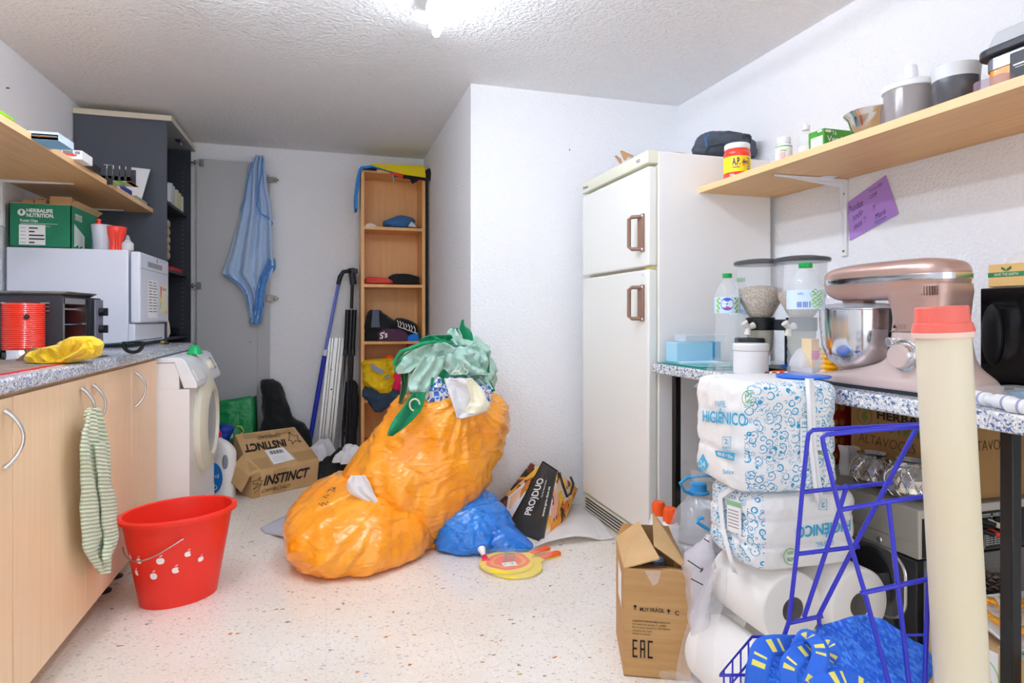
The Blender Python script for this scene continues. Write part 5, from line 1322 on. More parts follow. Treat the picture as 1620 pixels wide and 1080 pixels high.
mb = MB(); q = on_z(806, 893, .024); mb.box(q.x - .03, q.x + .03, q.y - .02, q.y + .02, .0262, .0272); mb.text('1-2', (q.x - .02, q.y - .006, .0272), (q.x + .02, q.y - .006, .0272), (0, .013, 0), 1); mb.build('white_tag', [M['paper'], M['ink']], t, w=True)
mb = MB(); Pf = [on_z(745, 912, .002), on_z(845, 920, .002), on_z(875, 872, .03), on_z(765, 868, .03)]
mb.grid(lambda u, v: qmap(Pf, u, v) + Vector((0, 0, .026 * math.sin(PI * u) ** .5 * math.sin(PI * v) ** .5 + .003 * ridge(qmap(Pf, u, v), 20, 1., 2))), 30, 30); mb.build('clear_wrapper', M['film'], t, w=True, smooth=180)

# foam sheet
mb = MB(); U = [(848, 866), (872, 832), (900, 806), (925, 800)]; V_ = [(885, 867), (925, 861), (958, 857), (973, 848)]
Pf = [on_z(845, 867, .004), on_z(972, 852, .004), on_z(930, 800, .004), on_z(905, 800, .004)]
mb.grid(lambda u, v: qmap(Pf, u, v) + Vector((0, 0, .005 + .03 * math.sin(PI * min(1, u * 1.2)) * (1 - v) + .01 * fbm(qmap(Pf, u, v), 8, 2., 2))), 40, 40)
mb.build('foam_sheet', M['foam'], label='translucent white foam packing sheet on the floor in front of the fridge', cat='packing foam', smooth=180, solid=.003)

# ---------------------------------------------------------------- red bucket
t = thing('red_bucket', 'red oval plastic bucket with white apple prints on the terrazzo floor', 'bucket', (-.545, 2.67, 0), .45)
HB = .335; ra, rb_ = .135, .105; Ra, Rb = .195, .155
M['bred'] = mat('red bucket plastic', '#ea2f20', .35, spec=.5)
mb = MB()
def bk(th, f, inset=0):
    return Vector(((ra + (Ra - ra) * f - inset) * math.cos(th), (rb_ + (Rb - rb_) * f - inset) * math.sin(th), HB * f))
prof = [(0, -.10, .012), (0, 0, .012)]
N_ = 72; seq = [('o', 0), ('o', .05), ('o', .5), ('o', .93), ('o', .955), ('r', 0), ('r', 1), ('r', 2), ('i', 1.0), ('i', .5), ('i', .04)]
def bfn(u, v):
    th = 2 * PI * u; k, f = seq[min(int(round(v * (len(seq) - 1))), len(seq) - 1)]
    if k == 'o': return bk(th, f)
    if k == 'r':
        q = bk(th, 1.0); rad = Vector((math.cos(th), math.sin(th), 0)); return q + rad * (.014, .015, .004)[f] + Vector((0, 0, (-.014, -.002, .004)[f]))
    return bk(th, f, .004) 
mb.grid(bfn, N_, len(seq) - 1, 0, True)
W = N_; mb.f.append(list(range(W))[::-1]); mb.m.append(0); b0 = (len(seq) - 1) * W; mb.f.append([b0 + i for i in range(W)]); mb.m.append(0)
mb.build('pail', M['bred'], t, smooth=50)
# white apples around the belly
def apple(th0, f0, s_, bite=False, mirror=1):
    pts = []
    for i in range(28):
        a = 2 * PI * i / 28; r_ = 1 - .18 * max(0, math.cos(a - PI / 2)) ** 6 - .1 * max(0, math.cos(a + PI / 2)) ** 8
        x, y = r_ * math.cos(a) * 1.0, r_ * math.sin(a) * .95
        if bite and math.hypot(x - 1.0 * mirror, y - .1) < .45: x -= .38 * mirror
        pts.append((x, y))
    def put(x, y):
        th = th0 + x * s_ / .17; q = bk(th, f0 + y * s_ / HB); return q + Vector((math.cos(th), math.sin(th), 0)) * .0012
    c_ = put(0, 0); vs = [c_] + [put(x, y) for x, y in pts]
    mb.add(vs, [(0, 1 + i, 1 + (i + 1) % 28) for i in range(28)])
    lf = [(.05, 1.05), (.25, 1.5), (.6, 1.65), (.45, 1.25)]; mb.add([put(x, y) for x, y in lf], [(0, 1, 2, 3)])
    lf = [(-.05, .9), (-.1, 1.45), (.02, 1.45), (.05, .9)]; mb.add([put(x, y) for x, y in lf], [(0, 1, 2, 3)])
mb = MB()
base = -PI / 2 - .45
for (dx, f0, s_, bt, mi_) in ((-.95, .60, .011, 0, 1), (-.62, .575, .0125, 1, 1), (-.78, .43, .012, 1, 1), (-.12, .57, .0145, 0, 1), (-.30, .40, .0145, 0, 1), (.18, .44, .0135, 1, 1), (.42, .60, .012, 1, 1), (.70, .50, .011, 0, 1)):
    apple(base + dx, f0, s_, bt, mi_)
mb.build('apple_print', M['whiteink'], t, smooth=0)
a_ = bk(base + .17, .80); 
mb = MB(); e0 = bk(base + .30, .82) + Vector((0, -.0, 0)); pts = []
pA = bk(base + .32, .86) ; pB = bk(base - 1.25, .62)
for i in range(25):
    f = i / 24; th = base + .32 - 1.57 * f; q = bk(th, .80 - .30 * math.sin(PI * f * .62 + 0.0) ** 1.1 + .16 * f * f)
    pts.append(q + Vector((math.cos(th), math.sin(th), 0)) * .012)
mb.tube(pts, .0028, 8); mb.build('wire_handle', M['steel'], t)
# ---------------------------------------------------------------- fridge
def on_f(px, py, f):
    d = ray(px, py); return Vector((d[0] * f, d[1] * f, CAMH + d[2] * f))
def on_plane(px, py, p0, n):
    d = Vector(ray(px, py)); o = Vector((0, 0, CAMH)); n = Vector(n); t_ = (Vector(p0) - o).dot(n) / d.dot(n); return o + d * t_
FX, FY0, FY1 = 1.367, 2.461, 3.205
t = thing('fridge_freezer', 'tall ivory two-door fridge freezer with brown handles beside the chimney wall', 'fridge', (1.7, 2.83, 0))
MB().box(FX + .055, 2.02, FY0, FY1, .02, 1.82).build('body', M['white'], t, w=True, bevel=.004)
MB().box(FX, FX + .06, FY0 + .002, FY1 - .002, 1.765, 1.823).build('top_cap', M['ivory2'], t, w=True, bevel=.005)
ud = MB().box(FX + .005, FX + .05, FY0 + .004, FY1 - .004, 1.308, 1.752).build('upper_door', M['ivory'], t, w=True, bevel=.008, bseg=3)
ld = MB().box(FX + .005, FX + .05, FY0 + .004, FY1 - .004, .105, 1.292).build('lower_door', M['ivory'], t, w=True, bevel=.008, bseg=3)
mb = MB(); mb.box(FX + .01, FX + .055, FY0 + .01, FY1 - .01, .02, .095)
for i in range(4): mb.box(FX + .008, FX + .0105, FY0 + .04, FY1 - .04, .028 + i * .016, .036 + i * .016, 1)
mb.build('base_grille', [M['ivory2'], M['dark']], t, w=True)
MB().box(FX + .05, FX + .056, FY0 + .01, FY1 - .01, .1, 1.76).build('door_seal', M['cream'], t, w=True)
MB().box(FX + .02, FX + .05, FY0 + .01, FY0 + .06, 1.293, 1.307).build('hinge', mat('yellowed hinge', '#cdbf7a', .5), t, w=True)
def fhandle(z0, z1, par):
    y0 = FY0 + .035; mb = MB()
    mb.box(FX - .004, FX + .006, y0, y0 + .028, z0, z1)
    mb.hexa([(FX - .006, y0 + .004, z0 + .008), (FX - .002, y0 + .004, z0 + .008), (FX - .002, y0 + .05, z0 + .008), (FX - .006, y0 + .05, z0 + .008), (FX - .006, y0 + .004, z1 - .008), (FX - .002, y0 + .004, z1 - .008), (FX - .002, y0 + .05, z1 - .008), (FX - .006, y0 + .05, z1 - .008)])
    o = mb.build('handle', M['brown'], par, w=True, bevel=.003, label='brown plastic handle')
    mb = MB(); pth = [(FX - .004, y0 + .02, z1 - .012), (FX - .035, y0 + .045, z1 - .012), (FX - .045, y0 + .055, z1 - .022), (FX - .045, y0 + .055, z0 + .022), (FX - .035, y0 + .045, z0 + .012), (FX - .004, y0 + .02, z0 + .012)]
    mb.tube(pth, .009, 10)
    return mb.build('handle_grip', M['brown'], par, w=True)
fhandle(1.375, 1.545, ud); fhandle(1.06, 1.225, ld)
mb = MB()
for z_ in (1.535, 1.385, 1.215, 1.07, 1.27): mb.lathe([(.006, 0), (.005, .003)], 12, M=Matrix.Translation((FX - .004, FY0 + .042, z_)) @ Matrix.Rotation(-PI / 2, 4, 'Y'))
mb.build('screw_cap', M['whitep'], t, w=True)
mb = MB(); mb.text('Zopas', (FX - .001, 3.18, 1.785), (FX - .001, 3.11, 1.785), (0, 0, .014), 0, bold=.02); mb.text('RC2', (FX - .001, 2.56, 1.785), (FX - .001, 2.53, 1.785), (0, 0, .013), 0, bold=.02); mb.build('badge_lettering', mat('badge blue', '#3a4a9a', .5), t, w=True)
# things on the fridge
c = on_y(1074, 240, 2.62)
mb = MB(); mb.lathe([(.05, 0), (.075, .012), (.092, .04), (.094, .046), (.088, .044), (.07, .016), (.001, .01)], 48, c=(c.x, 2.68, 1.8215), sy=.7)
M['wick'] = mat('woven cane', '#d9953f', .6, bump=((260, 260, 120), .9, .006)); mb.build('wicker_basket', M['wick'], label='shallow oval cane basket on top of the fridge', cat='basket')
t = thing('cooler_bag', 'dark blue-grey fabric bag lying on the fridge top against the wall', 'bag', (1.85, 2.62, 1.822))
mb = MB(); blob(mb, [(215, 1112, 1180), (220, 1108, 1187), (228, 1104, 1189), (236, 1101, 1191), (243, 1100, 1192), (247, 1102, 1190)], lambda a, b: on_y(a, b, 2.60), .07, 70, 40, .018, 12, 3., 1.2)
for v in mb.v: v.z = max(v.z, 1.8225)
mb.build('body', mat('slate nylon', '#4b535f', .75, bump=(60, .5, .005)), t, w=True, smooth=180)
mb = MB(); mb.tube([on_y(a, b, 2.51) for a, b in ((1116, 243), (1122, 232), (1140, 228), (1158, 230), (1165, 240))], .007, 8); mb.build('strap', M['charcoal'], t, w=True)
mb = MB(); mb.tube([on_y(a, b, 2.52) for a, b in ((1118, 232), (1116, 218), (1122, 214))], .005, 8); mb.build('blue_trim', M['jeans'], t, w=True)
mb = MB(); mb.tube([on_y(a, b, 2.53) for a, b in ((1176, 220), (1178, 213), (1185, 214), (1187, 226))], .007, 8); mb.build('loop', M['charcoal'], t, w=True)
mb = MB(); q0 = Vector((1.40, 2.83, 1.824))
for (a, b_, c_) in (((975, 236), (983, 242), (985, 250)), ((984, 228), (996, 234), (990, 243)), ((984, 228), (1000, 238), (1003, 236))):
    P3 = [on_x(*q, 1.40) for q in (a, b_, c_)]; mb.slab([Vector((p.x, p.y, max(p.z, 1.824))) for p in P3], (0, .02, .002))
mb.slab([on_x(986, 252, 1.40), on_x(1003, 243, 1.40), on_x(1001, 238, 1.40), on_x(986, 247, 1.40)], (.03, 0, 0), 1)
dz_ = 1.8235 - min(v.z for v in mb.v)
for v in mb.v: v.z += dz_
mb.build('torn_packaging', [mat('torn kraft', '#b58a5b', .8), mat('torn blue card', '#5d9ac9', .6)], label='torn brown and blue packaging scrap on the front edge of the fridge top', cat='packaging', solid=.002)

# ---------------------------------------------------------------- right worktop and its frame
CZ = .875
t = thing('right_worktop', 'speckled blue-grey worktop board on black legs along the right wall', 'worktop', (1.72, 1.1, .83))
MB().box(1.385, XR - .002, -.4, 2.452, .832, CZ).build('board', M['granite2'], t, w=True, bevel=.007, bseg=3)
M['legb'] = mat('black lacquered steel', '#141313', .25)
for (x_, y_) in ((1.425, 2.32), (1.435, .985), (1.99, 2.35), (1.99, .985), (1.425, -.2)):
    MB().box(x_ - .014, x_ + .014, y_ - .014, y_ + .014, 0, .832).build('leg', M['legb'], t, w=True, bevel=.003)
mb = MB(); mb.tube([(1.452, .99, .831), (1.455, .985, .4), (1.46, .98, .0)], .005, 8); mb.build('orange_cable', mat('orange cable', '#d98a3c', .5), label='thin orange cable running down behind the near black leg', cat='cable')

# ---------------------------------------------------------------- right wall shelf
t = thing('right_wall_shelf', 'beech shelf board on white brackets high on the right wall', 'shelf', (1.84, 1.3, 1.645))
RZ = 1.67
MB().box(1.632, XR - .002, .2, 2.47, 1.645, RZ).build('board', M['beech'], t, w=True)
MB().box(1.6295, 1.632, .2, 2.47, 1.6445, RZ + .0005).build('front_edge', M['beechedge'], t, w=True, label='pale edge strip')
for yy in (on_x(1338, 300, XR).y, .7):
    mb = MB(); x0 = XR - .002
    mb.box(x0 - .01, x0, yy - .014, yy + .014, 1.33, 1.643); mb.hexa([(1.70, yy - .006, 1.638), (x0, yy - .014, 1.628), (x0, yy + .014, 1.628), (1.70, yy + .006, 1.638), (1.70, yy - .006, 1.644), (x0, yy - .014, 1.644), (x0, yy + .014, 1.644), (1.70, yy + .006, 1.644)])
    mb.slab([(x0 - .01, yy - .002, 1.36), (x0 - .01, yy - .002, 1.628), (1.74, yy - .002, 1.637), (x0 - .03, yy - .002, 1.61)], (0, .004, 0))
    br_ = mb.build('bracket', M['whitep'], t, w=True, bevel=.002)
    mb = MB()
    for z_ in (1.585, 1.35): mb.lathe([(.006, 0), (.004, .003)], 10, M=Matrix.Translation((x0 - .01, yy, z_)) @ Matrix.Rotation(-PI / 2, 4, 'Y'))
    mb.build('screw', mat('brass', '#a98c3c', .4, 1), br_, w=True)
p = on_z(1309, 280, 1.6445); mb = MB(); mb.box(p.x - .03, p.x + .03, p.y - .02, p.y + .02, 1.6432, 1.6447); mb.build('white_sticker', M['paper'], t, w=True)
# purple note
W_ = XR - .006
Pn = [on_x(1344, 380, W_), on_x(1421, 338, W_), on_x(1401, 277, W_), on_x(1341, 320, W_)]
mb = MB(); mb.slab(Pn, (.002, 0, 0), 0)
mb.build('note_paper', mat('lilac paper', '#b58ad9', .7), label='lilac sheet with handwriting taped to the right wall under the shelf', cat='note')
note = bpy.data.objects['note_paper']
mb = MB()
for s_, (x0, y0, x1, y1), hh in (('Puedes', (1344, 338, 1366, 325), 11), ('con', (1377, 315, 1388, 308), 8), ('todo', (1351, 349, 1366, 338), 9), ('y', (1381, 331, 1386, 327), 7), ('mas !!', (1352, 364, 1372, 349), 9), ('Maria', (1386, 348, 1402, 337), 9), ('8-marzo-2021', (1377, 304, 1397, 292), 4)):
    a_ = on_x(x0, y0, W_); b_ = on_x(x1, y1, W_); mb.text(s_, a_, b_, on_x(x0 - 2, y0 - hh, W_) - a_, 0, .0015, shear=.3, bold=-.012)
ln = [on_x(1383, 352, W_ - .001), on_x(1402, 342, W_ - .001)]; mb.tube(ln, .0014, 5, 1); mb.tube([on_x(1386, 354, W_ - .001), on_x(1402, 345, W_ - .001)], .001, 5, 1)
mb.build('handwriting', [mat('pen ink', '#2b2f55', .6), mat('blue pen', '#1f74b4', .6)], note, w=True)

# ---------------------------------------------------------------- things on the right shelf
def at_s(px, x): return on_x(px, 200, x).y
# red jar
y = at_s(1166, 1.70); t = thing('protein_jar', 'red jar with yellow label and white lid at the far end of the right shelf', 'jar', (1.70, y, RZ))
MB().lathe([(.05, 0), (.056, .005), (.056, .02), (.054, .024), (.054, .098), (.056, .102), (.054, .118), (.048, .126), (.048, .13)], 36).build('body', M['redshiny'], t)
mb = MB(); mb.lathe([(.0555, .026), (.0555, .094)], 48, cap=False)
yl = mb.build('label', M['yellow'], t)
mb = MB(); va = math.atan2(-y, -1.70)
def cyl_text(mb, s, r, th0, th1, z, h, mi, bold=.02):
    """lettering wrapped on a cylinder from angle th0 to th1"""
    k = MB(); k.text(s, (0, 0, 0), (1, 0, 0), (0, 1, 0), 0, 0, bold=bold)
    vs = []
    for v in k.v:
        th = th0 + (th1 - th0) * v.x; vs.append((r * math.cos(th), r * math.sin(th), z + v.y * h))
    mb.add(vs, k.f, mi)
cyl_text(mb, 'A.P.', .0562, va - .35, va + .25, .055, .03, 0, .03); cyl_text(mb, 'L-ARGININE', .0562, va - .4, va + .2, .042, .006, 0)
cyl_text(mb, 'AMIX', .0562, va + .35, va + .9, .06, .012, 0); cyl_text(mb, 'X', .0562, va + .42, va + .6, .05, .03, 1, .03)
for i in range(5): cyl_text(mb, 'IIIIII', .0562, va + .8, va + 1.1, .035 + i * .011, .005, 0)
mb.build('label_lettering', [mat('purple ink', '#4a2070', .5), M['red']], yl)
MB().lathe([(.052, .128), (.053, .13), (.053, .148), (.050, .152), (.0, .152)], 36).build('lid', M['whitep'], t)
# pill bottle
y = at_s(1240, 1.70); t = thing('supplement_bottle', 'small white supplement bottle with pale green label on the right shelf', 'bottle', (1.70, y, RZ)); va = math.atan2(-y, -1.70)
MB().lathe([(.028, 0), (.030, .004), (.030, .068), (.022, .078), (.022, .08)], 32).build('body', M['whitep'], t)
MB().lathe([(.025, .08), (.0255, .082), (.025, .102), (.0, .104)], 32).build('cap', M['whitep'], t)
mb = MB(); mb.lathe([(.0304, .064), (.0304, .068)], 32, 1, cap=False); mb.lathe([(.0304, .01), (.0304, .064)], 32, 0, cap=False); lb = mb.build('label', [M['paper'], M['gprint']], t)
mb = MB(); cyl_text(mb, 'vital', .0308, va - .5, va + .3, .045, .008, 0)
for i in range(5): cyl_text(mb, 'IIIIIIII', .0308, va - .5, va + .2, .018 + i * .005, .003, 1)
mb.build('label_print', [M['gprint'], M['redc']], lb)
# clear bottle
y = at_s(1275, 1.71); t = thing('clear_syrup_bottle', 'clear plastic bottle with white cap between the white bottle and the tea box', 'bottle', (1.71, y, RZ))
MB().lathe([(.026, 0), (.028, .004), (.028, .06), (.024, .082), (.013, .102), (.012, .106)], 32).build('body', M['pet'], t)
MB().lathe([(.014, .104), (.0145, .12), (.0, .121)], 24).build('cap', M['whitep'], t)
MB().lathe([(.0284, .012), (.0284, .04)], 32, cap=False).build('label', mat('white label film', '#f2eeee', .5, alpha=.8), t)
# tea box
t = thing('tea_box', 'green tea box lettered Té Verde on the right shelf', 'box', (1.79, 1.83, RZ))
x0, x1, y0, y1 = 1.70, 1.87, 1.795, 1.87
MB().box(x0, x1, y0, y1, RZ, RZ + .083).build('carton', mat('tea green', '#4aa52e', .45, var=('#3c8f25', 18, .4, .7)), t, w=True, bevel=.001)
mb = MB(); mb.text('Té', (x0 + .034, y0, RZ + .062), (x0 + .054, y0, RZ + .062), (0, 0, .014), 0, bold=.01); mb.text('Verde', (x0 + .012, y0, RZ + .037), (x0 + .095, y0, RZ + .037), (0, 0, .021), 0, bold=.01)
mb.box(x0 + .006, x0 + .03, y0 - .0008, y0, RZ + .07, RZ + .078); mb.box(x0 - .0008, x0, y0 + .01, y0 + .03, RZ + .074, RZ + .081); mb.build('white_lettering', M['whiteink'], t, w=True)
mb = MB(); mb.box(x0 - .0008, x0, y0 + .006, y1 - .012, RZ + .01, RZ + .06); mb.build('side_label', mat('pale label', '#dfeedd', .6), t, w=True)
mb = MB(); mb.quad([(x0 + .1, y0 - .0008, RZ), (x1, y0 - .0008, RZ), (x1, y0 - .0008, RZ + .083), (x0 + .13, y0 - .0008, RZ + .083)]); mb.build('pale_panel', mat('tea pale', '#cfe6b4', .5), t, w=True)
# steel bowl
y = at_s(1385, 1.75); mb = MB(); mb.lathe([(.03, 0), (.045, .002), (.07, .03), (.082, .072), (.092, .086), (.096, .086), (.095, .083), (.08, .068), (.066, .03), (.04, .006), (.001, .005)], 56, c=(1.75, y, RZ)); mb.build('steel_bowl', M['chrome'], label='shiny stainless steel bowl on the right shelf beside the processor bowl', cat='bowl')
# processor bowl
y = at_s(1441, 1.75); t = thing('food_processor_bowl', 'smoky clear food processor bowl with white lid and chute on the right shelf', 'processor bowl', (1.75, y, RZ))
M['smoke'] = mat('smoky plastic', '#b9b3b4', .12, alpha=.55, spec=.9)
mb = MB(); mb.lathe([(.066, .0), (.072, .006), (.076, .118), (.073, .118), (.069, .008), (.001, .007)], 40, cap=False); mb.build('bowl', M['smoke'], t)
MB().lathe([(.078, .112), (.08, .114), (.08, .128), (.068, .136), (.03, .142), (.0, .143)], 40).build('lid', M['whitep'], t)
MB().lathe([(.028, .140), (.024, .146), (.02, .15), (.018, .19), (.016, .193), (.0, .193)], 12).build('feed_chute', M['whitep'], t)
MB().lathe([(.012, .008), (.008, .11)], 16).build('spindle', M['whitep'], t)
# dark tub
y = at_s(1512, 1.735); t = thing('measuring_tub', 'dark grey cup with a frosted rim standing on the right shelf', 'cup', (1.735, y, RZ))
MB().lathe([(.052, 0), (.055, .004), (.057, .055), (.058, .057), (.058, .088)], 40).build('tub', mat('charcoal tub', '#5b5c62', .25), t)
mb = MB(); mb.lathe([(.058, .088), (.061, .125), (.059, .125), (.056, .09)], 40, cap=False); mb.build('frosted_rim', mat('frosted plastic', '#e9ecee', .4, alpha=.8), t)
# orange cooker
t = thing('orange_cooker', 'orange appliance with black band and clear lid at the near end of the right shelf', 'cooker', (1.82, 1.02, RZ))
def rbox(mb, x0, x1, y0, y1, z0, z1, r, mi=0, n=8, top=0.0):
    pts = []
    for cx_, cy_, a0 in ((x1 - r, y1 - r, 0), (x0 + r, y1 - r, 90), (x0 + r, y0 + r, 180), (x1 - r, y0 + r, 270)):
        for i in range(n + 1): a = math.radians(a0 + 90 * i / n); pts.append((cx_ + r * math.cos(a), cy_ + r * math.sin(a)))
    cx_, cy_ = (x0 + x1) / 2, (y0 + y1) / 2
    k = len(pts); vs = [(x, y, z0) for x, y in pts] + [(cx_ + (x - cx_) * (1 - top), cy_ + (y - cy_) * (1 - top), z1) for x, y in pts]
    fs = [tuple(range(k))[::-1], tuple(range(k, 2 * k))] + [(i, (i + 1) % k, k + (i + 1) % k, k + i) for i in range(k)]
    mb.add(vs, fs, mi); return mb
cx0, cx1, cy0, cy1 = 1.70, 1.94, .80, 1.235
mb = MB(); rbox(mb, cx0, cx1, cy0, cy1, RZ + .008, RZ + .075, .03); mb.build('body', mat('orange enamel', '#f39a1f', .25, coat=.5), t, w=True)
mb = MB(); rbox(mb, cx0 - .004, cx1 + .004, cy0 - .004, cy1 + .004, RZ + .066, RZ + .098, .035); mb.build('chrome_band', mat('smoke chrome', '#8d91a0', .2, .6), t, w=True)
mb = MB(); rbox(mb, cx0 - .02, cx1 + .02, cy0 - .02, cy1 + .02, RZ + .10, RZ + .122, .045); mb.build('black_rim', M['dark'], t, w=True, bevel=.004)
mb = MB(); rbox(mb, cx0 - .01, cx1 + .01, cy0 - .01, cy1 + .01, RZ + .122, RZ + .165, .045, top=.08); mb.build('clear_lid', mat('clear lid plastic', '#e4e8ea', .1, alpha=.55), t, w=True, bevel=.006)
mb = MB(); mb.box(cx0 - .008, cx0 + .002, 1.115, 1.165, RZ + .01, RZ + .09); mb.build('latch', M['dark'], t, w=True, bevel=.003)
mb = MB(); mb.box(cx0 - .0088, cx0 - .0083, 1.125, 1.155, RZ + .054, RZ + .058); mb.box(cx0 - .0088, cx0 - .0083, 1.13, 1.15, RZ + .048, RZ + .0495); mb.build('latch_lettering', M['whiteink'], t, w=True)
for yy in (.85, 1.19):
    for xx in (1.74, 1.9): MB().cyl((xx, yy, RZ), .012, .009, 12).build('foot', M['black'], t, w=True)
mb = MB(); y = at_s(1568, 1.66); rbox(mb, 1.637, 1.69, y - .05, y + .04, RZ + .0005, RZ + .028, .02); mb.build('glass_dish', mat('violet tinted glass', '#b8a3b9', .05, alpha=.4), label='small tinted glass dish in front of the orange cooker', cat='dish', bevel=.003)

# ---------------------------------------------------------------- things on the right worktop
def bottle(x, y, z, h, r, label, labelmat, letter, turn=0):
    t = thing('water_bottle', label, 'bottle', (x, y, z), 0, 'empty water bottles on the right')
    va = math.atan2(-y, -x) + turn
    pr = [(r * .75, 0.004), (r * .9, 0.0), (r, .012)]
    for i in range(6): pr += [(r, .02 + i * .022), (r * .95, .030 + i * .022), (r, .04 + i * .022)]
    pr += [(r * .9, h * .5), (r, h * .55), (r * 1.01, h * .58), (r * 1.01, h * .76), (r * .93, h * .80), (r * .62, h * .89), (r * .33, h * .945), (r * .29, h * .955), (r * .29, h * .97)]
    MB().lathe(pr, 40).build('body', M['pet'], t)
    MB().lathe([(r * .37, h * .955), (r * .38, h * .96), (r * .38, h * .998), (r * .35, h), (0, h)], 24).build('cap', mat('bottle green', '#11a04a', .4) if 'botg' not in M else M['botg'], t)
    lb = MB().lathe([(r * 1.018, h * .585), (r * 1.018, h * .755)], 48, cap=False).build('label', labelmat, t)
    mb = MB()
    if letter:
        pts = []
        def wp(a, zz, e=1.026): return (r * e * math.cos(va + a), r * e * math.sin(va + a), zz)
        cz_ = h * .68; R_ = h * .065
        vs = [wp(0, cz_)] + [wp(R_ / r * math.cos(2 * PI * i / 28), cz_ + R_ * math.sin(2 * PI * i / 28)) for i in range(28)]
        mb.add(vs, [(0, 1 + i, 1 + (i + 1) % 28) for i in range(28)], 0)
        cyl_text(mb, 'Nestlé', r * 1.034, va - .38, va + .38, cz_ + .004, .009, 1, .03); cyl_text(mb, 'Aquarel', r * 1.034, va - .42, va + .42, cz_ - .009, .010, 1, .03); cyl_text(mb, 'YOGA', r * 1.034, va - .25, va + .25, cz_ - .019, .007, 2, .03)
        for sg in (-1, 1):
            for k in range(9):
                a_ = sg * (.75 + .12 * math.sin(k * 2.1)); z_ = h * .6 + k * h * .017; e = 1.028
                mb.add([wp(a_ - .12, z_, e), wp(a_, z_ - .004, e), wp(a_ + .12, z_, e), wp(a_, z_ + .005, e)], [(0, 1, 2, 3)], 3)
    else:
        for k in range(16):
            z_ = h * .6; a_ = -.55 + k * .045
            def wp(a, zz, e=1.026): return (r * e * math.cos(va + a), r * e * math.sin(va + a), zz)
            if k % 7 != 6: mb.add([wp(a_, z_), wp(a_ + .022, z_), wp(a_ + .022, z_ + .016), wp(a_, z_ + .016)], [(0, 1, 2, 3)], 0)
        for k in range(14):
            a_ = .55 + .25 * math.sin(k * 2.7); z_ = h * .6 + (k * .0105) * h
            mb.add([wp(a_ - .22, z_), wp(a_, z_ - .006), wp(a_ + .2, z_), wp(a_, z_ + .009)], [(0, 1, 2, 3)], 3)
        cyl_text(mb, 'info', r * 1.03, va - .5, va - .2, h * .71, .008, 1)
    mb.build('label_print', [mat('print blue', '#2b63c4', .5), M['whiteink'] if letter else mat('pale blue ink', '#7fa8d8', .5), M['pink'], mat('leaf green', '#7cc02c', .5)], lb)
    return t
M['botg'] = mat('bottle green', '#11a04a', .4)
M['blab'] = mat('pale blue label', '#cfe3f3', .45)
bottle(1.46, 2.02, CZ + .0045, .365, .046, 'empty clear water bottle with pale blue label at the left of the worktop', M['blab'], True)
bottle(1.635, 2.17, CZ, .365, .044, 'second empty water bottle half hidden behind the left one', M['blab'], False)
bottle(1.335, 1.48, .912, .325, .050, 'empty water bottle in front of the cereal dispenser, standing on a blue lid', M['blab'], False, .1)
mb = MB(); mb.lathe([(.07, 0), (.074, .002), (.074, .006), (.066, .0065), (.0, .0065)], 44, c=(1.325, 1.478, .905)); mb.build('round_lid', M['blue'], label='bright blue round plastic lid under a bottle on the upper toilet paper pack', cat='lid')
# white tub and dark lidded tub
t = thing('white_tub', 'plain white screw-top tub on the right worktop behind the toilet paper', 'tub', (1.465, 1.89, CZ))
MB().lathe([(.056, 0), (.06, .004), (.06, .082), (.056, .085)], 40).build('body', M['whitep'], t); MB().lathe([(.0615, .085), (.062, .087), (.062, .106), (.059, .110), (0, .110)], 40).build('lid', M['whitep'], t)
t = thing('dark_lidded_tub', 'tub with a ribbed dark grey lid behind the white tub', 'tub', (1.535, 1.985, CZ))
MB().lathe([(.05, 0), (.052, .004), (.052, .09)], 36).build('body', mat('smoke tub', '#6f6a66', .3), t); MB().lathe([(.055, .09), (.056, .093), (.056, .122), (.053, .126), (0, .127)], 36).build('lid', M['dark'], t)
# glass cutting boards and blue box
for i, (c_, dz) in enumerate((('#2f9c93', 0), ('#7cc6bf', .005))):
    mb = MB(); z_ = CZ + dz + .0003; mb.box(1.40 + i * .01, 1.78, 2.05 + .07 * i, 2.44 - .02 * i, z_, z_ + .004); mb.build('glass_board', mat('teal glass %d' % i, c_, .08, alpha=.9), label=('lower teal glass chopping board at the fridge end of the worktop', 'upper pale teal glass chopping board lying on the darker one')[i], cat='chopping board', bevel=.001)
mb = MB(); z_ = CZ + .0097; a_ = on_y(1071, 560, 2.33); b_ = on_y(1127, 560, 2.33); c_ = on_y(1140, 560, 2.33)
mb.box(a_.x, c_.x, 2.33, 2.42, z_, z_ + .085); mb.box(b_.x, c_.x + .001, 2.3292, 2.4, z_, z_ + .086, 1)
mb.build('blue_carton', [mat('light blue card', '#a9daf2', .5), mat('mid blue card', '#3f9fd0', .5)], label='light blue carton standing on the glass boards by the fridge', cat='box', bevel=.002)
mb = MB(); rbox(mb, a_.x + .04, c_.x + .03, 2.335, 2.42, z_ + .086, z_ + .118, .012, top=-.05); mb.build('clear_container', mat('clear container plastic', '#e8eef5', .2, alpha=.6), label='low clear plastic container on top of the light blue carton', cat='container', bevel=.003)
mb = MB(); mb.hexa([(a_.x - .02, 2.27, z_), (b_.x, 2.24, z_), (b_.x, 2.325, z_), (a_.x, 2.325, z_), (a_.x - .02, 2.27, z_ + .004), (b_.x, 2.24, z_ + .004), (b_.x, 2.325, z_ + .006), (a_.x, 2.325, z_ + .006)]); mb.build('blue_leaflet', mat('pale leaflet', '#bfe4f5', .6), label='pale blue leaflet lying before the light blue carton', cat='leaflet')

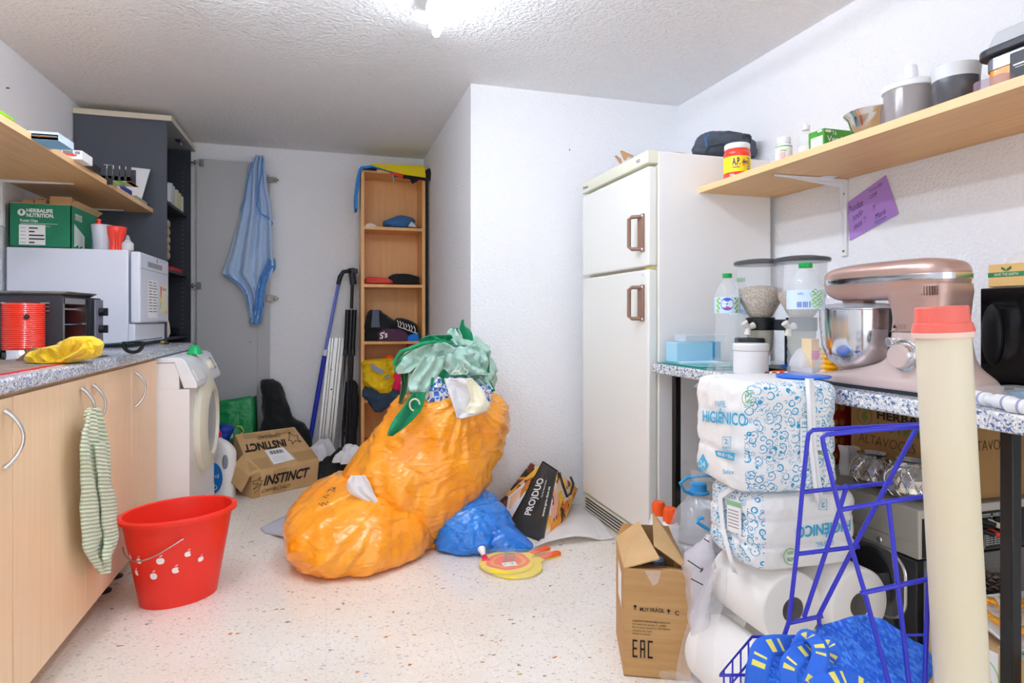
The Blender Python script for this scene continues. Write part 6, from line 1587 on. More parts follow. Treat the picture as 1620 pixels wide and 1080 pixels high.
# cereal dispenser
t = thing('cereal_dispenser', 'double cereal dispenser with clear hoppers of oats and dark lids', 'dispenser', (1.60, 1.88, CZ))
HP = [(on_y(1203, 450, 1.98).x, 1.98), (on_y(1268, 450, 1.83).x, 1.83)]
for i, (hx, hy) in enumerate(HP):
    k = 0 if i == 0 else 1
    zt = (1.275, 1.275)[i]
    mb = MB(); mb.lathe([(.035, 1.075), (.045, 1.085), (.08, 1.15), (.084, zt)], 40, c=(hx, hy, 0), cap=False); mb.build('hopper', M['glass'], t, w=True)
    mb = MB(); mb.lathe([(.094, zt), (.096, zt + .004), (.096, zt + .012), (.088, zt + .016), (.05, zt + .022), (.0, zt + .024)], 40, c=(hx, hy, 0)); mb.build('lid', mat('smoke lid', '#4a4f55', .25), t, w=True)
    mb = MB(); mb.lathe([(.034, 1.077), (.044, 1.087), (.076, 1.145), (.078, (1.185, 1.165)[i]), (.04, (1.195, 1.175)[i]), (0, (1.2, 1.17)[i])], 40, c=(hx, hy, 0)); 
    for v in mb.v: v.z += .004 * mn.noise(v * 90)
    mb.build('oats', mat('oat flakes', '#d8c4a6', .95, var=('#a98f70', 160, .42, .6), bump=(170, 1., .006)), t, w=True)
    mb = MB(); mb.lathe([(.05, 1.03), (.052, 1.032), (.052, 1.076), (.048, 1.078)], 32, c=(hx, hy, 0)); mb.build('collar', M['black'], t, w=True)
    mb = MB(); mb.lathe([(.03, .93), (.045, .97), (.048, 1.03)], 28, c=(hx, hy, 0), cap=False); mb.build('chute', mat('amber chute', '#c3bfa4', .2, alpha=.6), t, w=True)
    q = Vector((hx, hy, 1.04)) + Vector((-hx, -hy, 0)).normalized() * .055 + Vector((-.045, .01, 0))
    mb = MB(); 
    for a in (0.3, 2.4, 4.5): mb.tube([q, q + Vector((.024 * math.cos(a), 0, .028 * math.sin(a)))], [.008, .013], 12)
    mb.tube([q, q + Vector((.03, .02, 0))], .006, 8); mb.build('turn_knob', mat('pearl plastic', '#d9d6cc', .25), t, w=True)
mb = MB(); rbox(mb, 1.55, 1.74, 1.80, 2.03, CZ, CZ + .018, .03); mb.box(1.66, 1.70, 1.86, 1.95, CZ, 1.06); mb.box(HP[0][0] + .02, HP[1][0] + .03, 1.84, 1.97, 1.03, 1.07); mb.build('stand', M['dark'], t, w=True, bevel=.004)
# clutter behind the clear bottle
mb = MB(); heap(mb, (1.62, 1.76, CZ + .035), .09, .06, .06, 3., 0, 60, 16, .4, 12); mb.build('clear_bag', M['filmmilk'], label='crumpled milky plastic bag between the white tub and the clear bottle', cat='bag', smooth=180)
mb = MB(); mb.box(1.56, 1.70, 1.70, 1.80, CZ + .0005, CZ + .034); mb.box(1.559, 1.56, 1.70, 1.8, CZ + .004, CZ + .016, 1); mb.box(1.56, 1.70, 1.699, 1.70, CZ + .004, CZ + .016, 2); mb.build('snack_box', [mat('snack box grey', '#c8c2bd', .5), mat('maroon print', '#8c2433', .5), mat('amber print 2', '#e0a04a', .5)], label='low printed snack box under the milky bag', cat='box', bevel=.001)
for i, (px_, col_, lab) in enumerate(((1213, '#7b2038', 'small dark wrapped sweet left of the red scissors'), (1225, '#b4622c', 'small brown wrapped sweet between the two others'), (1237, '#d0231c', 'small bright red wrapped sweet next to the clear bottle'))):
    p_ = on_y(px_, 575, 1.66); mb = MB(); heap(mb, (p_.x, 1.66, CZ), .016, .016, .026, i * 3., 0, 24, 8, .2, 20); mb.build('wrapped_sweet', mat('sweet %d' % i, col_, .4), label=lab, cat='sweet', smooth=180)
t = thing('scissors', 'scissors with red and white loops lying behind the toilet paper pack', 'scissors', (1.44, 1.60, CZ))
mb = MB(); c_ = on_z(1232, 590, CZ + .012); mb.tube([c_ + Vector((.03 * math.cos(a), .018 * math.sin(a), 0)) for a in [2 * PI * i / 20 for i in range(20)]], .006, 8, closed=True); mb.build('white_loop', M['whitep'], t, w=True)
mb = MB(); mb.tube([c_ + Vector((.021 * math.cos(a), .01 * math.sin(a), .004)) for a in [2 * PI * i / 20 for i in range(20)]], .004, 8, closed=True); mb.build('red_liner', M['orange'], t, w=True)
mb = MB(); mb.tube([on_z(1240, 580, CZ + .02), on_z(1252, 575, CZ + .02), on_z(1280, 573, CZ + .02), on_z(1300, 576, CZ + .02)], .009, 10); mb.build('blue_tube', M['blue'], label='blue curved tube lying behind the clear bottle', cat='tube')
mb = MB(); mb.tube([on_z(1247, 562, CZ + .045), on_z(1262, 560, CZ + .045), on_z(1275, 566, CZ + .03)], .009, 10); mb.tube([on_z(1245, 569, CZ + .02), on_z(1268, 570, CZ + .02)], .008, 10); mb.build('coral_toy', M['orange'], label='coral red plastic piece behind the blue tube', cat='plastic piece')
mb = MB(); c_ = on_y(1312, 590, 1.655); c_.z = CZ
pr = []
for i in range(6): pr += [(.022, i * .016), (.030, .008 + i * .016)]
pr += [(.02, .1)]
mb.lathe(pr, 30, c=c_); mb.build('yellow_ribbed_cup', mat('yellow ribbed plastic', '#f6b912', .4), label='yellow ribbed plastic cup beside the mixer bowl', cat='cup')
mb = MB(); c_ = on_y(1288, 520, 1.72); mb.box(c_.x - .016, c_.x + .016, 1.715, 1.76, CZ, CZ + .13); mb.box(c_.x - .016, c_.x + .016, 1.714, 1.715, CZ + .06, CZ + .09, 1); mb.build('amber_packet', [mat('amber packet', '#f1c66a', .5), M['pink']], label='upright amber packet seen through the clear bottle', cat='packet', bevel=.004)

# stand mixer
M['rose'] = mat('rose gold enamel', '#c3a196', .28, .45, coat=.3)
M['rosel'] = mat('pale rose enamel', '#dcc6c0', .3, .25, coat=.2)
t = thing('stand_mixer', 'rose gold stand mixer with steel bowl on the right worktop', 'mixer', (1.54, 1.36, CZ))
mx0, mx1 = 1.462, 1.602
def yz_prism(pts, x0, x1, nm, m_, par, bev=.02, seg=5):
    mb = MB(); mb.slab([(x0, y_, z_) for y_, z_ in pts], (x1 - x0, 0, 0)); return mb.build(nm, m_, par, w=True, bevel=bev, bseg=seg, smooth=60)
hx = (mx0 + mx1) / 2
def headloft(z0, z1, prof, nm, m_):
    """horizontal slices: rounded stadium outline"""
    mb = MB(); rings = []
    for z_, yn, yf, hw in prof: rings.append((hx, (yn + yf) / 2, z_, hw, (yf - yn) / 2, 0))
    loft(mb, rings, 72, 24, sq=.55); return mb.build(nm, m_, t, w=True, smooth=70)
headloft(0, 0, [(1.192, 1.165, 1.578, .076), (1.20, 1.165, 1.578, .076), (1.212, 1.170, 1.570, .074), (1.224, 1.185, 1.545, .066), (1.233, 1.22, 1.48, .045), (1.236, 1.26, 1.42, .015)], 'motor_head', M['rose'])
headloft(0, 0, [(1.176, 1.163, 1.579, .0768), (1.180, 1.163, 1.579, .0772), (1.188, 1.163, 1.579, .0772), (1.192, 1.163, 1.579, .0768)], 'chrome_band', M['chrome'])
headloft(0, 0, [(1.128, 1.20, 1.52, .05), (1.134, 1.19, 1.545, .062), (1.15, 1.175, 1.568, .071), (1.165, 1.168, 1.575, .074), (1.176, 1.166, 1.577, .0755)], 'lower_head', M['rose'])
rs = [(1.545, 1.245 + 0, 0)]
mb = MB(); rings = [(hx, 1.255, 1.04, .066, .078, 0), (hx, 1.252, 1.08, .066, .078, 0), (hx, 1.255, 1.12, .068, .085, 0), (hx, 1.262, 1.145, .070, .095, 0), (hx, 1.27, 1.165, .070, .102, 0)]
loft(mb, rings, 64, 24, sq=.5); col_ = mb.build('column', M['rose'], t, w=True, smooth=70)
mb = MB(); rings = [(hx, 1.35, .886, .086, .25, 0), (hx, 1.35, .892, .089, .253, 0), (hx, 1.35, .905, .088, .25, 0), (hx, 1.30, .922, .082, .19, 0), (hx, 1.262, .95, .074, .115, 0), (hx, 1.252, .98, .070, .088, 0), (hx, 1.252, 1.038, .067, .079, 0)]
loft(mb, rings, 80, 40, sq=.5); mb.build('base', M['rosel'], t, w=True, smooth=70)
mb = MB(); rings = [(hx, 1.35, CZ + .0005, .083, .24, 0), (hx, 1.35, .887, .085, .247, 0)]; loft(mb, rings, 60, 4, sq=.4); mb.build('rubber_foot', M['dark'], t, w=True)
bc = (1.535, 1.485)
mb = MB(); mb.lathe([(.03, .925), (.05, .924), (.085, .95), (.101, .99), (.107, 1.05), (.108, 1.10), (.112, 1.102), (.112, 1.105), (.106, 1.105), (.104, 1.05), (.098, .99), (.08, .952), (.001, .935)], 64, c=(bc[0], bc[1], 0)); mb.build('bowl', M['chrome'], t, w=True, label='mirror steel bowl')
mb = MB(); mb.lathe([(.114, 1.106), (.115, 1.110), (.095, 1.118), (.05, 1.122)], 56, c=(bc[0], bc[1], 0), cap=False); mb.build('splash_guard', mat('clear guard', '#dfe3ee', .08, alpha=.5, spec=.9), t, w=True)
mb = MB(); mb.lathe([(.04, 1.10), (.045, 1.135)], 24, c=(bc[0], bc[1], 0)); mb.build('drive_hub', M['rose'], t, w=True)
q = Matrix.Translation((mx0 - .002, 1.262, .978)) @ Matrix.Rotation(-PI / 2, 4, 'Y')
mb = MB(); mb.lathe([(.042, 0), (.042, .006), (.036, .008)], 40, M=q); dl = mb.build('dial_ring', M['chrome'], t, w=True)
mb = MB(); mb.lathe([(.034, .006), (.034, .022), (.031, .028)], 40, M=q, mi=0); mb.lathe([(.031, .028), (.029, .032), (.0, .033)], 40, M=q, mi=1); mb.build('speed_dial', [M['chrome'], M['rosel']], dl, w=True)
q = Matrix.Translation((mx0 + .002, 1.305, 1.012)) @ Matrix.Rotation(-PI / 2, 4, 'Y'); mb = MB(); mb.lathe([(.013, 0), (.013, .014), (.009, .018)], 24, M=q); mb.build('release_button', M['chrome'], t, w=True)
mb = MB(); mb.box(mx0 + .003, mx0 + .0045, 1.19, 1.315, 1.0405, 1.042); mb.build('seam', M['brown'], t, w=True)
mb = MB()
for i in range(8): mb.box(mx0 + .001, mx0 + .004, 1.178 + i * .0068, 1.181 + i * .0068, 1.135, 1.158)
mb.build('vent', mat('vent shade', '#7d5f55', .5), t, w=True)
mb = MB(); mb.text('RAMSON', (mx0 - .0065, 1.52, 1.180), (mx0 - .0065, 1.46, 1.180), (0, 0, .009), 0, bold=.02); mb.build('band_lettering', M['ink'], t, w=True)
mb = MB(); a_ = Vector((mx0 + .0005, 1.305, 1.050)); mb.add([a_, a_ + Vector((0, -.012, 0)), a_ + Vector((0, -.006, .011))], [(0, 1, 2)])
for i in range(3): mb.text('MADE IN PRC ' , a_ + Vector((0, -.02, .007 - i * .0045)), a_ + Vector((0, -.042, .007 - i * .0045)), (0, 0, .003), 0)
mb.build('warning_mark', M['ink'], t, w=True)

# microwave
t = thing('microwave', 'black glass-fronted microwave at the right edge behind the mixer', 'microwave', (1.9, .98, CZ))
MB().box(1.79, XR - .01, .72, 1.30, CZ + .012, 1.163).build('housing', M['whitep'], t, w=True, bevel=.004)
MB().box(1.775, 1.79, .72, 1.30, CZ + .014, 1.16).build('door', M['darkglass'], t, w=True, bevel=.003)
mb = MB(); q = Matrix.Translation((1.776, 1.265, 1.03)) @ Matrix.Rotation(-PI / 2, 4, 'Y') @ Matrix.Diagonal((3.1, 1, 1, 1)); mb.lathe([(.028, 0), (.027, .008), (.02, .013), (0, .016)], 40, M=q); mb.build('handle', M['black'], t, w=True)
for yy in (.76, 1.26): MB().cyl((1.83, yy, CZ), .012, .013, 12).build('foot', M['black'], t, w=True)
t = thing('kraft_food_box', 'kraft takeaway box with green band lettered SAVE THE EARTH on the microwave', 'box', (1.88, 1.0, 1.164))
BX_ = 1.785
mb = MB(); mb.box(BX_, 1.98, .74, 1.285, 1.1635, 1.226); mb.build('carton', mat('orange kraft', '#e8bd78', .7), t, w=True, bevel=.002)
mb = MB(); mb.box(BX_ - .001, BX_, .74, 1.285, 1.190, 1.203); mb.build('green_band', mat('band green', '#27834c', .6), t, w=True)
mb = MB(); a_ = on_x(1573, 436, BX_ - .0015); b_ = on_x(1611, 434, BX_ - .0015); mb.text('SAVE THE EARTH', (BX_ - .0015, a_.y, 1.193), (BX_ - .0015, b_.y, 1.193), (0, 0, .0075), 0, .0003, bold=.02); mb.build('lettering', M['cream'], t, w=True)
mb = MB(); cy_ = (a_.y + b_.y) / 2
for sg in (-1, 1): mb.add([(BX_ - .0015, cy_, 1.204), (BX_ - .0015, cy_ - sg * .013, 1.211), (BX_ - .0015, cy_ - sg * .013, 1.219), (BX_ - .0015, cy_ - sg * .002, 1.212)], [(0, 1, 2, 3)])
mb.build('leaf_mark', mat('leaf mark green', '#2c7d45', .6), t, w=True)
t = thing('salad_bag', 'clear bag with green leaves on top of the kraft food box', 'bag', (1.87, 1.05, 1.227))
mb = MB(); heap(mb, (1.87, 1.07, 1.2265), .075, .17, .05, 5., 0, 80, 24, .4, 10, ragged=.3); mb.build('film', M['film'], t, w=True, smooth=180)
mb = MB(); random.seed(3)
for i in range(16):
    p_ = Vector((1.83 + random.random() * .05, 1.02 + random.random() * .09, 1.229 + random.random() * .015)); a = random.random() * 6
    d_ = Vector((.02 * math.cos(a), .035 * math.sin(a), .006)); e_ = Vector((-.008 * math.sin(a), .008 * math.cos(a), .004))
    mb.add([p_ - d_, p_ - e_, p_ + d_, p_ + e_ + Vector((0, 0, .003))], [(0, 1, 2, 3)])
mb.build('leaves', mat('leaf green real', '#3f8f2d', .5), t, w=True, kind='stuff' if False else None)
# syringe bags in front of the microwave
t = thing('wrapped_vials', 'clear bag of white capped vials lying at the right end of the worktop', 'bag of vials', (1.5, .98, CZ))
for i, (a_, b_) in enumerate((((1540, 627), (1575, 634)), ((1578, 634), (1612, 640)), ((1596, 640), (1640, 646)))):
    A_ = on_z(*a_, CZ + .017); B_ = on_z(*b_, CZ + .017); mb = MB(); mb.tube([A_, A_.lerp(B_, .7), A_.lerp(B_, .72), B_], [.016, .016, .011, .011], 16, 0); mb.tube([A_.lerp(B_, .45), A_.lerp(B_, .55)], .0163, 16, 1); mb.build('vial', [M['whitep'], mat('lilac print', '#a9a6c8', .5)], t, w=True)
mb = MB(); heap(mb, (1.53, 1.0, CZ + .001), .10, .17, .04, 2., .1, 80, 20, .3, 14); mb.build('film', M['film'], t, w=True, smooth=180)
mb = MB(); mb.lathe([(.03, 0), (.03, .016), (.024, .02), (0, .02)], 24, c=(1.66, 1.115, CZ)); mb.build('teal_disc', mat('teal plastic', '#1f86b8', .4), label='small teal plastic lid behind the mixer base', cat='lid')

# ---------------------------------------------------------------- toilet paper packs
M['scr'] = scrolls('printed blue scroll film', '#f3f4f6', '#2aa3cf', 42, .35, 2.3)
M['tpf'] = mat('white printed film', '#f3f2f1', .35, bump=(13, .8, .012, 3, 1), spec=.7)
def tp_pack(label, cx, cy, z0, z1, rx, ry, ang, patt, name='toilet_paper_pack', seed=1.):
    t = thing(name, label, 'toilet paper', (cx, cy, z0))
    mb = MB(); nu, nv = 240, 60
    h = z1 - z0
    rings = [(cx, cy, z0, rx * .80, ry * .80, ang), (cx, cy, z0 + .008, rx * .93, ry * .93, ang), (cx, cy, z0 + .03, rx, ry, ang), (cx, cy, z0 + h * .33, rx * 1.0, ry * 1.0, ang), (cx, cy, z0 + h * .66, rx, ry, ang), (cx, cy, z1 - .03, rx, ry, ang), (cx, cy, z1 - .008, rx * .94, ry * .94, ang), (cx, cy, z1, rx * .82, ry * .82, ang)]
    def dsp(p, u, v):
        th = 2 * PI * u - ang * 0
        return .005 * ridge(p, 14, seed, 2) - .006 * max(0, math.cos((p.z - z0) / h * PI * 6)) ** 12
    loft(mb, rings, nu, nv, dsp, 0, sq=.36)
    for k, f in enumerate(mb.f[:nu * nv]):
        u = (k % nu + .5) / nu; v = (k // nu + .5) / nv
        if patt(u, v): mb.m[k] = 1
    mb.build('wrapper', [M['tpf'], M['scr']], t, w=True, smooth=180)
    return t
A1 = -.18
def pat_up(u, v):
    d = abs(v - .52) * 2
    return (u > .650 + .03 * d ** 2) and u < .97 or (.375 < u < .40)
t1 = tp_pack('toilet paper pack on top lettered PAPEL HIGIÉNICO, upright, blue scroll print', 1.222, 1.525, .602, .903, .152, .150, A1, pat_up, seed=1.)
def face_pt(cx, cy, rx, ry, ang, side, px, py, off=.006):
    n = {'L': Vector((-math.cos(ang), -math.sin(ang), 0)), 'N': Vector((math.sin(ang), -math.cos(ang), 0))}[side]
    return on_plane(px, py, Vector((cx, cy, 0)) + n * ((rx if side == 'L' else ry) + off), n)
U1 = lambda side, px, py: face_pt(1.222, 1.525, .152, .150, A1, side, px, py)
def ftext(mb, F, side, s, x0, y0, x1, y1, hh, mi, bold=.01, rev=False):
    a_ = F(side, x0, y0); b_ = F(side, x1, y1); c_ = F(side, x0, y0 - hh); mb.text(s, a_, b_, c_ - a_, mi, .0012, bold=bold)
mb = MB()
ftext(mb, U1, 'L', 'PAPEL', 1132, 644, 1150, 644, 10, 0, -.005)
ftext(mb, U1, 'L', 'HIGIÉNICO', 1112, 666, 1181, 674, 17, 0, .02)
ftext(mb, U1, 'L', '2', 1146, 702, 1152, 702, 8, 0); ftext(mb, U1, 'L', 'capas', 1144, 708, 1155, 708, 3, 0)
def frame(F, side, x0, y0, x1, y1, r=.0008, mi=0): mb.tube([F(side, x0, y0), F(side, x1, y0), F(side, x1, y1), F(side, x0, y1)], r, 5, mi, closed=True)
frame(U1, 'L', 1143, 691, 1156, 709)
mb.quad([U1('L', *q) for q in ((1131, 712), (1133, 721), (1161, 729), (1163, 717))][::1], 0)
ftext(mb, U1, 'L', 'MAXI +30m', 1136, 720, 1160, 726, 6, 2, .01)
mb.quad([U1('L', *q) for q in ((1112, 717), (1103, 733), (1112, 747), (1121, 735))], 1); ftext(mb, U1, 'L', '24', 1108, 737, 1116, 739, 9, 2, .01)
ftext(mb, U1, 'L', 'Selex', 1144, 749, 1162, 750, 7, 0, .01)
def ringpx(F, side, cx_, cy_, r_, mi): mb.tube([F(side, cx_ + r_ * math.cos(a), cy_ + r_ * 1.15 * math.sin(a)) for a in [2 * PI * i / 26 for i in range(24)]], .0009, 5, mi)
ringpx(U1, 'L', 1185, 630, 11, 3); ftext(mb, U1, 'L', '50%', 1179, 628, 1191, 628, 6, 3, .02); ftext(mb, U1, 'L', '100%', 1180, 637, 1191, 637, 5, 3, .02)
frame(U1, 'L', 1185, 753, 1208, 766, .0005, 4)
mb.build('lettering', [M['cyan'], mat('mid cyan print', '#4bb4de', .5), M['whiteink'], M['gprint'], M['greybar']], t1, w=True)
mb = MB()
mb.quad([U1('N', *q) for q in ((1266, 724), (1300, 722), (1300, 660), (1266, 662))], 0)
ftext(mb, U1, 'N', 'HIGIÉNICO', 1269, 672, 1297, 671, 6, 1, .02); 
for i in range(5): ftext(mb, U1, 'N', 'papel suave y resistente', 1269, 683 + i * 8, 1296, 682 + i * 8, 3, 1)
mb.quad([U1('N', *q) for q in ((1277, 721), (1303, 719), (1303, 712), (1277, 713))], 2)
p_ = [U1('N', *q) for q in ((1267, 677), (1299, 676), (1299, 674), (1267, 675))]; mb.quad(p_, 1)
for v in mb.v: pass
mb.build('info_panel', [mat('white panel print', '#f7f8f9', .5), M['cyan'], mat('pale green print', '#9fcf8c', .5)], t1, w=True)
mb = MB(); st = [U1('N', x_, y_) for x_, y_ in ((1278, 598), (1281, 640), (1283, 700), (1290, 760), (1294, 794))]
n_ = Vector((math.sin(A1), -math.cos(A1), 0)); ex_ = Vector((math.cos(A1), math.sin(A1), 0))
def strip(pts, w_, nrm, exx, nm, par, m_):
    mb = MB(); vs = []
    for p_ in pts: vs += [p_ - exx * w_ + nrm * .004, p_ - exx * w_ * .3 + nrm * .01, p_ + exx * w_ * .4 + nrm * .006, p_ + exx * w_ + nrm * .009]
    fs = [(i * 4 + k, i * 4 + k + 1, i * 4 + k + 5, i * 4 + k + 4) for i in range(len(pts) - 1) for k in range(3)]
    mb.add(vs, fs); return mb.build(nm, m_, par, w=True, solid=.001)
strip(st, .011, n_, ex_, 'carry_strap', t1, mat('white strap film', '#f4f4f6', .3))
mb = MB(); 
def tail(pxs, f=1.86, r=.02):
    return [on_f(a, b, f) for a, b in pxs]
drape(mb, [(566, 1124, 1136), (580, 1118, 1140), (600, 1108, 1140), (612, 1096, 1130)], lambda a, b: on_f(a, b, 1.84), (-.4, -.8, 0), 3, .01, 20, 24, 2., crease=.015)
drape(mb, [(742, 1092, 1104), (752, 1092, 1120), (760, 1096, 1128)], lambda a, b: on_f(a, b, 1.84), (-.4, -.8, 0), 3, .01, 16, 16, 3., crease=.01)
mb.build('loose_film', M['film'], t1, w=True, smooth=180)
# lower pack, upside down
A2 = -.06; L2 = (1.262, 1.50, .168, .125)
def pat_lo(u, v):
    d = abs(v - .5) * 2
    return (.44 < u < .665 - .04 * d ** 2)
t2 = tp_pack('toilet paper pack underneath the other, its blue lettering upside down', L2[0], L2[1], .395, .599, L2[2], L2[3], A2, pat_lo, seed=4.)
U2 = lambda side, px, py: face_pt(*L2, A2, side, px, py)
mb = MB()
def utext(s, x0, y0, x1, y1, hh, mi, bold=.01):   # upside-down lettering
    a_ = U2('N', x1, y1); b_ = U2('N', x0, y0); c_ = U2('N', x1, y1 + hh); mb.text(s, a_, b_, c_ - a_, mi, .0012, bold=bold)
utext('HIGIÉNICO', 1259, 834, 1345, 822, 17, 0, .02); utext('PAPEL', 1290, 858, 1318, 853, 8, 0, -.005)
frame(U2, 'N', 1296, 790, 1308, 806); utext('2', 1299, 795, 1305, 794, 8, 0)
ringpx(U2, 'N', 1251, 880, 11, 1); utext('100%', 1245, 872, 1257, 871, 5, 1, .02); utext('50%', 1245, 882, 1257, 881, 6, 1, .02)
mb.build('lettering', [M['cyan'], M['gprint']], t2, w=True)
n2 = Vector((-math.cos(A2), -math.sin(A2), 0)); e2 = Vector((math.sin(A2), -math.cos(A2), 0))
strip([U2('L', x_, y_) for x_, y_ in ((1166, 768), (1142, 785), (1146, 830), (1158, 880), (1166, 905))], .016, n2, e2, 'carry_strap', t2, mat('white strap film 2', '#eff0f2', .35))
mb = MB(); P2 = [U2('L', *q) for q in ((1150, 838), (1173, 846), (1172, 793), (1150, 787))]; mb.quad(P2, 0)
for i in range(6): v_ = .15 + i * .1; qrect(mb, P2, .1, .85, v_, v_ + .025, 1, .001)
qrect(mb, P2, .0, 1., .80, .95, 2, .001); mb.build('info_panel', [mat('white panel print 2', '#f7f8f9', .5), M['greybar'], mat('pale green print 2', '#8fc79a', .5)], t2, w=True)

# ---------------------------------------------------------------- industrial paper rolls in film
M['roll'] = mat('soft white paper roll', '#f4f1ec', .85, bump=(30, .2, .004))
M['core'] = mat('grey cardboard core', '#6d6157', .9)
RR = .098
k = 0
rl = ['upper large paper roll on the left, end facing the room', 'upper large paper roll on the right beside the speaker', 'lower large paper roll under the left one', 'lower large paper roll under the right one']
for (x_, y0_, z_) in ((1.20, 1.375, .294), (1.395, 1.345, .294), (1.105, 1.36, .098), (1.302, 1.36, .098)):
    t = thing('paper_roll', rl[k], 'paper roll', (x_, y0_ + .13, z_ - RR), 0, 'large paper rolls')
    q = Matrix.Translation((x_, y0_, z_)) @ Matrix.Rotation(-PI / 2, 4, 'X') @ Matrix.Rotation(0, 4, 'Z')
    mb = MB(); mb.lathe([(.034, .24), (.034, .0), (.09, .0), (RR - .003, .003), (RR, .008), (RR, .232), (RR - .004, .24), (.034, .24)], 56, M=q, cap=False); mb.build('paper', M['roll'], t, w=True)
    mb = MB(); mb.lathe([(.0335, .001), (.0335, .24)], 32, M=q, cap=False); mb.lathe([(.0335, .12), (.0, .12)], 32, M=q, cap=False); mb.build('core', M['core'], t, w=True)
    k += 1
t = thing('roll_wrapper', 'clear crackling film wrapped round the large paper rolls', 'plastic film', (1.15, 1.40, 0))
mb = MB()
FR = lambda a, b: on_f(a, b, 1.60)
drape(mb, [(905, 1150, 1420), (930, 1130, 1425), (970, 1110, 1420), (1020, 1100, 1410), (1075, 1095, 1400)], lambda a, b: on_plane(a, b, (1.2, 1.345, 0), (0, -1, 0)), (0, -1, 0), 5, .004, 90, 50, 2., crease=.006)
mb.build('front_film', mat('thin clear film', '#ffffff', .12, alpha=.07, bump=(18, .8, .01, 3, 1), spec=.9), t, w=True, smooth=180)
mb = MB()
drape(mb, [(895, 1128, 1150), (930, 1110, 1150), (970, 1092, 1140), (1010, 1080, 1130), (1050, 1072, 1128), (1085, 1070, 1125), (1200, 1060, 1120)], lambda a, b: on_f(a, b, 1.60), (-.6, -.8, 0), 2, .012, 40, 70, 3., crease=.012)
mb.build('side_film', mat('bunched clear film', '#fbfbff', .15, alpha=.25, bump=(22, .9, .012, 3, 1), spec=.9), t, w=True, smooth=180)
mb = MB(); drape(mb, [(1058, 1040, 1062), (1066, 1040, 1090), (1078, 1052, 1100), (1090, 1060, 1100)], lambda a, b: on_f(a, b, 1.58), (-.3, -.9, .3), 3, .01, 30, 20, 5., crease=.02); mb.build('trailing_film', M['film'], t, w=True, smooth=180)

# ---------------------------------------------------------------- fragile carton with flaps
A = on_z(987, 1069, 0); B = on_z(1093, 1078, 0); t = thing('fragile_carton', 'open brown carton printed MUY FRAGIL on the floor in front of the worktop', 'box', (A + B) / 2 + Vector((0, .13, 0)))
h_ = .322
TL = on_z(987, 902, h_); TR = on_z(1093, 911, h_); KL = on_z(973, 846, h_ + .0)
dv = (KL - TL); dv.z = 0; dv = dv.normalized() * .26
Bk0 = A + dv; Bk1 = B + dv; TL = Vector((A.x, A.y, h_)); TR = Vector((B.x, B.y, h_)); TKL = TL + dv; TKR = TR + dv
mb = MB()
def wall4(mb, a, b, c, d, th=.004, mi=0):
    n = (Vector(b) - Vector(a)).cross(Vector(d) - Vector(a)).normalized() * -th; mb.slab([a, b, c, d], n, mi)
wall4(mb, A, B, TR, TL); wall4(mb, B, Bk1, TKR, TR); wall4(mb, Bk1, Bk0, TKL, TKR); wall4(mb, Bk0, A, TL, TKL); mb.slab([A, B, Bk1, Bk0], (0, 0, .004))
mb.build('carton_body', M['kraft'], t, w=True)
Fq = [A, B, TR, TL]
mb = MB(); e_ = (B - A).normalized(); up = Vector((0, 0, 1)); nn = e_.cross(up)
# left flap (folded half open inward/up), right flap standing outward, front small flap
l1 = TL; l2 = TKL; mb.slab([l1, l2, l2 + e_ * .075 + up * .06, l1 + e_ * .105 + up * .035], (0, 0, .004)); mb.build('flap', M['kraft2'], t, w=True)
mb = MB(); mb.slab([TR, TKR, TKR - e_ * .075 + up * .095, TR - e_ * .10 + up * .055 + dv * .2], (0, 0, .004)); mb.build('flap', M['kraft2'], t, w=True)
mb = MB(); mb.slab([TL, TR, TR + dv * .24 - up * .012 - e_ * .02, TL + dv * .24 - up * .012 + e_ * .02], (0, 0, .003)); ff = mb.build('flap', M['kraft'], t, w=True)
mb = MB(); mb.slab([TKL, TKR, TKR + up * .05 - e_ * .02, TKL + up * .05 + e_ * .02], dv * .015); mb.build('flap', M['kraft'], t, w=True)
Ff = [TL + up * .0035, TR + up * .0035, TR + dv * .24 - up * .008, TL + dv * .24 - up * .008]
mb = MB(); qtext(mb, Ff, 'V000000000A', .68, .30, .72, .38, 0, .0015, bold=.01)
mb.build('flap_print', M['ink'], ff, w=True)
def arrow(mb, P, u, v, s):
    qpoly(mb, P, [(u - s * .7, v + s * .10), (u + s * .7, v + s * .10), (u, v + s * .65)], 0, .0012); qpoly(mb, P, [(u - s * .18, v - s * .3), (u + s * .18, v - s * .3), (u + s * .18, v + s * .12), (u - s * .18, v + s * .12)], 0, .0012)
    qrect(mb, P, u - s * .6, u + s * .6, v - s * .42, v - s * .36, 0, .0012)
mb = MB(); arrow(mb, Fq, .17, .648, .045); arrow(mb, Fq, .67, .628, .045)
qtext(mb, Fq, 'MUY FRÁGIL', .24, .61, .618, .655, 0, bold=.012)
qline(mb, Fq, [(.80 + .03 * math.cos(a), .624 + .018 * math.sin(a)) for a in [.6 + i * .5 for i in range(11)]], .0025, 0)
for i, s in enumerate(('LABORATORIOS BELLOCH,S.A.', 'C/Ciudad de Sevilla, 5. 46988', 'Pol. Fuente del Jarro, PATERNA', '(VALENCIA) Spain.', 'MADE IN SPAIN')):
    qtext(mb, Fq, s, .13, (.70, .63, .70, .43, .40)[i], .518 - i * .030, .533 - i * .030, 0, bold=(.01, -.005, -.005, -.005, -.005)[i])
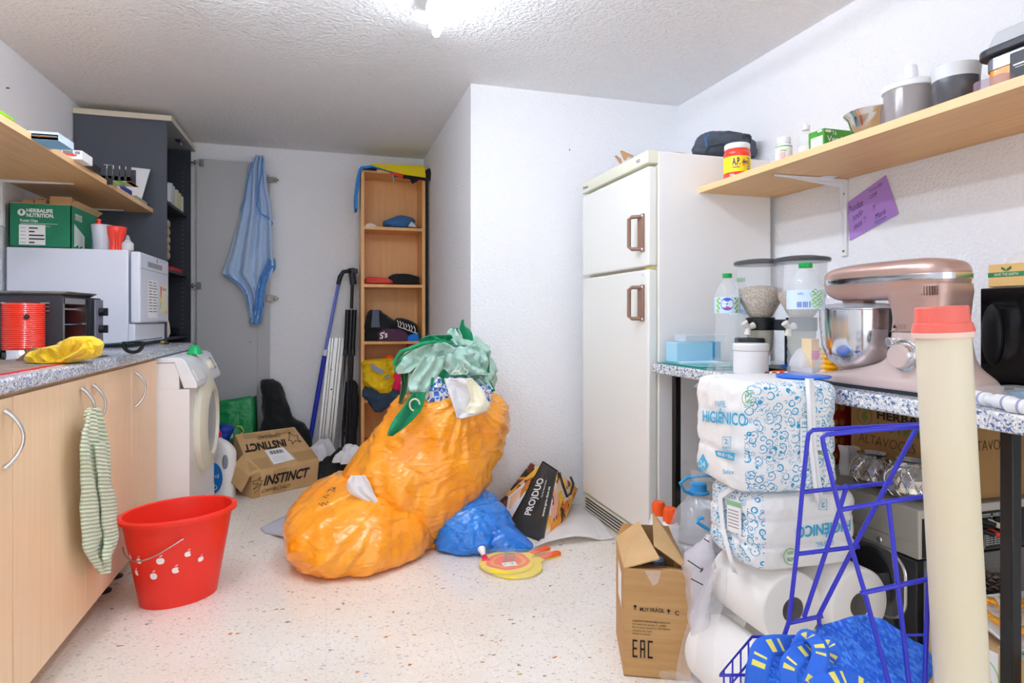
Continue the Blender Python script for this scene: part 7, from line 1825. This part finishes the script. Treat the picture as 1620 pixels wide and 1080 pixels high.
for (u0, kind) in ((.13, 'E'), (.245, 'A'), (.36, 'C')):
    w_ = .075; v0, v1 = .185, .350; bw = .020
    qrect(mb, Fq, u0, u0 + bw, v0, v1, 0)
    if kind == 'A': qrect(mb, Fq, u0 + w_ - bw, u0 + w_, v0, v1, 0); qrect(mb, Fq, u0 + bw, u0 + w_ - bw, v1 - .018, v1, 0); qrect(mb, Fq, u0 + bw, u0 + w_ - bw, .255, .275, 0)
    else:
        qrect(mb, Fq, u0 + bw, u0 + w_, v1 - .018, v1, 0); qrect(mb, Fq, u0 + bw, u0 + w_, v0, v0 + .018, 0)
        if kind == 'E': qrect(mb, Fq, u0 + bw, u0 + w_ * .9, .258, .276, 0)
mb.build('black_print', M['ink'], t, w=True)
Sq = [Bk0, A, TL, TKL]
mb = MB(); qrect(mb, Sq, .35, .75, .55, .88, 0); mb.build('side_label', M['paper'], t, w=True)
mb = MB(); mb.slab([TL + nn * .0015 + e_ * .06, TL + nn * .0015 + e_ * .11, TL + nn * .0015 + e_ * .10 - up * .035, TL + nn * .0015 + e_ * .085 - up * .045], nn * .0005); mb.build('clear_tape', M['film'], t, w=True)
for i in range(4):
    q = A + e_ * (.055 + .075 * (i % 2)) + dv * (.38 + .38 * (i // 2)); t4 = thing('dark_bottle', 'bottle with grey-blue cap inside the fragile carton, %s' % ['front left', 'front right', 'back left', 'back right'][i], 'bottle', (q.x, q.y, .006), 0, 'bottles in the fragile carton')
    MB().lathe([(.03, 0), (.031, .01), (.031, .22), (.02, .245), (.02, .25)], 24).build('body', mat('dark blue bottle', '#2f4766', .3), t4); MB().lathe([(.022, .25), (.022, .275), (.016, .282), (0, .284)], 24).build('cap', mat('grey-blue cap', '#8ea2bd', .4), t4)

# ---------------------------------------------------------------- bleach bottles, jug, clear bag
for i, (px_, yy, tp_) in enumerate(((1042, 2.30, 793), (1060, 2.12, 803))):
    p_ = on_y(px_, 850, yy); zt = on_y(px_, tp_, yy).z
    t = thing('bleach_bottle', ('white bleach bottle with orange cap, the one nearer the fridge', 'white bleach bottle with orange cap, in front by the clear water jug')[i], 'bottle', (p_.x, yy, 0), -YAW - .2, 'bleach bottles')
    mb = MB(); loft(mb, [(0, 0, 0, .042, .03, 0), (0, 0, .006, .046, .034, 0), (0, 0, .05, .046, .034, 0), (0, 0, .07, .044, .033, 0), (0, 0, .09, .046, .034, 0), (0, 0, .18, .046, .034, 0), (0, 0, zt - .075, .036, .03, 0), (0, 0, zt - .045, .022, .022, 0)], 40, 50, lambda p, u, v: .0015 * math.sin(p.z * 260), sq=.8); mb.build('body', M['whitep'], t)
    mb = MB(); mb.lathe([(.027, zt - .055), (.027, zt - .012), (.022, zt), (0, zt)], 28); mb.build('cap', M['orange'], t)
p_ = on_y(1105, 850, 2.02)
t = thing('water_jug', 'big clear water jug with sky blue cap and handle behind the toilet paper packs', 'jug', (p_.x, 2.02, 0))
pr = [(.10, 0), (.108, .006)]
for i in range(9): pr += [(.108, .02 + i * .028), (.100, .03 + i * .028), (.108, .04 + i * .028)]
pr += [(.105, .29), (.085, .35), (.04, .405), (.03, .415), (.03, .435)]
MB().lathe(pr, 48).build('body', mat('clear jug plastic', '#e9eef8', .06, alpha=.3, spec=1.), t)
M['skyb'] = mat('sky blue plastic', '#3ba6e6', .35)
MB().lathe([(.038, .42), (.040, .422), (.040, .428), (.03, .43), (.03, .458), (.0, .459)], 28).build('cap', M['skyb'], t)
mb = MB(); mb.tube([(-.04, -.02, .425), (-.075, -.02, .44), (-.09, -.02, .47), (-.06, -.02, .488), (0, -.02, .49), (.06, -.02, .486)], .006, 8); mb.build('handle', M['skyb'], t)
MB().lathe([(.035, .30), (.07, .36), (.074, .39)], 24, c=(.03, .07, .0)).build('green_cap', mat('lime cap', '#4fd22c', .4), t) if False else None
mb = MB(); t = bpy.data.objects['water_jug']; mb.tube([on_f(1113, 818, 2.0), on_f(1106, 820, 2.0), on_f(1103, 826, 2.0), on_f(1112, 832, 2.0), on_f(1122, 838, 2.0)], .006, 8); mb.build('second_jug_handle', M['skyb'], t, w=True)  # handle of a second jug that is not modelled, hung on this one
for i in range(7):
    MB().lathe([(.035, 0), (.05, .03), (.066, .05), (.068, .052), (.064, .05), (.045, .022), (0, .02)], 36, c=(1.51, 2.25, .12 + i * .034) if False else (1.50, 2.23, i * .042)).build('white_bowl', M['whitep'], label='white plastic bowl in the stack behind the black worktop leg, %s' % ('lowest', 'second', 'third', 'fourth', 'fifth', 'sixth', 'topmost')[i], cat='bowl', group='white bowls stacked under the worktop')
t = thing('clear_grip_bag', 'clear plastic bag with black printed lines stuffed between jug and paper rolls', 'bag', on_f(1110, 930, 1.75))
mb = MB(); blob(mb, [(845, 1118, 1124), (858, 1108, 1124), (880, 1088, 1126), (910, 1086, 1124), (950, 1092, 1120), (1000, 1096, 1115), (1060, 1098, 1112)], lambda a, b: on_f(a, b, 1.82), .07, 60, 50, .018, 9, 3., 1.)
mb.build('film', mat('violet clear film', '#efe9f2', .12, alpha=.4, bump=(18, .8, .012, 3, 1), spec=.9), t, w=True, smooth=180)
mb = MB()
for L_ in (((1088, 886), (1112, 902)), ((1093, 915), (1112, 925)), ((1114, 852), (1122, 857)), ((1108, 905), (1112, 898))): mb.tube([on_f(*L_[0], 1.73), on_f(*L_[1], 1.73)], .0016, 6)
mb.build('black_print', M['ink'], t, w=True)

# ---------------------------------------------------------------- under the worktop
t = thing('amplifier', 'beige-grey amplifier box with black terminal panel under the right worktop', 'amplifier', (1.72, 1.55, .434))
M['beige'] = mat('beige grey metal', '#8f8a7f', .45)
M['beigel'] = mat('pale beige metal', '#c9c3b8', .45)
mb = MB(); mb.box(1.50, 1.96, 1.262, 1.93, .436, .568, 0); mb.build('casing', M['beige'], t, w=True, bevel=.003)
mb = MB(); mb.box(1.502, 1.958, 1.2605, 1.262, .545, .566, 0); mb.box(1.502, 1.512, 1.2605, 1.262, .438, .545, 0); mb.build('rear_frame', M['beigel'], t, w=True)
mb = MB(); mb.box(1.515, 1.955, 1.259, 1.2618, .440, .543); pn = mb.build('terminal_panel', mat('black panel', '#232425', .5), t, w=True)
mb = MB(); Yp = 1.2588
Pp = [Vector((1.515, Yp, .440)), Vector((1.955, Yp, .440)), Vector((1.955, Yp, .543)), Vector((1.515, Yp, .543))]
for (x_, z_, c_) in ((1.745, .516, 1), (1.748, .490, 2), (1.725, .520, 0), (1.722, .495, 0), (1.775, .52, 0), (1.785, .495, 0)):
    k_ = MB(); q = Matrix.Translation((x_, Yp, z_)) @ Matrix.Rotation(PI / 2 + .2, 4, 'X') @ Matrix.Rotation(.45, 4, 'Y'); k_.lathe([(.009, 0), (.0095, .012), (.0075, .014), (.0075, .03), (.005, .032)], 16, M=q); k_.build('terminal', [M['black'], mat('cream terminal', '#e3d6b4', .4), M['redshiny']][c_], pn, w=True)
qtext(mb, Pp, 'SPEAKERS', .44, .55, .90, .95, 0, .0005); qtext(mb, Pp, 'CLASS 2 WIRING', .57, .70, .90, .95, 0, .0005); qtext(mb, Pp, 'CE', .45, .48, .24, .34, 0, .0005); 
for i in range(5): qtext(mb, Pp, 'SERIAL NO. 120W 50Hz', .51, .64, .34 - i * .06, .375 - i * .06, 0, .0005)
for a_, b_ in (((.43, .87), (.70, .87)), ((.43, .45), (.70, .45)), ((.43, .45), (.43, .87)), ((.56, .87), (.56, .80)), ((.50, .03), (.50, .40)), ((.50, .40), (.66, .40)), ((.66, .03), (.66, .4)), ((.05, .1), (.05, .6)), ((.05, .6), (.12, .6))): qline(mb, Pp, [a_, b_], .0012, 0, .0006)
mb.lathe([(.008, 0), (.008, .0006)], 16, M=Matrix.Translation((1.515 + .44 * .465, Yp, .448)) @ Matrix.Rotation(PI / 2, 4, 'X'))
mb.build('white_print', M['whiteink'], pn, w=True)
mb = MB(); mb.tube([(1.499, 1.262, .474), (1.499, 1.9, .474)], .001, 5); q = Matrix.Translation((1.499, 1.38, .45)) @ Matrix.Rotation(-PI / 2, 4, 'Y'); mb.lathe([(.009, 0), (.007, .003)], 16, M=q); mb.build('side_screw', M['steel'], t, w=True)

t = thing('loudspeaker', 'black loudspeaker with silver-ringed woofer standing under the amplifier', 'speaker', (1.72, 1.5, 0))
mb = MB(); mb.box(1.505, 1.96, 1.27, 1.80, .02, .43); mb.build('cabinet', M['black'], t, w=True, bevel=.004)
MB().box(1.53, 1.955, 1.265, 1.27, .05, .428).build('front_panel', mat('speckled grey panel', '#7d7b76', .6, var=('#6d6b67', 200, .4, .6)), t, w=True)
a0 = on_x(1352, 925, 1.505); a1 = on_x(1434, 925, 1.505); ym = 1.44
def rr(x_, y0, y1, z0, z1, r_, n=8):
    pts = []
    for cy_, cz_, aa in ((y1 - r_, z1 - r_, 0), (y0 + r_, z1 - r_, 90), (y0 + r_, z0 + r_, 180), (y1 - r_, z0 + r_, 270)):
        for i in range(n + 1): a = math.radians(aa + 90 * i / n); pts.append(Vector((x_, cy_ + r_ * math.cos(a), cz_ + r_ * math.sin(a))))
    return pts
zc0 = on_x(1432, 988, 1.505).z; zc1 = on_x(1415, 872, 1.505).z
mb = MB(); pr_ = rr(1.502, a1.y, a1.y + .22, zc0, zc1, .06); mb.tube(pr_, .005, 8, closed=True); mb.build('silver_ring', M['steel'], t, w=True)
mb = MB(); mb.slab(pr_, (-.003, 0, 0)); mb.build('woofer_plate', mat('dark grey foam', '#4a4543', .8), t, w=True)
q = Matrix.Translation((1.4985, a1.y + .11, (zc0 + zc1) / 2)) @ Matrix.Rotation(-PI / 2, 4, 'Y'); mb = MB(); mb.lathe([(.085, 0), (.08, .006), (.06, .002), (.03, -.0), (.0, .006)], 40, M=q, cap=False); mb.build('cone', M['black'], t, w=True)

t = thing('speaker_carton', 'kraft carton with handwritten ALTAVOCES standing on the amplifier', 'box', (1.85, 1.5, .569))
cbx, cy0_, cy1_ = 1.712, 1.283, 1.69
MB().box(cbx, 2.03, cy0_, cy1_, .569, .829).build('carton', mat('worn kraft', '#b08855', .8, var=('#a67e4c', 7, .35, .65)), t, w=True, bevel=.002)
Lf = [Vector((cbx, cy1_, .569)), Vector((cbx, cy0_, .569)), Vector((cbx, cy0_, .829)), Vector((cbx, cy1_, .829))]
Nf = [Vector((cbx, cy0_, .569)), Vector((2.03, cy0_, .569)), Vector((2.03, cy0_, .829)), Vector((cbx, cy0_, .829))]
mb = MB()
qtext(mb, Lf, 'ALTAVOCES', .18, .92, .90, 1.03, 0, .001, shear=.1, bold=-.02); qtext(mb, Lf, 'HERBALIFE', .26, .82, .70, .80, 0, .001, bold=.03)
qtext(mb, Lf, 'ALTAVOCES', .08, .60, .36, .48, 0, .001, shear=.15, bold=-.02); a_ = on_y(1545, 714, 1.282); b_ = on_y(1605, 706, 1.282); b_.z = a_.z; mb.text('TAVOCES', a_, b_, (0, 0, .030), 0, .001, bold=-.02)
mb.build('black_lettering', M['ink'], t, w=True)
mb = MB(); qtext(mb, Lf, 'NUTRITION', .26, .86, .555, .65, 0, .001, bold=.03); qline(mb, Lf, [(.14 + .07 * math.cos(a), .70 + .11 * math.sin(a)) for a in [2 * PI * i / 24 for i in range(25)]], .003, 0, .001); qpoly(mb, Lf, [(.14, .62), (.17, .68), (.14, .80), (.11, .68)], 0, .001)
mb.build('green_lettering', mat('olive print', '#5f7f2c', .6), t, w=True)
for i in range(2):
    z_ = .569 + i * .115; mb = MB(); x_, y_ = 1.66, 1.735
    mb.box(x_, x_ + .16, y_, y_ + .12, z_ + .0005, z_ + .1145, 0); 
    for j in range(4): mb.lathe([(.012, 0), (.012, .001)], 6, 1, M=Matrix.Translation((x_ + .03 + (j % 2) * .03, y_, z_ + .03 + (j // 2) * .05)) @ Matrix.Rotation(PI / 2, 4, 'X')); mb.lathe([(.012, 0), (.012, .001)], 6, 1, M=Matrix.Translation((x_, y_ + .03 + (j % 2) * .05, z_ + .03 + (j // 2) * .05)) @ Matrix.Rotation(-PI / 2, 4, 'Y'))
    mb.build('gift_tin', [mat('dark red tin', '#8e1f12', .35), mat('gold print', '#b79145', .4, .5)], label=('lower dark red tin with gold stars beside the kraft carton', 'upper dark red tin with gold stars beside the kraft carton')[i], cat='tin', bevel=.003)

# mercury glass candle holders
for i, (px_, x_, y_) in enumerate(((1380, 1.60, 1.498), (1437, 1.585, 1.363))):
    s_ = (.058, .063)[i]
    t = thing('candle_holder', ('silver diamond-cut glass candle holder farther back on the amplifier', 'silver diamond-cut glass candle holder in front by the pale tube')[i], 'candle holder', (x_, y_, .5685), 0, 'silver glass candle holders')
    mb = MB(); N_ = 24
    prf = [(.55, 0), (.80, .12), (.97, .38), (1.0, .62), (.95, .95), (.82, 1.25), (.66, 1.42), (.62, 1.5), (.66, 1.62), (.70, 1.66)]
    vs = []; fs = []
    for j, (r_, z_) in enumerate(prf):
        for k_ in range(N_):
            th = 2 * PI * (k_ + .5 * (j % 2)) / N_; rr_ = r_ * s_ * (1 + (.04 if (j < 7) else 0) * ((-1) ** j)); vs.append((rr_ * math.cos(th), rr_ * math.sin(th), z_ * s_ * .98))
    for j in range(len(prf) - 1):
        for k_ in range(N_):
            k2 = (k_ + 1) % N_
            if j % 2 == 0: fs += [(j * N_ + k_, j * N_ + k2, (j + 1) * N_ + k_), (j * N_ + k2, (j + 1) * N_ + k2, (j + 1) * N_ + k_)]
            else: fs += [(j * N_ + k_, (j + 1) * N_ + k2, (j + 1) * N_ + k_), (j * N_ + k_, j * N_ + k2, (j + 1) * N_ + k2)]
    fs.append(tuple(range(N_))[::-1]); mb.add(vs, fs)
    mb.build('globe', mat('mercury glass %d' % i, '#cfc6bc', .16, .75), t, smooth=0)
    mb = MB()
    for d_ in (-1, 1):
        for k_ in range(14):
            pth = []
            for j in range(9):
                f = j / 8; r_, z_ = catmull([(a, b) for a, b in prf[1:7]], f); th = 2 * PI * k_ / 14 + d_ * f * .75; pth.append((r_ * s_ * 1.045 * math.cos(th), r_ * s_ * 1.045 * math.sin(th), z_ * s_ * .98))
            mb.tube(pth, .0016, 5)
    mb.build('cut_lattice', M['chrome'], t)
    mb = MB(); mb.lathe([(.64 * s_, 1.45 * s_), (.72 * s_, 1.62 * s_), (.74 * s_, 1.66 * s_), (.70 * s_, 1.67 * s_), (.6 * s_, 1.5 * s_)], 36, cap=False); mb.build('rim', M['chrome'], t)
mb = MB(); drape(mb, [(702, 1322, 1342), (715, 1322, 1348), (735, 1322, 1351), (755, 1322, 1350), (772, 1324, 1340)], lambda a, b: on_y(a, b, 1.64), (0, -1, 0), 2, .02, 30, 30, 4., crease=.02); mb.build('milky_bag', M['filmmilk'], label='crumpled milky plastic bag squeezed between the toilet paper and the candle holders', cat='bag', smooth=180, solid=.002)

# bottom right carton, tray of dried fruit, pine cone
t = thing('low_kraft_carton', 'kraft carton with white label on the floor behind the pale tube', 'box', (1.70, 1.08, 0))
MB().box(1.52, 1.90, .90, 1.255, .0, .294).build('carton', M['kraft2'], t, w=True, bevel=.002)
mb = MB(); a_ = on_x(1558, 1024, 1.519); b_ = on_x(1579, 1035, 1.519); mb.box(1.5185, 1.52, b_.y, a_.y, .12, a_.z, 0)
c_ = Vector((1.518, a_.y, a_.z - .075)); mb.tube([c_ + Vector((-.0004, -.001 - .034 * math.sin(a), .05 * math.cos(a))) for a in [PI * i / 20 for i in range(19)]], .0008, 5, 1)
mb.slab([c_ + Vector((-.0003, 0, .02)), c_ + Vector((-.0003, 0, -.01)), c_ + Vector((-.0003, -.028, -.012))], (-.0004, 0, 0), 1)
mb.build('label', [M['paper'], mat('label green', '#4cc02a', .5)], t, w=True)
t = thing('fruit_tray', 'white tray of orange dried fruit pieces lying on the low kraft carton', 'food tray', (1.62, 1.10, .295))
A_, B_ = on_z(1555, 985, .35), on_z(1600, 1020, .35)
q = Matrix.Translation((1.635, 1.10, .300)) @ Matrix.Rotation(-.1, 4, 'Z')
mb = MB(); mb.hexa([q @ Vector(v) for v in ((-.09, -.06, 0), (.09, -.06, 0), (.09, .06, .03), (-.09, .06, .03), (-.11, -.08, .012), (.11, -.08, .012), (.11, .08, .062), (-.11, .08, .062))]); mb.f.pop(1); mb.m.pop(1); mb.build('tray', M['whitep'], t, w=True, solid=.003)
mb = MB(); random.seed(8)
def fz(x, y): return .016 + .3 * (y + .07) * .9
for i in range(70):
    x_ = random.uniform(-.095, .095); y_ = random.uniform(-.068, .068); p_ = q @ Vector((x_, y_, fz(x_, y_) + random.uniform(0, .008))); a = random.random() * 6; r_ = random.uniform(.008, .016)
    mb.add([p_ + Vector((r_ * math.cos(a + k_ * 1.26) * (1 if k_ % 2 else .6), r_ * math.sin(a + k_ * 1.26), .004 * (k_ % 2) + .3 * r_ * math.sin(a + k_ * 1.26))) for k_ in range(5)], [(0, 1, 2, 3, 4)])
mb.build('dried_fruit', mat('orange dried fruit', '#ee9420', .5, var=('#f7b93d', 60, .4, .6)), t, w=True, kind='stuff', solid=.003)
mb = MB(); heap(mb, q @ Vector((.06, .0, .035)), .022, .018, .016, 2., 0, 20, 8, .3, 30); mb.build('white_marshmallow', M['whitec'], t, w=True, smooth=180)
mb = MB(); mb.box(1.53, 1.61, .99, 1.08, .2942, .2955); mb.box(1.55, 1.58, 1.01, 1.04, .2955, .296, 1); mb.build('green_label_card', [mat('grey card', '#c9cfc8', .6), mat('card green', '#2f7d45', .6)], label='grey card with green mark under the fruit tray', cat='card')
t = thing('pine_cone', 'brown pine cone behind the dried fruit tray', 'pine cone', (1.72, 1.215, .295))
c_ = Vector((1.712, 1.215, .345)); mb = MB(); mb.lathe([(.0, -.045), (.02, -.035), (.03, -.005), (.022, .03), (0, .045)], 16, M=Matrix.Translation(c_)); mb.build('core', mat('cone dark', '#3b3029', .9), t, w=True)
mb = MB()
for i in range(90):
    f = i / 90; th = i * 2.39996; z_ = -.043 + f * .088; r_ = .046 * math.sin(PI * (.08 + f * .86)) ** .7
    d_ = Vector((math.cos(th), math.sin(th), .35)); tg = Vector((-math.sin(th), math.cos(th), 0)); p_ = c_ + Vector((d_.x * r_, d_.y * r_, z_))
    s_ = .010; i0 = c_ + Vector((d_.x * r_ * .4, d_.y * r_ * .4, z_ - .008))
    mb.add([i0 - tg * .003, i0 + tg * .003, p_ + tg * s_, p_ + d_ * .004 + Vector((0, 0, .005)), p_ - tg * s_], [(0, 1, 2, 3, 4)])
mb.build('scales', mat('cone scales', '#8b7a68', .8, var=('#5d4e41', 90, .4, .6)), t, w=True, solid=.002, kind='stuff')

# ---------------------------------------------------------------- pale tube with coral cap
T_ = on_f(1491, 522, 1.06); q1 = on_f(1521, 1080, 1.06); dirn = (q1 - T_); Bt = T_ + dirn * (T_.z / -dirn.z)
t = thing('pale_tube', 'long cream plastic tube with coral cap standing in front of the worktop', 'tube', Bt)
mb = MB(); mb.tube([Bt + (T_ - Bt) * .003, T_], .0405, 48); mb.build('pipe', mat('cream pipe', '#e6dcc4', .4, var=('#d9cba8', (3, 3, 1.4), .35, .75)), t, w=True)
ax = (T_ - Bt).normalized(); qm = Matrix.Translation(T_) @ ax.to_track_quat('Z', 'Y').to_matrix().to_4x4()
M['coral'] = mat('coral plastic', '#ee6d60', .35, spec=.6)
mb = MB(); mb.lathe([(.0455, -.004), (.0455, .0), (.0445, .004), (.043, .012), (.0405, .014), (.0395, .038), (.037, .0405), (.0, .041)], 48, M=qm); mb.build('cap', M['coral'], t, w=True, label='coral plastic cap')
mb = MB(); mb.lathe([(.0458, -.012), (.046, -.008), (.0457, -.003)], 48, M=qm); mb.build('collar_ring', mat('milky pink plastic', '#eecfc2', .4), t, w=True)

# ---------------------------------------------------------------- blue wire rack with basket
M['wire'] = mat('blue coated wire', '#2c2fc0', .3, coat=.3)
t = thing('wire_rack', 'blue wire stand with a low basket in front of the toilet paper packs', 'wire rack', on_f(1340, 1080, 1.15) * 1.0)
def wires(name, f, paths, r=.0042):
    for pth in paths:
        pts = [on_f(a[0], a[1], f if len(a) < 3 else a[2]) for a in pth]
        MB().tube(pts, r, 10).build(name, M['wire'], t, w=True, smooth=60)
FB, FF = 1.20, 1.10
def floor_pt(px, py, f): p_ = on_f(px, py, f); p_.z = 0.0; return p_
# rear frame
b_pts = [on_f(*a, FB) for a in ((1238, 1013), (1248, 983), (1261, 870), (1269, 778), (1277, 700), (1279, 686), (1286, 680), (1340, 677), (1452, 671))]
MB().tube([floor_pt(1232, 1040, FB)] + [on_f(1232, 1045, FB)] + b_pts, .0042, 10).build('rear_frame', M['wire'], t, w=True, smooth=60)
f_pts = [on_f(*a, FF) for a in ((1406, 1080), (1369, 941), (1346, 863), (1328, 805), (1303, 705), (1301, 692), (1307, 687), (1380, 680), (1475, 673))]
MB().tube([floor_pt(1412, 1100, FF), on_f(1412, 1105, FF)] + f_pts, .0042, 10).build('front_frame', M['wire'], t, w=True, smooth=60)
wires('cross_bar', FB, [[(1269, 778), (1412, 763)], [(1261, 876), (1359, 864)], [(1248, 985), (1301, 974)], [(1340, 766), (1328, 807), (1310, 862), (1272, 976)], [(1452, 674, 1.15), (1387, 797, 1.17), (1345, 876), (1295, 974), (1297, 1000)]])
wires('cross_bar', FF, [[(1330, 806), (1407, 793), (1475, 783)], [(1405, 794), (1413, 860), (1420, 922), (1438, 1080)], [(1362, 938), (1467, 916)]])
MB().tube([on_f(1476, 676, FF), on_f(1474, 860, FF), on_f(1468, 930, FF), on_f(1463, 1080, FF), floor_pt(1463, 1080, FF)], .0042, 10).build('right_upright', M['wire'], t, w=True, smooth=60)
zr = on_f(1138, 1049, 1.20).z
c0 = on_f(1138, 1049, 1.16); c0.z = zr; c1 = on_f(1190, 1034, 1.30); c1.z = zr; c3 = on_z(1205, 1112, zr); 
c2 = Vector((c1.x + .36, c1.y - .10, zr)); c3 = Vector((c0.x + .36, c0.y - .10, zr))
for dz in (0, -.045):
    MB().tube([p_ + Vector((0, 0, dz)) for p_ in (c0, c1, c2, c3)], .003, 8, closed=True).build('basket_rim', M['wire'], t, w=True)
for i in range(9):
    for (p_, q_) in ((c0, c1), (c0, c3), (c3, c2)):
        n_w = 4 if p_ is not q_ and (p_ - q_).length < .25 else 9
        if i >= n_w: continue
        w0 = p_.lerp(q_, (i + .5) / n_w); MB().tube([w0, w0 + Vector((0, 0, -.09))], .0018, 6).build('basket_wire', M['wire'], t, w=True)
for i in range(8):
    a_ = c0.lerp(c3, (i + .5) / 8) + Vector((0, 0, -.09)); b_ = c1.lerp(c2, (i + .5) / 8) + Vector((0, 0, -.09)); MB().tube([a_, b_], .0018, 6).build('basket_wire', M['wire'], t, w=True)

# folded blue woven bag in the basket
M['woven'] = mat('blue woven plastic', '#1d5fd8', .28, bump=((150, 40, 150), .8, .006), var=('#4a8ff2', (160, 60, 160), .45, .62))
zb = zr - .085
t = thing('blue_woven_bag', 'folded glossy blue woven shopping bag with blue and yellow straps in the wire basket', 'bag', (1.0, 1.0, zb))
S0 = on_f(1190, 1060, 1.16); 
def bagtop(rows, f, nm, m_, amp=.006, sd=1., th=.03):
    mb = MB(); drape(mb, rows, lambda a, b: on_f(a, b, f), (-.3, -.9, .2), 1.5, .008, 40, 30, sd, crease=amp); return mb.build(nm, m_, t, w=True, smooth=180, solid=th)
ctr = (c0 + c2) / 2
mb = MB(); cx_, cy_ = ctr.x + .02, ctr.y + .01
loft(mb, [(cx_, cy_, zb + .001, .13, .085, -.27), (cx_, cy_, zb + .02, .155, .10, -.27), (cx_, cy_, zb + .04, .15, .095, -.27), (cx_, cy_, zb + .05, .155, .10, -.27), (cx_, cy_, zb + .056, .145, .09, -.27), (cx_ + .01, cy_ + .01, zb + .062, .11, .075, -.27), (cx_ + .02, cy_ + .02, zb + .066, .03, .02, -.27)], 90, 60, lambda p, u, v: .006 * ridge(p, 8, 2., 2), sq=.6)
mb.build('folded_body', M['woven'], t, w=True, smooth=60)
pn_ = Vector((-.15, -.55, .8)).normalized()
for k_, (p0_, rws) in enumerate(((on_f(1330, 1030, 1.17), [(981, 1374, 1386), (988, 1330, 1398), (998, 1292, 1412), (1012, 1280, 1432), (1028, 1215, 1458), (1042, 1190, 1464), (1062, 1182, 1462), (1085, 1180, 1450)]), (on_f(1330, 1045, 1.16), [(1020, 1380, 1440), (1040, 1300, 1466), (1056, 1240, 1470), (1075, 1190, 1468), (1095, 1185, 1455)]))):
    mb = MB(); drape(mb, rws, lambda a, b: on_plane(a, b, p0_, pn_), pn_, 1.1, .004, 60, 50, 2. + k_, crease=.007)
    mb.build('folded_layer', M['woven'], t, w=True, smooth=60, solid=.012)
M['strapm'] = mat('blue webbing', '#2566d8', .6, bump=(200, .5, .003))
def ribbon(pts, w_, nm='strap', marks=True):
    P_ = [on_f(*p_) for p_ in pts]; mb = MB(); n_seg = (len(P_) - 1) * 8; vs = []
    cen = [Vector(catmull([tuple(p_) for p_ in P_], i / n_seg)) for i in range(n_seg + 1)]
    for i, c_ in enumerate(cen):
        d_ = (cen[min(i + 1, n_seg)] - cen[max(i - 1, 0)]).normalized(); s_ = d_.cross(Vector((-.3, -.6, .7))).normalized() * w_ / 2; vs += [c_ - s_, c_ - s_ * .6, c_ + s_ * .6, c_ + s_]
    for i in range(n_seg):
        for k_ in range(3):
            mb.f.append([i * 4 + k_, i * 4 + k_ + 1, i * 4 + k_ + 5, i * 4 + k_ + 4]); mb.m.append(1 if (k_ == 1 and marks and (i * 7 % 11) in (0, 1, 5)) else 0)
    mb.v = vs; mb.build(nm, [M['strapm'], mat('yellow webbing', '#e6dd6a', .7)], t, w=True, smooth=60, solid=.003)
ribbon([(1195, 1085, 1.06), (1200, 1050, 1.06), (1210, 1025, 1.08), (1240, 1020, 1.10), (1262, 1022, 1.12)], .036)
ribbon([(1250, 1085, 1.04), (1248, 1055, 1.05), (1262, 1035, 1.06), (1285, 1025, 1.09), (1310, 1015, 1.12)], .030)
ribbon([(1262, 1030, 1.08), (1275, 1008, 1.10), (1292, 1015, 1.07), (1298, 1040, 1.05), (1280, 1085, 1.03)], .028)
ribbon([(1290, 1030, 1.09), (1310, 1018, 1.08), (1320, 1030, 1.07), (1312, 1045, 1.08)], .022)
ribbon([(1290, 1090, 1.02), (1320, 1072, 1.03), (1350, 1074, 1.04), (1375, 1090, 1.04)], .03)
